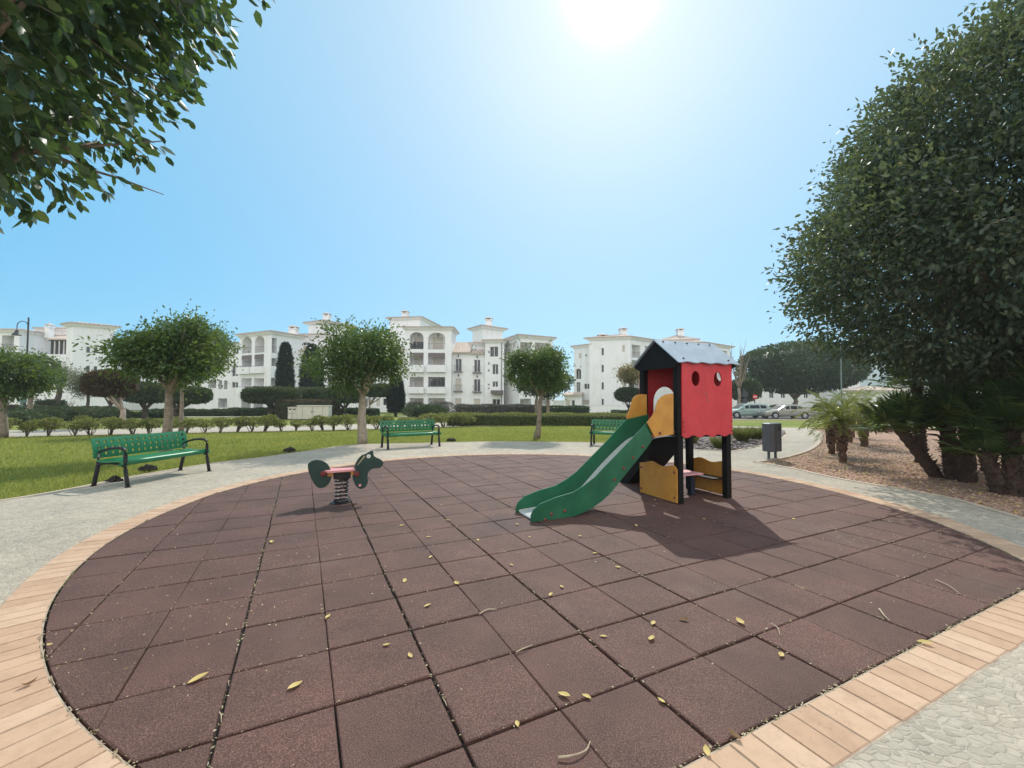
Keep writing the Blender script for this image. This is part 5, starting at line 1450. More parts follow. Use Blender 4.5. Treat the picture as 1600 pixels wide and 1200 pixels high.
# ------------------------------------------------------------------ palms
def date_palm(px, py, h, label, seed, nf=30, fl=1.15, r0=.085):
    p = G(px, py); r = np.random.default_rng(seed); rr = random.Random(seed)
    t = thing('date_palm', label, 'palm', p, 0, 'small date palms in the gravel')
    mb = MB(); n = 14
    pts = [(.02 * math.sin(i), .02 * math.cos(i * 1.3), -.05 + (h + .05) * i / n) for i in range(n + 1)]
    rad = [r0 * (.85 + .6 * (i / n)) * (1 + .10 * (i % 2)) for i in range(n + 1)]
    mb.tube(pts, rad, 11)
    for i in range(70):      # old leaf bases
        a = i * 2.4; z = h * (.25 + .75 * i / 70); q = r0 * (.85 + .75 * z / h)
        d = Vector((math.cos(a), math.sin(a), 0)); b0 = d * q * .85 + Vector((0, 0, z)); mb.tube([b0, b0 + d * .035 + Vector((0, 0, .06))], [.026, .012], 5)
    mb.build('trunk', M['datetrunk'], t)
    Ps, Ds = [], []; ra = MB()
    for i in range(nf):
        a = i * 2.39996 + rr.uniform(-.2, .2); el = R_(80 - 76 * (i / nf)) + rr.uniform(-.1, .1); L = fl * rr.uniform(.8, 1.1)
        q = [Vector((0, 0, h))]; d = Vector((math.cos(a) * math.cos(el), math.sin(a) * math.cos(el), math.sin(el)))
        k = 10
        for j in range(k):
            d = (d + Vector((0, 0, -.10 - .012 * j))).normalized(); q.append(q[-1] + d * L / k)
        ra.tube(q, [.011 * (1 - .85 * j / k) for j in range(k + 1)], 4)
        for j in range(2, k + 1):
            tg = (q[j] - q[j - 1]).normalized(); sd = tg.cross(Vector((0, 0, 1)))
            if sd.length < .1: sd = Vector((1, 0, 0))
            sd.normalize(); up = sd.cross(tg)
            for f_ in (0, .25, .5, .75):
                b0 = q[j - 1].lerp(q[j], f_)
                for sg in (-1, 1):
                    Ps.append(b0); Ds.append(sd * sg * .8 + tg * .75 + up * rr.uniform(-.1, .25) - Vector((0, 0, .12)))
    ra.build('frond_ribs', M['leaf_date'], t)
    V, F = leaf_arrays(np.array(Ps), np.array(Ds), .19, .075, .3, False, .25, r); npmesh('fronds', V, F, M['leaf_date'], t)
    return t
date_palm(1316, 722, .95, 'nearest small date palm in the gravel, right of the litter bin', 301, 26, .82, .085)
date_palm(1299, 708.5, 1.0, 'small date palm just behind and left of the nearest one', 302, 26, .95, .09)
date_palm(1350, 697, 1.08, 'small date palm with a stout trunk in the middle of the gravel', 303, 24, .9, .115)
date_palm(1327, 690.5, 1.05, 'small date palm farther back between two other trunks', 304, 22, .95, .10)
date_palm(1331, 683, .9, 'small date palm hidden behind its farther neighbour', 305, 22, .95, .10)
date_palm(1388, 674, 1.05, 'thick trunked date palm at the back kerb of the gravel', 306, 30, 1.4, .2)
def fan_palm(loc, top, label, seed, nf=30, blade=.50, r0=.14, pet=.6):
    """leaning fibrous trunk with a head of fans"""
    r = np.random.default_rng(seed); rr = random.Random(seed); t = thing('fan_palm', label, 'palm', loc, 0, 'clump of fan palms')
    tp = Vector(top); n = 16; pts, rad = [], []
    for i in range(n + 1):
        s_ = i / n; q = Vector((tp.x * s_ ** 1.1, tp.y * s_ ** 1.1, -.08 + (tp.z + .08) * s_)); pts.append(q); rad.append(r0 * (1.0 + .12 * (i % 2)) * (1.05 - .1 * s_))
    mb = MB(); mb.tube(pts, rad, 12)
    for i in range(150):     # fibre and cut leaf stubs
        s_ = rr.uniform(0.02, 1); k = min(n - 1, int(s_ * n)); c = pts[k].lerp(pts[k + 1], s_ * n - k); a = rr.uniform(0, 6.28); d = Vector((math.cos(a), math.sin(a), 0))
        b0 = c + d * r0 * .9; mb.tube([b0, b0 + d * rr.uniform(.03, .08) + Vector((0, 0, rr.uniform(.02, .10)))], [.02, .006], 4)
    mb.build('trunk', M['palmtrunk'], t)
    V, F = [], []; ra = MB()
    for i in range(nf):
        a = i * 2.39996 + rr.uniform(-.3, .3); el = R_(84 - 92 * (i / nf)) + rr.uniform(-.15, .15)
        d = Vector((math.cos(a) * math.cos(el), math.sin(a) * math.cos(el), math.sin(el))); Lp = pet * rr.uniform(.7, 1.1)
        e = tp + d * Lp + Vector((0, 0, -.06)); ra.tube([tp, tp.lerp(e, .5) + Vector((0, 0, .03)), e], [.012, .009, .007], 4)
        sd = d.cross(Vector((0, 0, 1)))
        if sd.length < .1: sd = Vector((math.sin(a), -math.cos(a), 0))
        sd.normalize(); nn = sd.cross(d); m_ = 17; B = blade * rr.uniform(.8, 1.1)
        for j in range(m_):
            th = R_(-118 + 236 * j / (m_ - 1)); dd = (d * math.cos(th) + sd * math.sin(th) + nn * (.18 * math.cos(th) - .05)).normalized()
            w = (sd * math.cos(th) - d * math.sin(th)) * B * .052; L = B * (1 - .22 * abs(th) / 2.06) * rr.uniform(.9, 1.05)
            dr = Vector((0, 0, -.10 * L * rr.uniform(.4, 1.6)))
            o = len(V); V += [e, e + dd * L * .5 - w, e + dd * L + dr, e + dd * L * .5 + w + nn * .012]; F.append((o, o + 1, o + 2, o + 3))
    ra.build('petioles', M['leaf_fan'], t)
    npmesh('fans', np.array([tuple(v) for v in V]), np.array(F), M['leaf_fan'], t)
def palm_at(px, py, tx, ty, label, seed, dy=0.0, **k):
    b_ = G(px, py); e = Q(tx, ty, b_.y + dy); fan_palm(b_, e - b_, label, seed, **k)
palm_at(1466, 744, 1404, 668, 'fan palm leaning hard to the left out of the clump', 311, .1, nf=28, r0=.105, blade=.52, pet=.50)
palm_at(1490, 748, 1478, 655, 'fan palm with a stout upright dark trunk in the middle of the clump', 312, .3, nf=28, r0=.115, blade=.52, pet=.55)
palm_at(1511, 752, 1512, 664, 'fan palm standing close against the right of the stout middle trunk', 313, -.1, nf=26, r0=.11, blade=.50, pet=.52)
palm_at(1566, 770, 1538, 706, 'short fan palm leaning left at the right of the clump', 314, .1, nf=20, r0=.10, blade=.38, pet=.36)
palm_at(1588, 773, 1575, 672, 'fan palm with a dark upright trunk at the right edge of the photo', 315, .2, nf=28, r0=.11, blade=.52, pet=.55)
palm_at(1640, 782, 1650, 650, 'fan palm cut off by the right edge of the photo', 316, .2, nf=34, r0=.12, blade=.6, pet=.7)
palm_at(1440, 722, 1432, 600, 'taller fan palm whose fans fill the shade behind the leaning one', 317, .3, nf=30, r0=.11, blade=.58, pet=.6)
palm_at(1545, 735, 1548, 612, 'taller fan palm behind the right half of the clump', 318, .3, nf=30, r0=.11, blade=.58, pet=.6)

# ------------------------------------------------------------------ playhouse with slide
TH = R_(23.0); PN = Vector((2.467, 6.326)); PU = Vector((math.cos(TH), math.sin(TH))); PV = Vector((-PU.y, PU.x))
def onplane(px, py, b):
    """survey pixel -> (x, z) on the upright plane y=b of the playhouse"""
    d = ray(px, py); k = Vector((d.x, d.y)); o = PN + PV * b
    den = k.x * PU.y - k.y * PU.x; t = (o.x * PU.y - o.y * PU.x) / den
    return ((k * t - o).dot(PU), EYE + d.z * t)
def playhouse():
    t = thing('playhouse', 'red and ochre children\'s playhouse with a grey roof and a green slide, on dark posts', 'playhouse', (PN.x, PN.y, 0), TH)
    W, D = .98, .75
    for x, y in ((0, 0), (W, 0), (0, D), (W, D)):
        mb = MB(); mb.box((x, y, 1.02), (.095, .095, 2.08)); mb.build('post', M['post'], t, bevel=.006)
    bl = MB(); bb = MB()
    def bolt(mbx, p, ax, r=.016):
        p = Vector(p); a = Vector(ax); mbx.tube([p, p + a * .010, p + a * .016], [r, r, r * .55], 12)
    # red front with eye holes and wavy hem
    def wavy(x0, x1, z, amp, n, up=False, ph=0):
        return [(x0 + (x1 - x0) * i / (n * 8), z + amp * math.sin(2 * math.pi * i / 8 + ph)) for i in range(n * 8 + 1)]
    def oval(cx, cz, rx, rz, n=28): return [(cx + rx * math.cos(2 * math.pi * i / n), cz + rz * math.sin(2 * math.pi * i / n)) for i in range(n)]
    y0 = -.0525
    hem = wavy(.012, W + .055, .985, .018, 4, ph=2.6)
    pts = hem + [(W + .055, 2.10), (.012, 2.10)]
    mb = MB(); mb.prism(pts, y0 - .018, y0, 'xz', 0, [oval(.285, 1.85, .082, .112), oval(.735, 1.85, .082, .112)])
    fr = mb.build('front_panel', M['red'], t, bevel=.002)
    mk = MB()
    q = [(.44, 1.63), (.47, 1.645), (.50, 1.635), (.515, 1.60), (.505, 1.565), (.50, 1.545), (.52, 1.52), (.55, 1.505)]
    for i in range(len(q) - 1):
        a, b = Vector(q[i]), Vector(q[i + 1]); n = Vector((-(b - a).y, (b - a).x)).normalized() * .010
        mk.add([(p.x, y0 - .0185, p.y) for p in (a - n, b - n, b + n, a + n)], [(0, 1, 2, 3)])
    mk.build('worn_mark', M['redworn'], fr)
    for x, z in ((.035, 1.13), (.035, 1.20), (.04, 1.06), (W + .03, 1.12), (W + .035, 1.20), (W + .03, 1.05)): bolt(bl, (x, y0 - .018, z), (0, -1, 0), .011)
    # red back with an arched way in
    yb = D + .0525
    ar = [(.25, .99), (.25, 1.50)] + [(.5 - .25 * math.cos(a), 1.50 + .25 * math.sin(a)) for a in np.linspace(0, math.pi, 15)][1:-1] + [(.75, 1.50), (.75, .99)]
    pts = [(-.03, .97), (W + .03, .97), (W + .03, 2.1), (-.03, 2.1)]
    mb = MB(); mb.prism(pts, yb, yb + .018, 'xz', 0, [ar]); mb.build('back_panel', M['red'], t)
    # red side
    mb = MB(); mb.prism([(-.03, .97), (D + .03, .97), (D + .03, 2.05), (-.03, 2.05)], W + .05, W + .066, 'yz', 0, [oval(.13, 1.93, .085, .10)]); mb.build('side_panel', M['red'], t)
    # floor
    mb = MB(); mb.box((W / 2, D / 2, .985), (W - .10, D + .09, .03)); mb.build('platform', M['post'], t, bevel=.003)
    # gables and roof boards
    za, zr = 2.07, 2.455; ym = D / 2; ov = .135
    for x in (-.085, W + .07):
        mb = MB(); mb.prism([(-ov + .02, za + .005), (-ov + .02, za - .02), (-.02, 2.005), (D + .02, 2.005), (D + ov - .02, za - .02), (D + ov - .02, za + .005), (ym, zr - .018)], x, x + .02, 'yz'); mb.build('gable', M['post'], t, bevel=.002)
    for sg in (-1, 1):
        x0, x1 = -.12, W + .155; e = Vector((0, sg * (ym + ov), za - zr)); L = e.length; e.normalize(); nrm = Vector((0, -e.z * sg, e.y * sg)); nrm = nrm if nrm.z > 0 else -nrm
        n = 40; vs, fs = [], []
        for i in range(n + 1):
            x = x0 + (x1 - x0) * i / n; l = L - .012 + .016 * math.sin(i / n * 2 * math.pi * 4.2 + .6)
            a = Vector((x, ym, zr)) + nrm * .002; b = a + e * l
            vs += [a, b, b + nrm * .014, a + nrm * .014]
        for i in range(n):
            o = i * 4
            for k in range(4): fs.append((o + k, o + (k + 1) % 4, o + 4 + (k + 1) % 4, o + 4 + k))
        fs += [(0, 1, 2, 3), (n * 4, n * 4 + 1, n * 4 + 2, n * 4 + 3)]
        mb = MB(); mb.add(vs, fs); rp = mb.build('roof_board', M['roofgrey'], t)
        rb = MB()
        for x in np.linspace(.02, W + .02, 5): p = Vector((x, ym, zr)) + e * .055 + nrm * .016; bolt(rb, p, nrm, .016)
        for x in (.05, W - .01): p = Vector((x, ym, zr)) + e * (L - .10) + nrm * .016; bolt(rb, p, nrm, .016)
        rb.build('bolts', M['blackbolt'], rp)
    # slide
    topn = [(1009, 662), (978, 695), (951, 723), (930, 745), (913, 758), (895, 769), (868, 777), (844, 787), (833, 797), (829.5, 805)]
    botn = [(829, 815), (862, 811.5), (895, 807), (910, 801), (924, 794), (939, 783.5), (953, 771), (985, 731), (1012, 697), (1021, 683)]
    tp = [onplane(*p, -.02) for p in topn]; bp = [onplane(*p, -.02) for p in botn]
    bp = [(x, max(z, .004)) for x, z in bp]; bp[0] = (bp[0][0], .004)
    prof = tp + bp
    up = prof[:]
    near_ = [(-.40, 1.26)] + tp + bp + [(-.40, 1.04)]
    mb = MB(); mb.prism(near_, -.030, -.012, 'xz'); pn = mb.build('slide_side', M['slidegreen'], t, bevel=.002)
    nb = MB()
    for px, py in ((895, 645), (840, 705), (785, 770), (728, 832), (674, 898), (383, 1080), (305, 1100), (268, 1132)):
        x, z = onplane(780 + px * .26667, 510 + py * .26667, -.03); bolt(nb, (x, -.030, z), (0, -1, 0), .021)
    nb.build('bolts', M['bolt'], pn)
    far_ = [(-.18, 1.30), (-.60, 1.232)] + tp[1:] + bp[:-1] + [(-.40, .93), (-.18, .90)]
    mb = MB(); mb.prism(far_, .432, .450, 'xz'); mb.build('slide_side', M['slidegreen'], t, bevel=.002)
    fl = spline([(-.02, 1.0), (-.30, .995), (-.50, .96), (-.70, .86), (-1.06, .585), (-1.40, .285), (-1.62, .15), (-1.85, .085), (-2.15, .06), (-2.37, .045), (-2.39, .02)], 5)
    mb = MB(); vs, fs = [], []
    for p in fl: vs += [(p.x, -.012, p.y), (p.x, .02, p.y - .012), (p.x, .40, p.y - .012), (p.x, .432, p.y)]
    for i in range(len(fl) - 1):
        for k in range(3): fs.append((i * 4 + k, i * 4 + k + 1, i * 4 + 5 + k, i * 4 + 4 + k))
    mb.add(vs, fs); mb.build('slide_chute', M['steel'], t, smooth=True)
    # ochre hand guards either side of the slide
    gp = [(419, 434), (405, 435), (375, 440), (345, 455), (322, 478), (310, 510), (302, 545), (285, 580), (250, 621), (300, 716), (350, 708), (419, 697)]
    g_ = [onplane(950 + x * .24166, 510 + y * .24166, -.05) for x, y in gp]
    mb = MB(); mb.prism(g_, -.062, -.044, 'xz'); gd = mb.build('hand_guard', M['ochre'], t, bevel=.002)
    gb = MB(); x, z = onplane(950 + 334 * .24166, 510 + 690 * .24166, -.06); bolt(gb, (x, -.062, z), (0, -1, 0), .021); gb.build('bolts', M['bolt'], gd)
    x, z = onplane(950 + 422 * .24166, 510 + 683 * .24166, -.05); bolt(bl, (x, -.048, z), (0, -1, 0), .021)
    gf = [(247, 440), (215, 438), (180, 445), (160, 468), (150, 500), (140, 540), (118, 582), (122, 600), (250, 590)]
    g_ = [onplane(950 + x * .24166, 510 + y * .24166, .46) for x, y in gf]
    mb = MB(); mb.prism(g_, .452, .470, 'xz')
    x1, z1 = g_[0]; a = Vector((x1, .461)); b = Vector((-.0, D - .06)); n_ = Vector((-(b - a).y, (b - a).x)).normalized() * .008
    mb.add([(p.x, p.y, z) for p in (a - n_, b - n_, b + n_, a + n_) for z in (1.0, z1)], [(0, 1, 3, 2), (2, 3, 5, 4), (4, 5, 7, 6), (6, 7, 1, 0), (0, 2, 4, 6), (1, 3, 5, 7)])
    mb.build('hand_guard', M['ochre'], t, bevel=.002)
    # low ochre end panels
    def lowpanel(x0, x1, nm, flip):
        top_ = [(0 + D * i / 24, .535 + .022 * math.sin(i / 24 * 2 * math.pi * 1.6 + (.4 if flip else 1.2)) - (.02 if i in (0, 24) else 0)) for i in range(25)]
        pts = [(-.03, .02)] + [(-.03, .50)] + top_ + [(D + .03, .50), (D + .03, .02)]
        mb = MB(); mb.prism(pts, x0, x1, 'yz'); return mb.build(nm, M['ochre'], t, bevel=.003)
    lp = lowpanel(-.068, -.050, 'end_panel', False)
    lb = MB()
    for y, z in ((.015, .09), (.015, .46), (D - .01, .09), (D - .01, .43)): bolt(lb, (-.068, y, z), (-1, 0, 0), .018)
    lb.build('bolts', M['bolt'], lp)
    lowpanel(W + .050, W + .068, 'end_panel', True)
    mb = MB(); mb.box((.34, .36, .362), (.70, .36, .022)); mb.build('table_board', M['pink'], t, bevel=.006)
    mb = MB(); mb.box((.62, .37, .175), (.085, .085, .35)); mb.box((.34, .36, .335), (.6, .05, .03)); mb.build('table_leg', M['blueblack'], t, bevel=.004)
    mb = MB(); mb.box((W - .10, D / 2, .29), (.24, D - .12, .02)); mb.build('seat_board', M['post'], t, bevel=.004)
    # steps up the back
    for x in (.20, .72):
        mb = MB(); mb.prism([(D + .075, .96), (D + .075, .62), (1.46, .004), (1.66, .004), (1.66, .10)], x, x + .03, 'yz'); mb.build('stair_side', M['post'], t, bevel=.003)
    for i in range(4):
        z = .20 + i * .2; y = 1.60 - (z - .06) * .86
        mb = MB(); mb.box((.475, y, z), (.48, .16, .03)); mb.build('stair_tread', M['post'], t, bevel=.003)
    mb = MB(); mb.prism([(D + .08, .97), (D + .08, .60), (1.45, .01), (1.62, .01), (1.63, .09)], .232, .718, 'yz'); mb.build('stair_back', M['post'], t)
    bl.build('bolts', M['bolt'], t)
playhouse()

# ------------------------------------------------------------------ spring horse
def spring_horse():
    p = G(533, 785); K = .001076 * .985
    t = thing('spring_rider', 'dark green spring rocker shaped like a horse with a faded pink seat', 'spring rider', p, R_(21.7))
    X = lambda x: (x - 665) * K
    Z = lambda y: (935 - y) * K
    head = [(1060, 236), (1080, 248), (1088, 290), (1102, 318), (1150, 345), (1192, 370), (1220, 405), (1222, 430), (1200, 468), (1160, 487), (1085, 490), (1040, 512), (1012, 560), (1010, 615), (1016, 660), (1004, 710), (975, 750), (935, 766), (890, 756), (856, 720), (830, 665), (810, 605), (812, 545), (830, 455), (850, 395), (885, 335), (925, 295), (985, 272), (1030, 246)]
    rear = [(236, 410), (246, 368), (290, 338), (350, 331), (410, 342), (460, 372), (495, 410), (520, 470), (537, 545), (530, 600), (512, 650), (475, 692), (435, 712), (395, 714), (350, 692), (312, 640), (280, 570), (250, 490)]
    def sm(pts): return [(q.x, q.y) for q in spline([(X(a), Z(b)) for a, b in pts], 3, True)]
    mb = MB(); mb.prism(sm(head), -.011, .011, 'xz'); h = mb.build('head_board', M['horsegreen'], t, bevel=.003)
    for sg in (-1, 1):
        y = sg * .0115
        mb = MB(); mb.tube([(X(1020), y, Z(310)), (X(1020), y + sg * .004, Z(310))], [.030, .028], 24); e = mb.build('eye', M['white'], h)
        mb = MB(); mb.tube([(X(1020), y + sg * .004, Z(310)), (X(1020), y + sg * .006, Z(310))], [.007, .006], 12); mb.build('screw', M['bolt'], e)
        mb = MB(); a, b = Vector((X(968), y, Z(302))), Vector((X(872), y, Z(428))); d = (b - a).normalized(); n = Vector((d.z, 0, -d.x)) * .008
        mb.add([v + Vector((0, o, 0)) for v in (a - n, b - n * .4, b + n * .4, a + n) for o in (0, sg * .001)], [(0, 2, 4, 6), (1, 3, 5, 7), (0, 1, 3, 2), (2, 3, 5, 4), (4, 5, 7, 6), (6, 7, 1, 0)]); mb.build('mane_mark', M['cream'], h)
        mb = MB(); mb.tube([(X(908), y, Z(714)), (X(908), y + sg * .012, Z(714))], [.022, .018], 16); mb.build('foot_cap', M['pink'], h)
    mb = MB(); mb.prism(sm(rear), -.011, .011, 'xz'); mb.build('rear_board', M['horsegreen'], t, bevel=.003)
    # seat: waisted board
    pr = []
    x0, x1 = X(455), X(842)
    for i in range(25):
        s_ = i / 24; x = x0 + (x1 - x0) * s_; w = .155 * (1 - .42 * s_ ** 1.2) * (1 - .12 * math.sin(s_ * math.pi)) * min(1, .72 + 2.4 * min(s_, 1 - s_)); pr.append((x, w))
    poly = pr + [(x, -w) for x, w in pr[::-1]]
    mb = MB(); mb.prism(poly, Z(497), Z(473), 'xy'); mb.build('seat', M['pink'], t, bevel=.006)
    for sg in (-1, 1):
        mb = MB(); mb.box(((X(485) + X(820)) / 2, sg * .055, Z(528)), (X(820) - X(485), .022, .058)); mb.build('side_rail', M['ochre'], t, bevel=.004)
    for x, y in ((X(436), Z(500)), (X(860), Z(530))):
        mb = MB(); mb.cyl((x, -.155, y), (x, .155, y), .017, 14)
        for sg in (-1, 1): mb.tube([(x, sg * .10, y), (x, sg * .155, y), (x, sg * .166, y)], [.036, .040, .026], 18)
        mb.build('handle', M['horsered'], t)
    mb = MB(); mb.box((X(672), 0, Z(553)), (.235, .155, .095)); mb.lathe([(.0, -.0), (.085, .0), (.085, .045), (.06, .06), (0, .06)], (X(668), 0, Z(612)), 20); mb.build('spring_clamp', M['spring'], t, bevel=.004)
    pts = []; n = 150
    for i in range(n + 1):
        s_ = i / n; a = s_ * 2 * math.pi * 6.2; r = .094 - .006 * math.sin(s_ * math.pi); pts.append((X(668) + r * math.cos(a), r * math.sin(a), .02 + s_ * (Z(600) - .02)))
    mb = MB(); mb.tube(pts, .0115, 8); mb.build('spring', M['spring'], t, smooth=True)
    mb = MB(); mb.lathe([(0, .006), (.15, .006), (.15, .014), (.11, .020), (.11, .036), (0, .036)], (X(668), 0, 0), 24); mb.build('base_plate', M['spring'], t)
    # leaves caught at its foot
    return t
spring_horse()

# ------------------------------------------------------------------ benches
def make_bench(label, loc, rz):
    t = thing('park_bench', label, 'bench', loc, rz, 'green park benches round the play area')
    L = 1.80
    # perforated back: grid with square holes, leaning and slightly curved
    nx, nz = 31, 7; prof = []
    xs = np.cumsum([-L / 2] + [.0656 if i % 2 == 0 else .05 for i in range(nx)]); zs = np.cumsum([0] + [.15 if i % 2 == 0 else .1333 for i in range(nz)])
    for j in range(nz + 1):
        s_ = float(zs[j]); prof.append((.255 + .075 * s_ + .022 * (1 - math.sin(s_ * math.pi)), .485 + .345 * s_))
    vs = [(x, y, z) for y, z in prof for x in xs]; fs = []
    for j in range(nz):
        for i in range(nx):
            if j % 2 == 1 and i % 2 == 1: continue
            a = j * (nx + 1) + i; fs.append((a, a + 1, a + nx + 2, a + nx + 1))
    mb = MB(); mb.add(vs, fs); mb.build('backrest', M['benchgreen'], t, solid=.026)
    sp = [(-.235, .375), (-.262, .395), (-.268, .425), (-.25, .447), (-.15, .442), (0, .430), (.12, .432), (.20, .448), (.215, .452)]
    vs = [(x, y, z) for x in np.linspace(-L / 2, L / 2, 5) for y, z in sp]; k = len(sp)
    fs = [(i * k + j, i * k + j + 1, (i + 1) * k + j + 1, (i + 1) * k + j) for i in range(4) for j in range(k - 1)]
    mb = MB(); mb.add(vs, fs); mb.build('seat', M['benchgreen'], t, smooth=True, solid=.024)
    for sg in (-1, 1):
        x = sg * (L / 2 - .075)
        mb = MB(); q = (.62, 1.0)
        def bar(pts, r): mb.tube([(x, a, b) for a, b in pts], r, 8, 0, (1.0, .85))
        bar([(-.345, 0), (-.315, .14), (-.285, .30), (-.275, .42), (-.275, .56), (-.262, .63), (-.22, .662), (-.12, .672), (.05, .655), (.18, .622), (.26, .585)], [.034, .034, .034, .034, .031, .032, .032, .030, .026, .024, .022])
        bar([(.345, 0), (.318, .14), (.285, .28), (.268, .40), (.275, .50), (.31, .66), (.345, .80)], [.036, .036, .035, .034, .030, .026, .020])
        bar([(-.285, .345), (-.2, .385), (-.05, .402), (.1, .402), (.22, .385), (.285, .345)], [.03, .028, .026, .026, .028, .03])
        for y in (-.345, .345): mb.tube([(x, y, 0), (x, y, .012)], [.052, .045], 10)
        mb.build('end_frame', M['castblack'], t, smooth=True)
    return t
b0 = make_bench('nearest green bench, holding perforated back and black frames, on the left side of the path', (-6.81, 8.22, 0), R_(81.9))
b0['label'] = 'nearest green perforated bench with black arms, on the pale path left of the spring horse'
clone(b0, (-3.2, 13.56, 0), R_(32.4), 'green perforated bench beside the forked lawn tree, its back to the lawn')
clone(b0, (3.51, 14.15, 0), R_(-19.2), 'green perforated bench half hidden behind the green slide')
p = G(125, 655)
t = thing('park_bench', 'distant dark bench standing among low bushes before the white tower', 'bench', p, R_(8))
mb = MB()
for z, y in ((.5, .18), (.62, .21), (.74, .24)): mb.box((0, y, z), (1.5, .03, .10))
mb.build('backrest', M['brownwood'], t, bevel=.004)
mb = MB()
for y in (-.2, -.07, .06): mb.box((0, y, .43), (1.5, .11, .03))
mb.build('seat', M['brownwood'], t, bevel=.004)
for sg in (-1, 1):
    mb = MB(); mb.tube([(sg * .65, -.22, 0), (sg * .65, -.2, .42)], .03, 6); mb.tube([(sg * .65, .24, 0), (sg * .65, .16, .42), (sg * .65, .24, .78)], .03, 6); mb.tube([(sg * .65, -.2, .4), (sg * .65, .16, .4)], .03, 6); mb.build('end_frame', M['darkmetal'], t)

# ------------------------------------------------------------------ litter bin
def litter_bin():
    a, b = G(1199, 718), G(1214, 716); c = (a + b) / 2; t = thing('litter_bin', 'grey chamfered metal litter bin on two short legs at the tip of the gravel', 'bin', (c.x, c.y, 0), R_(31))
    w, d, ch = .245, .155, .075
    oc = [(-w + ch, -d), (w - ch, -d), (w, -d + ch), (w, d - ch), (w - ch, d), (-w + ch, d), (-w, d - ch), (-w, -d + ch)]
    mb = MB(); z0, z1 = .20, .885; n = 8
    mb.add([(x * .97, y * .97, z0) for x, y in oc] + [(x, y, z0 + .015) for x, y in oc] + [(x, y, z1) for x, y in oc], [tuple(range(7, -1, -1))] + [(i, (i + 1) % n, n + (i + 1) % n, n + i) for i in range(n)] + [(n + i, n + (i + 1) % n, 2 * n + (i + 1) % n, 2 * n + i) for i in range(n)])
    bd = mb.build('body', M['bingrey'], t)
    mb = MB(); mb.add([(x * 1.04, y * 1.05, z1 + .004) for x, y in oc] + [(x * 1.04, y * 1.05, z1 + .03) for x, y in oc] + [(x * .8, y * .75, z1 + .048) for x, y in oc], [tuple(range(7, -1, -1)), tuple(range(16, 24))] + [(i, (i + 1) % n, n + (i + 1) % n, n + i) for i in range(n)] + [(n + i, n + (i + 1) % n, 2 * n + (i + 1) % n, 2 * n + i) for i in range(n)])
    mb.build('lid', M['bingrey'], t, bevel=.003)
    mb = MB(); mb.box((.098, -d - .003, .79), (.13, .012, .115)); mb.build('opening', M['blackbolt'], bd)
    mb = MB()
    for x in (-.098, .098): mb.box((x, -d - .002, .52), (.012, .006, .60))
    mb.build('seam', M['darkmetal'], bd)
    for x in (-.16, .16):
        mb = MB(); mb.box((x, 0, .10), (.05, .05, .22)); mb.box((x, 0, .006), (.11, .11, .012)); mb.build('leg', M['bingrey'], t, bevel=.004)
litter_bin()

# ------------------------------------------------------------------ cabinets, lamps, signs
p = G(481, 655); pl = p
t = thing('utility_cabinet', 'long low cream utility cabinet with a lower double door section at its left', 'cabinet', (p.x, p.y, p.z), R_(-2))
s_ = p.y / 665
mb = MB(); mb.box((7.2 * s_, .35, .56), (49.5 * s_, .7, 1.12)); mb.box((7.2 * s_, .33, 1.14), (51 * s_, .8, .05)); bd = mb.build('body', M['cabinet'], t, bevel=.008)
mb = MB()
for x in (-9, 7, 23): mb.box((x * s_, -.004, .54), (.015, .01, 1.0))
for x in (5.5, 8.5): mb.box((x * s_, -.012, .62), (.04, .024, .12))
mb.build('door_gap', M['darkmetal'], bd)
mb = MB(); mb.box((-25 * s_, .32, .49), (14.4 * s_, .62, .98)); mb.box((-25 * s_, .30, .995), (15 * s_, .7, .04)); lo_ = mb.build('side_cabinet', M['cabinet'], t, bevel=.008)
mb = MB(); mb.box((-25 * s_, -.006, .48), (.014, .01, .9)); mb.box((-25 * s_, -.006, .50), (13 * s_, .01, .014)); mb.box((-28.5 * s_, -.006, .82), (.18, .01, .10)); mb.box((-21.5 * s_, -.006, .82), (.18, .01, .10)); mb.build('vent', M['darkmetal'], lo_)

def lamp(px, py, top, label, arm=0.9, style='arm', m='darkmetal', r=.06, dist=None):
    p = G(px, py) if dist is None else Vector((fpt(px, dist).x, dist, gz(dist)))
    h = Q(px, top, p.y).z - p.z; t = thing('street_lamp', label, 'street lamp', p)
    mb = MB(); mb.tube([(0, 0, -.1), (0, 0, .9), (0, 0, 1.0), (0, 0, h)], [r * 1.5, r * 1.5, r, r * .75], 10); mb.build('pole', M[m], t)
    if style == 'arm':
        mb = MB(); z = h - .75; q = [(0, 0, z)] + [(-arm * .5 + arm * .45 * math.cos(a), 0, z + .1 + .35 * math.sin(a)) for a in np.linspace(0.3, math.pi, 9)] + [(-arm * .95, 0, z - .25)]
        mb.tube(q, .03, 6); mb.build('arm', M[m], t)
        mb = MB(); mb.lathe([(.03, .0), (.10, -.05), (.14, -.2), (.30, -.42), (.30, -.45), (0, -.45)], (-arm * .95, 0, z - .25), 14); mb.build('lamp_shade', M[m], t)
    elif style == 'lantern':
        mb = MB(); z = h - .6; mb.tube([(0, 0, z), (arm * .5, 0, z + .25), (arm, 0, z)], .03, 6); mb.build('arm', M[m], t)
        mb = MB(); mb.lathe([(.05, .05), (.22, -.08), (.24, -.16), (.18, -.55), (.05, -.62), (0, -.62)], (arm, 0, z), 10); mb.build('lamp_shade', M[m], t)
    elif style == 'low':
        mb = MB(); mb.lathe([(0, .5), (.12, .42), (.2, .3), (.16, 0), (.05, -.08), (0, -.08)], (0, 0, h), 10); mb.build('lamp_shade', M[m], t)
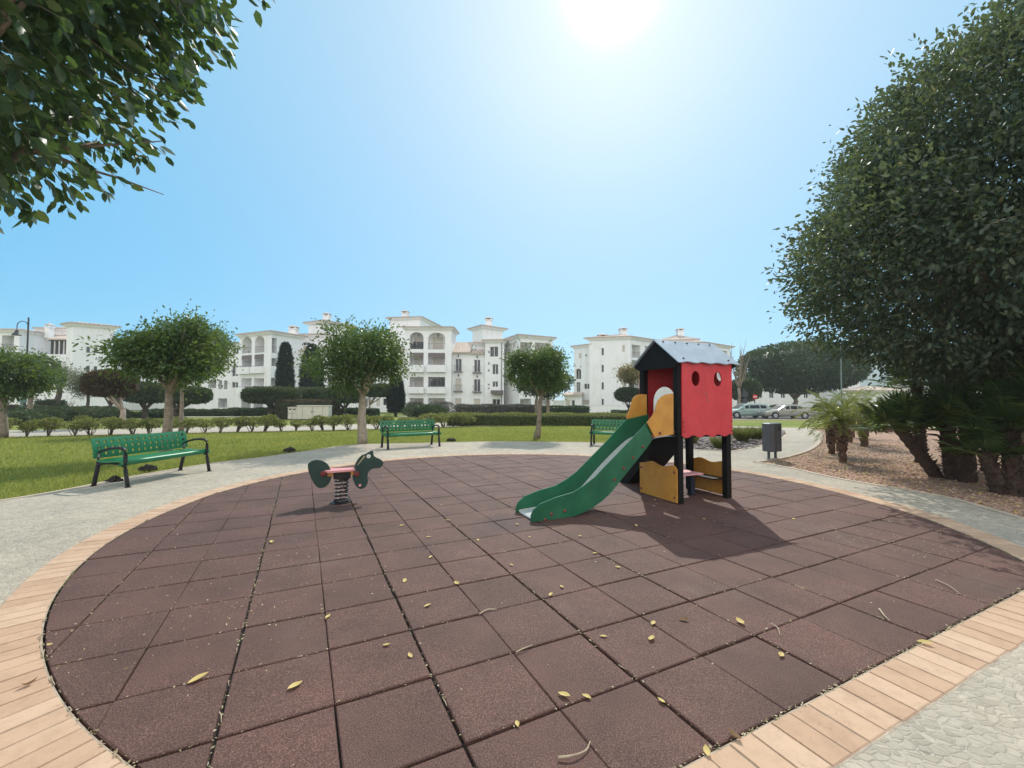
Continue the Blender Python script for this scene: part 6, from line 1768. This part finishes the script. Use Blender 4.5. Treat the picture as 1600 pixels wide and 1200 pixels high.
lamp(38, 655, 496, 'tall thin street lamp with a curled arm, rising above the trees at the far left', .95, 'arm', 'darkmetal', .07)
lamp(788.5, 649, 545, 'slender street lamp with one lantern in front of the stair tower windows', .7, 'lantern', 'darkmetal', .07)
lamp(514, 652, 596, 'slim dark post lamp just right of the cream cabinet', .5, 'low', 'darkmetal', .05)
lamp(345.5, 640, 612, 'short dark post lamp before the left loggias', .5, 'low', 'darkmetal', .08)
lamp(1315.5, 0, 541, 'bare pale green lamp column standing before the dark dome tree', .5, 'pole', 'polegreen', .06, dist=31)
# board on a post at the left
p = G(33.5, 656); t = thing('notice_board', 'pale green notice board post among the shrubs at the far left', 'sign', p); h = Q(33, 622, p.y).z - p.z
mb = MB(); mb.box((0, 0, h * .5), (.22, .12, h + .1)); mb.build('post', M['polegreen'], t); mb = MB(); mb.box((.12, -.08, h - .16), (.62, .05, .30)); mb.build('board', M['signgreen'], t, bevel=.01)
# no entry sign
p = Vector((fpt(1179.5, 47).x, 47, gz(47))); t = thing('no_entry_sign', 'round red no entry sign on a post behind the parked cars', 'sign', p); h = Q(1179, 620, 47).z - p.z
mb = MB(); mb.tube([(0, 0, -.1), (0, 0, h + .3)], .05, 8); mb.build('post', M['darkmetal'], t)
mb = MB(); mb.tube([(0, -.06, h), (0, -.09, h)], [.28, .28], 28); d_ = mb.build('disc', M['signred'], t); mb = MB(); mb.box((0, -.093, h), (.38, .012, .09)); mb.build('bar', M['white'], d_)
# dark twin disc signal left of it
p = Vector((fpt(1164, 47).x, 47, gz(47))); t = thing('road_sign', 'dark round sign seen from behind, left of the no entry sign', 'sign', p); h = Q(1164, 616, 47).z - p.z
mb = MB(); mb.tube([(0, 0, -.1), (0, 0, h + .4)], .05, 8); mb.build('post', M['darkmetal'], t)
mb = MB(); mb.tube([(0, -.06, h), (0, -.09, h)], [.36, .36], 24); mb.tube([(0, -.06, h - .75), (0, -.09, h - .75)], [.30, .30], 24); mb.build('disc', M['darkmetal'], t)

# ------------------------------------------------------------------ cars
def car(px, dist, label, paint, kind, flip=False, L=4.4):
    x = fpt(px, dist).x; t = thing('parked_car', label, 'car', (x, dist, gz(dist) - .045), R_(180) if flip else 0, 'cars parked along the road')
    # side outline: x from nose (-) to tail (+); rows of (x, belt z, roof z, half width)
    if kind == 'estate':
        st = [(-2.18, .55, .55, .62), (-2.1, .68, .68, .76), (-1.6, .80, .80, .84), (-1.15, .90, .92, .86), (-.55, .95, 1.36, .87), (-.1, .96, 1.46, .87), (.9, .97, 1.48, .87), (1.55, .98, 1.42, .86), (1.95, .96, 1.08, .84), (2.12, .88, .90, .80), (2.2, .55, .55, .72)]
    else:
        st = [(-2.2, .52, .52, .60), (-2.12, .64, .64, .74), (-1.6, .77, .77, .84), (-1.05, .87, .89, .86), (-.40, .91, 1.30, .86), (.05, .92, 1.40, .86), (.75, .93, 1.40, .86), (1.15, .94, 1.26, .86), (1.55, .93, .97, .85), (2.05, .90, .91, .80), (2.2, .58, .58, .70)]
    k = L / 4.4; vs, fs = [], []
    for x_, b_, r_, w in st:
        w2 = w * (1 - .22 * max(0, r_ - b_) / .5); x_ *= k
        vs += [(x_, -w * .93, .24), (x_, -w, .42), (x_, -w, b_ * .82), (x_, -w * .97, b_), (x_, -w2, r_ - .03), (x_, -w2 * .8, r_), (x_, w2 * .8, r_), (x_, w2, r_ - .03), (x_, w * .97, b_), (x_, w, b_ * .82), (x_, w, .42), (x_, w * .93, .24)]
    m = 12
    for i in range(len(st) - 1):
        for j in range(m): fs.append((i * m + j, i * m + (j + 1) % m, (i + 1) * m + (j + 1) % m, (i + 1) * m + j))
    fs += [tuple(range(m)), tuple(range((len(st) - 1) * m, len(st) * m))]
    mb = MB(); mb.add(vs, fs); body = mb.build('body', M[paint], t, smooth=False, bevel=.02)
    gl = [i for i, s in enumerate(st) if s[2] - s[1] > .25]
    for sg in (-1, 1):
        for a in range(len(gl) - 1):
            s0, s1 = st[gl[a]], st[gl[a + 1]]; g_ = .05
            def P(s, f, z):
                w2 = s[3] * (1 - .22 * max(0, s[2] - s[1]) / .5); lo, hi = s[3] * .97, w2; return (s[0] * k + f, sg * (lo + (hi - lo) * z + .006), s[1] + .03 + (s[2] - s[1] - .09) * z)
            mb = MB(); mb.add([P(s0, g_, 0), P(s1, -g_, 0), P(s1, -g_, 1), P(s0, g_, 1)], [(0, 1, 2, 3)]); mb.build('side_window', M['carglass'], t)
    f0, f1 = st[3], st[4]; r0, r1 = st[gl[-1]], st[gl[-1] + 1]
    for nm, s0, s1 in (('windscreen', f0, f1), ('rear_window', r1, r0)):
        dx = (s1[0] - s0[0]) * k; dz = s1[2] - s0[2]; n = Vector((-dz, 0, dx)).normalized() * .012
        if n.z < 0: n = -n
        a, b = Vector((s0[0] * k, 0, s0[2])), Vector((s1[0] * k, 0, s1[2])); A, B = a.lerp(b, .12) + n, a.lerp(b, .9) + n
        mb = MB(); mb.add([(A.x, -.66, A.z), (A.x, .66, A.z), (B.x, .55, B.z), (B.x, -.55, B.z)], [(0, 1, 2, 3)]); mb.build(nm, M['carglass'], t)
    for x_ in (-1.35 * k, 1.32 * k):
        for sg in (-1, 1):
            mb = MB(); mb.lathe([(.0, -.1), (.20, -.1), (.29, -.09), (.31, -.05), (.31, .05), (.29, .09), (.20, .095)], (0, 0, 0), 22)
            mb.v = [(a + x_, c * sg + sg * .80, b + .31) for a, b, c in mb.v]; w_ = mb.build('wheel', M['rubber'], t)
            mb = MB(); mb.lathe([(.0, .085), (.06, .10), (.19, .092), (.20, .098)], (0, 0, 0), 22); mb.v = [(a + x_, c * sg + sg * .80, b + .31) for a, b, c in mb.v]; mb.build('rim', M['alloy'], w_)
            mb = MB(); mb.tube([(x_, sg * .835, .33), (x_, sg * .872, .33)], [.37, .37], 22); mb.build('wheel_arch', M['rubber'], body)
    for sg in (-1, 1):
        mb = MB(); mb.box((-2.12 * k, sg * .55, .64), (.12, .30, .13)); mb.build('headlight', M['lampglass'], t, bevel=.02)
        mb = MB(); mb.box((2.10 * k, sg * .66, .80), (.12, .16, .24)); mb.build('tail_light', M['taillight'], t, bevel=.02)
        mb = MB(); mb.box((-.75 * k, sg * .95, .98), (.12, .16, .12)); mb.build('mirror', M[paint], t, bevel=.02)
    mb = MB(); mb.box((-2.17 * k, 0, .40), (.14, 1.5, .2)); mb.box((2.17 * k, 0, .42), (.14, 1.55, .22)); mb.build('bumper', M[paint], t, bevel=.04)
car(1166, 43.5, 'pale green estate car parked right of the red playhouse', 'carsage', 'estate', False, 4.7)
car(1226, 42.2, 'champagne saloon car parked behind the pale green estate car', 'carbeige', 'sedan', False, 4.7)
car(1312, 42.8, 'pale saloon car mostly hidden by the small date palms', 'carbeige', 'sedan', False, 4.5)
car(1372, 42.5, 'dark car seen low behind the palm trunks', 'cardark', 'estate', False, 4.4)
car(1442, 42.0, 'red car glimpsed between the fan palm trunks', 'carred', 'sedan', False, 4.4)

# ------------------------------------------------------------------ loose things
def mound(px, py, w, label, seed):
    p = G(px, py); r = np.random.default_rng(seed); t = MB()
    for i in range(34):
        a = r.uniform(0, 6.28); d = w * r.uniform(0, 1) ** .7; s_ = r.uniform(.02, .045)
        c = Vector((d * math.cos(a), d * .6 * math.sin(a), (1 - d / w) * .08 + .01)); t.box(c, (s_ * 2, s_ * 1.6, s_ * 1.3), Matrix.Rotation(r.uniform(0, 3), 3, (r.uniform(-1, 1), r.uniform(-1, 1), 1)))
    nn = 14; vs = [(0, 0, .085)] + [(w * k * math.cos(a) * r.uniform(.85, 1.1), w * .6 * k * math.sin(a) * r.uniform(.85, 1.1), .085 * (1 - k) - .01) for k in (.5, 1.0) for a in np.linspace(0, 6.283, nn, endpoint=False)]
    fs = [(0, 1 + i, 1 + (i + 1) % nn) for i in range(nn)] + [(1 + i, 1 + nn + i, 1 + nn + (i + 1) % nn, 1 + (i + 1) % nn) for i in range(nn)]
    t.add(vs, fs); o = t.build('soil_mound', M['soil']); o.location = (p.x, p.y, -.01); tag(o, label, 'soil mound')
mound(231, 733, .17, 'dark clump of dug soil on the lawn edge seen under the nearest bench', 401)
mound(178, 752, .12, 'small dark clump of soil by the near legs of the nearest bench', 404)
mound(453, 704, .20, 'dark clump of soil at the lawn edge above the spring horse', 402)
mound(705, 688.5, .17, 'dark clump of soil at the lawn edge right of the middle bench', 403)

LG = 'fallen leaves on the play area'
def fallen(px, py, size, m='leaf_fallen', label='small dry yellow leaf lying on the brown rubber tiles', group=LG, curl=.35, seed=0, z=.006):
    rr = random.Random(px * 7 + py * 13 + seed); p = G(px, py); n = 9; a = rr.uniform(0, 6.28); vs, fs = [], []; size *= rr.uniform(.62, .86); curl *= rr.uniform(.3, 1.0)
    tilt = rr.uniform(-.3, .3)
    for i in range(n):
        s_ = i / (n - 1); x = (s_ - .5) * size; w = size * .24 * math.sin(math.pi * min(1, s_ * 1.02 + .0)) ** .8 + .001; cz = curl * size * (2 * s_ - 1) ** 2 * .5
        for k in (-1, -.5, 0, .5, 1): vs.append((x, w * k, cz + abs(k) * w * .55 * (1 + tilt * k) + rr.uniform(0, .001)))
    for i in range(n - 1):
        for k in range(4): fs.append((i * 5 + k, i * 5 + k + 1, i * 5 + k + 6, i * 5 + k + 5))
    o_ = len(vs); vs += [(-.5 * size, -.001, curl * size * .5), (-.5 * size, .001, curl * size * .5), (-.72 * size, .0, curl * size * .55)]; fs.append((o_, o_ + 1, o_ + 2))
    mb = MB(); mb.add(vs, fs); o = mb.build('fallen_leaf', M[m], smooth=True); o.location = (p.x, p.y, z); o.rotation_euler = (rr.uniform(-.12, .12), rr.uniform(-.12, .12), a)
    return tag(o, label, 'leaf', group)
Z4 = [(365, 120), (485, 172), (495, 262), (480, 480), (298, 657), (402, 705), (570, 97), (855, 297), (1030, 430), (1265, 618), (880, 1010), (1330, 308), (1228, 245), (378, 368), (1080, 396), (705, 185), (935, 172), (880, 115), (1160, 168), (1190, 888)]
for i, (x, y) in enumerate(Z4): fallen(500 + x * .35, 780 + y * .35, rs.uniform(.055, .085), seed=i)
for x, y in [(860, 800), (1003, 715), (910, 777), (690, 790), (1100, 812), (600, 744), (688, 735), (1023, 722 + 60), (1240, 812), (820, 792)]: fallen(x, y, rs.uniform(.05, .075))
fallen(500 + 610 * .35, 780 + 380 * .35, .085, label='upright yellow leaf caught in a thin tile groove at the centre of the play area', group=None, curl=.6)
fallen(500 + 1412 * .35, 780 + 122 * .35, .085, label='yellow leaf lying in the shadow beside the slide foot', group=None)
fallen(500 + 1090 * .35, 780 + 882 * .35, .085, label='yellow leaf on a tile edge near the lower middle of the photo', group=None)
fallen(500 + 35 * .35, 780 + 530 * .35, .085, label='folded yellow leaf on a thin groove in the left half of the play area', group=None, curl=.5)
fallen(1000 + 55 * .375, 780 + 522 * .375, .10, label='long orange tinged leaf right of centre on the tiles', group=None)
fallen(1000 + 48 * .375, 780 + 588 * .375, .10, label='pale yellow pointed leaf just below the orange tinged one', group=None)
fallen(1000 + 182 * .375, 780 + 508 * .375, .09, 'leaf_brownfallen', 'curled brown leaf right of the two yellow leaves', None, .7)
fallen(1000 + 418 * .375, 780 + 517 * .375, .11, label='long dry leaf lying along a dark joint at the right', group=None)
fallen(1000 + 588 * .375, 780 + 655 * .375, .09, label='dry tan leaf at a tile corner in the lower right', group=None)
fallen(1000 + 1188 * .375, 780 + 608 * .375, .11, label='yellow leaf lying where the tiles meet the right hand bricks', group=None, z=.012)
fallen(1000 + 395 * .375, 780 + 1000 * .375, .08, 'leaf_brownfallen', 'brown leaf standing in the gap along the front bricks', None, .8, z=.012)
fallen(1000 + 278 * .375, 780 + 1065 * .375, .08, label='yellow leaf in the gap beside the front bricks at the bottom of the photo', group=None, z=.012)
fallen(1000 + 90 * .375, 780 + 848 * .375, .06, label='small yellow leaf in the diagonal joint near the front bricks', group=None)
fallen(845 * .3666, 760 + 828 * .3666, .13, label='largest curled yellow leaf with an orange tip in the lower left', group=None, curl=.55)
fallen(1258 * .3666, 760 + 858 * .3666, .10, label='flat yellow leaf right of the largest curled leaf', group=None)
fallen(1158 * .3666, 760 + 240 * .3666, .10, label='yellow leaf beside the long joint below the spring horse', group=None)
fallen(212 * .3666, 760 + 685 * .3666, .07, label='yellow leaf in the gap by the left hand bricks', group=None, z=.012)
fallen(125 * .3666, 760 + 853 * .3666, .09, 'leaf_brownfallen', 'curled brown leaf on the left hand border bricks', None, .8, z=.012)
def twig(pts, r, label):
    q = [G(*p) for p in pts]; c = q[0]; mb = MB(); s = spline([(p.x - c.x, p.y - c.y, .012 + .006 * (i % 2)) for i, p in enumerate(q)], 4)
    mb.tube(s, [r * (1 - .6 * i / len(s)) for i in range(len(s))], 6); o = mb.build('twig', M['twig'], smooth=True); o.location = (c.x, c.y, 0); tag(o, label, 'twig')
twig([(872, 1188), (895, 1187), (915, 1177), (922, 1165)], .0055, 'curved pale twig at the bottom centre of the photo')
twig([(1374, 954), (1382, 966), (1390, 972)], .007, 'short thick pale twig on the tiles at the right')
twig([(1462, 908), (1482, 918), (1500, 930)], .005, 'long thin twig along a joint at the far right')
twig([(1205, 977), (1215, 985), (1219, 996)], .005, 'thin bent twig below the right of centre')
twig([(749, 962), (762, 956), (776, 955)], .006, 'pale split leaf stalk lying along a joint in the middle')
twig([(806, 1022), (820, 1017), (832, 1011)], .005, 'pale stalk lying in a joint below the middle')

# litter that has gathered in the joints and against the bricks (nobody could count it)
def litter():
    r = np.random.default_rng(501); P = []
    def along(a, b, n, w):
        s = r.uniform(0, 1, n); a, b = np.array(a), np.array(b); d = b - a; L = np.linalg.norm(d); nn = np.array([-d[1], d[0]]) / L
        P.append(a + s[:, None] * d + nn * r.normal(size=n)[:, None] * w)
    for u in range(-8, 10):
        dens = 300 if u != -1 else 520
        along(TP(u, -18), TP(u, 8), dens, .006)
    for k in range(-18, 10): along(TP(-7, k), TP(9, k), 150, .005)
    for u in range(-8, 10): along(TP(u + .5, -18), TP(u + .5, 8), 24, .005)
    [along(PLAY[i], PLAY[(i + 1) % len(PLAY)], int(38 * (Vector(PLAY[i]) - Vector(PLAY[(i + 1) % len(PLAY)])).length) + 1, .010) for i in range(len(PLAY))]
    along(tuple(CHA - chd * 1.2), tuple(CHB + chd * .6), 420, .010)
    # crumbs strewn over the left and right corners
    for c, sd, n in (((-2.2, 3.2), (.7, .9), 420), ((4.4, 4.6), (.55, .5), 520), ((0.5, 5.5), (2.6, 2.6), 300), ((-2.54, 6.39), (.10, .10), 40), ((2.9, 6.4), (.4, .3), 60)):
        P.append(r.normal(size=(n, 2)) * np.array(sd) + np.array(c))
    P = np.concatenate(P); P = P[[inside(offs(PLAY, .015), x, y) for x, y in P]]
    n = len(P); Z = np.full((n, 1), .004); P3 = np.concatenate([P, Z], 1); D = unit(n, r); D[:, 2] *= .25
    V, F = leaf_arrays(P3, D, .0135, .45, .3, False, .6, r, 2.0)
    V[:, 2] = np.maximum(V[:, 2], .0035); o = npmesh('leaf_litter', V, F, M['litter']); o['kind'] = 'stuff'
    r = np.random.default_rng(503); E = offs(PLAY, .004); S = []
    mbs = MB()
    for k in range(90):
        i = int(r.integers(len(E))); a = Vector(E[i]); b_ = Vector(E[(i + 1) % len(E)]); t_ = (b_ - a).normalized() if (b_ - a).length > 1e-6 else Vector((1, 0)); L = r.uniform(.03, .11)
        q = [(a.x + t_.x * L * s_ + r.normal() * .006, a.y + t_.y * L * s_ + r.normal() * .006, .004 + .012 * r.uniform()) for s_ in (0, .3, .6, 1)]
        mbs.tube(q, [.0022, .003, .0026, .001], 4)
    for k in range(160):
        u = int(r.integers(-6, 8)); v_ = r.uniform(-16, 7); p = TP(u, v_); q2 = TP(u, v_ + r.uniform(.06, .16))
        if not inside(PLAY, p[0], p[1]): continue
        mbs.tube([(p[0] + r.normal() * .005, p[1] + r.normal() * .005, .003), ((p[0] + q2[0]) / 2 + r.normal() * .008, (p[1] + q2[1]) / 2 + r.normal() * .008, .007), (q2[0] + r.normal() * .005, q2[1], .003)], [.002, .003, .001], 4)
    o = mbs.build('dry_stalks', M['twig']); o['kind'] = 'stuff'
    # dry leaves over the gravel
    r = np.random.default_rng(502); n = 9000
    X = np.stack([r.uniform(5.8, 17, n), r.uniform(4, 16, n)], 1); k = np.array([inside(gl, x, y) for x, y in X]); X = X[k]
    w = np.exp(-((X[:, 0] - 9.0) / 3.2) ** 2) ; X = X[r.uniform(0, 1, len(X)) < w + .15]
    D = unit(len(X), r); D[:, 2] *= .2; V, F = leaf_arrays(np.concatenate([X, np.full((len(X), 1), .004)], 1), D, .055, .45, .4, False, .5, r, 2.0)
    V[:, 2] = np.maximum(V[:, 2], -.008); o = npmesh('leaf_litter', V, F, M['leaf_fallen']); o['kind'] = 'stuff'
litter()
def pebbles(name, poly, n, lo, hi, m, box, seed, bias=None, z0=-.016):
    r = np.random.default_rng(seed); X = np.stack([r.uniform(box[0], box[1], n), r.uniform(box[2], box[3], n)], 1)
    X = X[[inside(poly, x, y) for x, y in X]]
    if bias: X = X[r.uniform(0, 1, len(X)) < np.minimum(1, (bias / np.hypot(X[:, 0], X[:, 1])) ** 2)]
    s = r.uniform(lo, hi, (len(X), 3)); s[:, 2] *= .6
    a = np.array([[1, 0, 0], [0, 1, 0], [-1, 0, 0], [0, -1, 0], [0, 0, 1], [0, 0, -.4], [.62, .62, .55], [-.62, .62, .55], [-.62, -.62, .5], [.62, -.62, .55]])
    tri = np.array([[0, 6, 4], [6, 1, 4], [1, 7, 4], [7, 2, 4], [2, 8, 4], [8, 3, 4], [3, 9, 4], [9, 0, 4], [0, 1, 6], [1, 2, 7], [2, 3, 8], [3, 0, 9], [0, 5, 1], [1, 5, 2], [2, 5, 3], [3, 5, 0]])
    th = r.uniform(0, 6.28, len(X)); c, q = np.cos(th), np.sin(th)
    b = a[None] * (1 + r.uniform(-.22, .22, (len(X), len(a), 1))) * s[:, None, :]
    V = np.stack([b[..., 0] * c[:, None] - b[..., 1] * q[:, None] + X[:, 0:1], b[..., 0] * q[:, None] + b[..., 1] * c[:, None] + X[:, 1:2], b[..., 2] + z0 + np.array([gz(y) for y in X[:, 1]])[:, None] + s[:, None, 2] * .3], -1).reshape(-1, 3)
    F = (tri[None] + (np.arange(len(X)) * len(a))[:, None, None]).reshape(-1, 3)
    o = npmesh(name, V, F, m); o['kind'] = 'stuff'
M['pebble'] = leafmat('reddish pebble', [(0.0, (0.24, 0.125, 0.085)), (0.5, (0.44, 0.265, 0.185)), (1.0, (0.60, 0.45, 0.34))], (0, 0, 0), 0.0, 0.9, 0.2)
pebbles('gravel', gl, 42000, .010, .026, M['pebble'], (5.5, 16, 4, 17), 601, 7.5)
pebbles('stones', rbed, 5200, .035, .11, M['rock'], (4.5, 16, 12, 24), 602, None, -.02)
def tuft(px, py, h, label, seed):
    p = G(px, py); r = np.random.default_rng(seed); n = 900; t = thing('ornamental_grass', label, 'grass clump', p, 0, 'grass clumps in the stone bed')
    a = r.uniform(0, 6.28, n); P = np.stack([.10 * np.cos(a) * r.uniform(0, 1, n), .10 * np.sin(a) * r.uniform(0, 1, n), np.zeros(n)], 1)
    D = np.stack([np.cos(a) * .5, np.sin(a) * .5, np.full(n, 1.0)], 1) + unit(n, r) * .2
    D += unit(n, r) * .25; V, F = leaf_arrays(P * 1.6, D, h * .8, .018, .3, True, .5, r); npmesh('blades', V, F, M['leaf_lime'], t)
tuft(1160, 690, .55, 'tall green grass clump in the stone bed left of the bin', 611)
tuft(1182, 687, .5, 'green grass clump in the stone bed right behind the bin', 612)
tuft(1125, 701, .4, 'yellowish grass clump at the front of the stone bed', 613)
tuft(1080, 693, .35, 'small grass clump in the stone bed behind the playhouse posts', 614)
def blade_mat():
    m = M['grassblade']; nt = m.node_tree; b = [n for n in nt.nodes if n.type == 'BSDF_PRINCIPLED'][0]; src = b.inputs['Base Color'].links[0].from_socket
    n = noise(nt, .55, 6, .75); r = ramp(nt, [(.36, (.62, .70, .62)), (.5, (1, 1, 1)), (.64, (1.6, 1.22, 1.35))]); nt.links.new(n.outputs['Fac'], r.inputs[0])
    mu = nt.nodes.new('ShaderNodeMixRGB'); mu.blend_type = 'MULTIPLY'; mu.inputs[0].default_value = 1
    nt.links.new(src, mu.inputs[1]); nt.links.new(r.outputs[0], mu.inputs[2]); nt.links.new(mu.outputs[0], b.inputs['Base Color'])
blade_mat()
def lawn_blades():
    r = np.random.default_rng(701)
    poly = [(p.x, p.y) for p in spline(lawn_edge, 5)] + [(4.0, 14.2), (5.4, 16.2), (7.6, 18.6), (11, 22), (11.5, 24.5)] + [(p[0], p[1] - .1) for p in near[:8]][::-1] + [(-26, 8), (-16, 2)]
    poly = np.array(poly); got = []
    N = 1500000; X = np.stack([r.uniform(-24, 12, N), r.uniform(2, 28, N)], 1); d = np.hypot(X[:, 0], X[:, 1])
    X = X[r.uniform(0, 1, N) < np.minimum(1, (8.2 / d) ** 2.2)]
    ins = np.zeros(len(X), bool); j = len(poly) - 1
    for i in range(len(poly)):
        xi, yi = poly[i]; xj, yj = poly[j]
        c = ((yi > X[:, 1]) != (yj > X[:, 1])) & (X[:, 0] < (xj - xi) * (X[:, 1] - yi) / (yj - yi + 1e-12) + xi); ins ^= c; j = i
    X = X[ins]
    X = X[(np.abs(X[:, 0] / np.maximum(X[:, 1], .1)) < 1.5)]
    n = len(X); d = np.hypot(X[:, 0], X[:, 1])
    z = np.array([gz(y) for y in X[:, 1]]) - .07
    P = np.stack([X[:, 0], X[:, 1], z], 1); D = np.concatenate([r.normal(size=(n, 2)) * .45, np.ones((n, 1))], 1)
    h = (.030 + .030 * r.uniform(0, 1, n)) * (1 + .3 * np.sin(X[:, 0] * 1.7) * np.sin(X[:, 1] * 1.3)); w = np.maximum(.004, d * .00065)
    D /= np.linalg.norm(D, axis=1)[:, None]; S = np.stack([np.cos(a_ := r.uniform(0, 6.28, n)), np.sin(a_), np.zeros(n)], 1) * w[:, None]
    V = np.stack([P - S, P + S, P + D * (h + .04)[:, None]], 1).reshape(-1, 3); F = np.arange(3 * n).reshape(-1, 3)
    o = npmesh('grass', V, F, M['grassblade']); o['kind'] = 'stuff'
lawn_blades()

# ------------------------------------------------------------------ the sea air that pales the far houses
def haze():
    mb = MB(); mb.box((0, 430, 8.2), (704, 944, 21.4)); o = mb.build('haze', M['plaster']); o['kind'] = 'stuff'
    m = bpy.data.materials.new('sea air'); m.use_nodes = True; nt = m.node_tree; nt.nodes.clear(); out = nt.nodes.new('ShaderNodeOutputMaterial')
    v = nt.nodes.new('ShaderNodeVolumePrincipled'); v.inputs['Color'].default_value = (.95, .97, 1, 1); v.inputs['Density'].default_value = .0007; nt.links.new(v.outputs[0], out.inputs['Volume'])
    o.data.materials.clear(); o.data.materials.append(m)
haze()
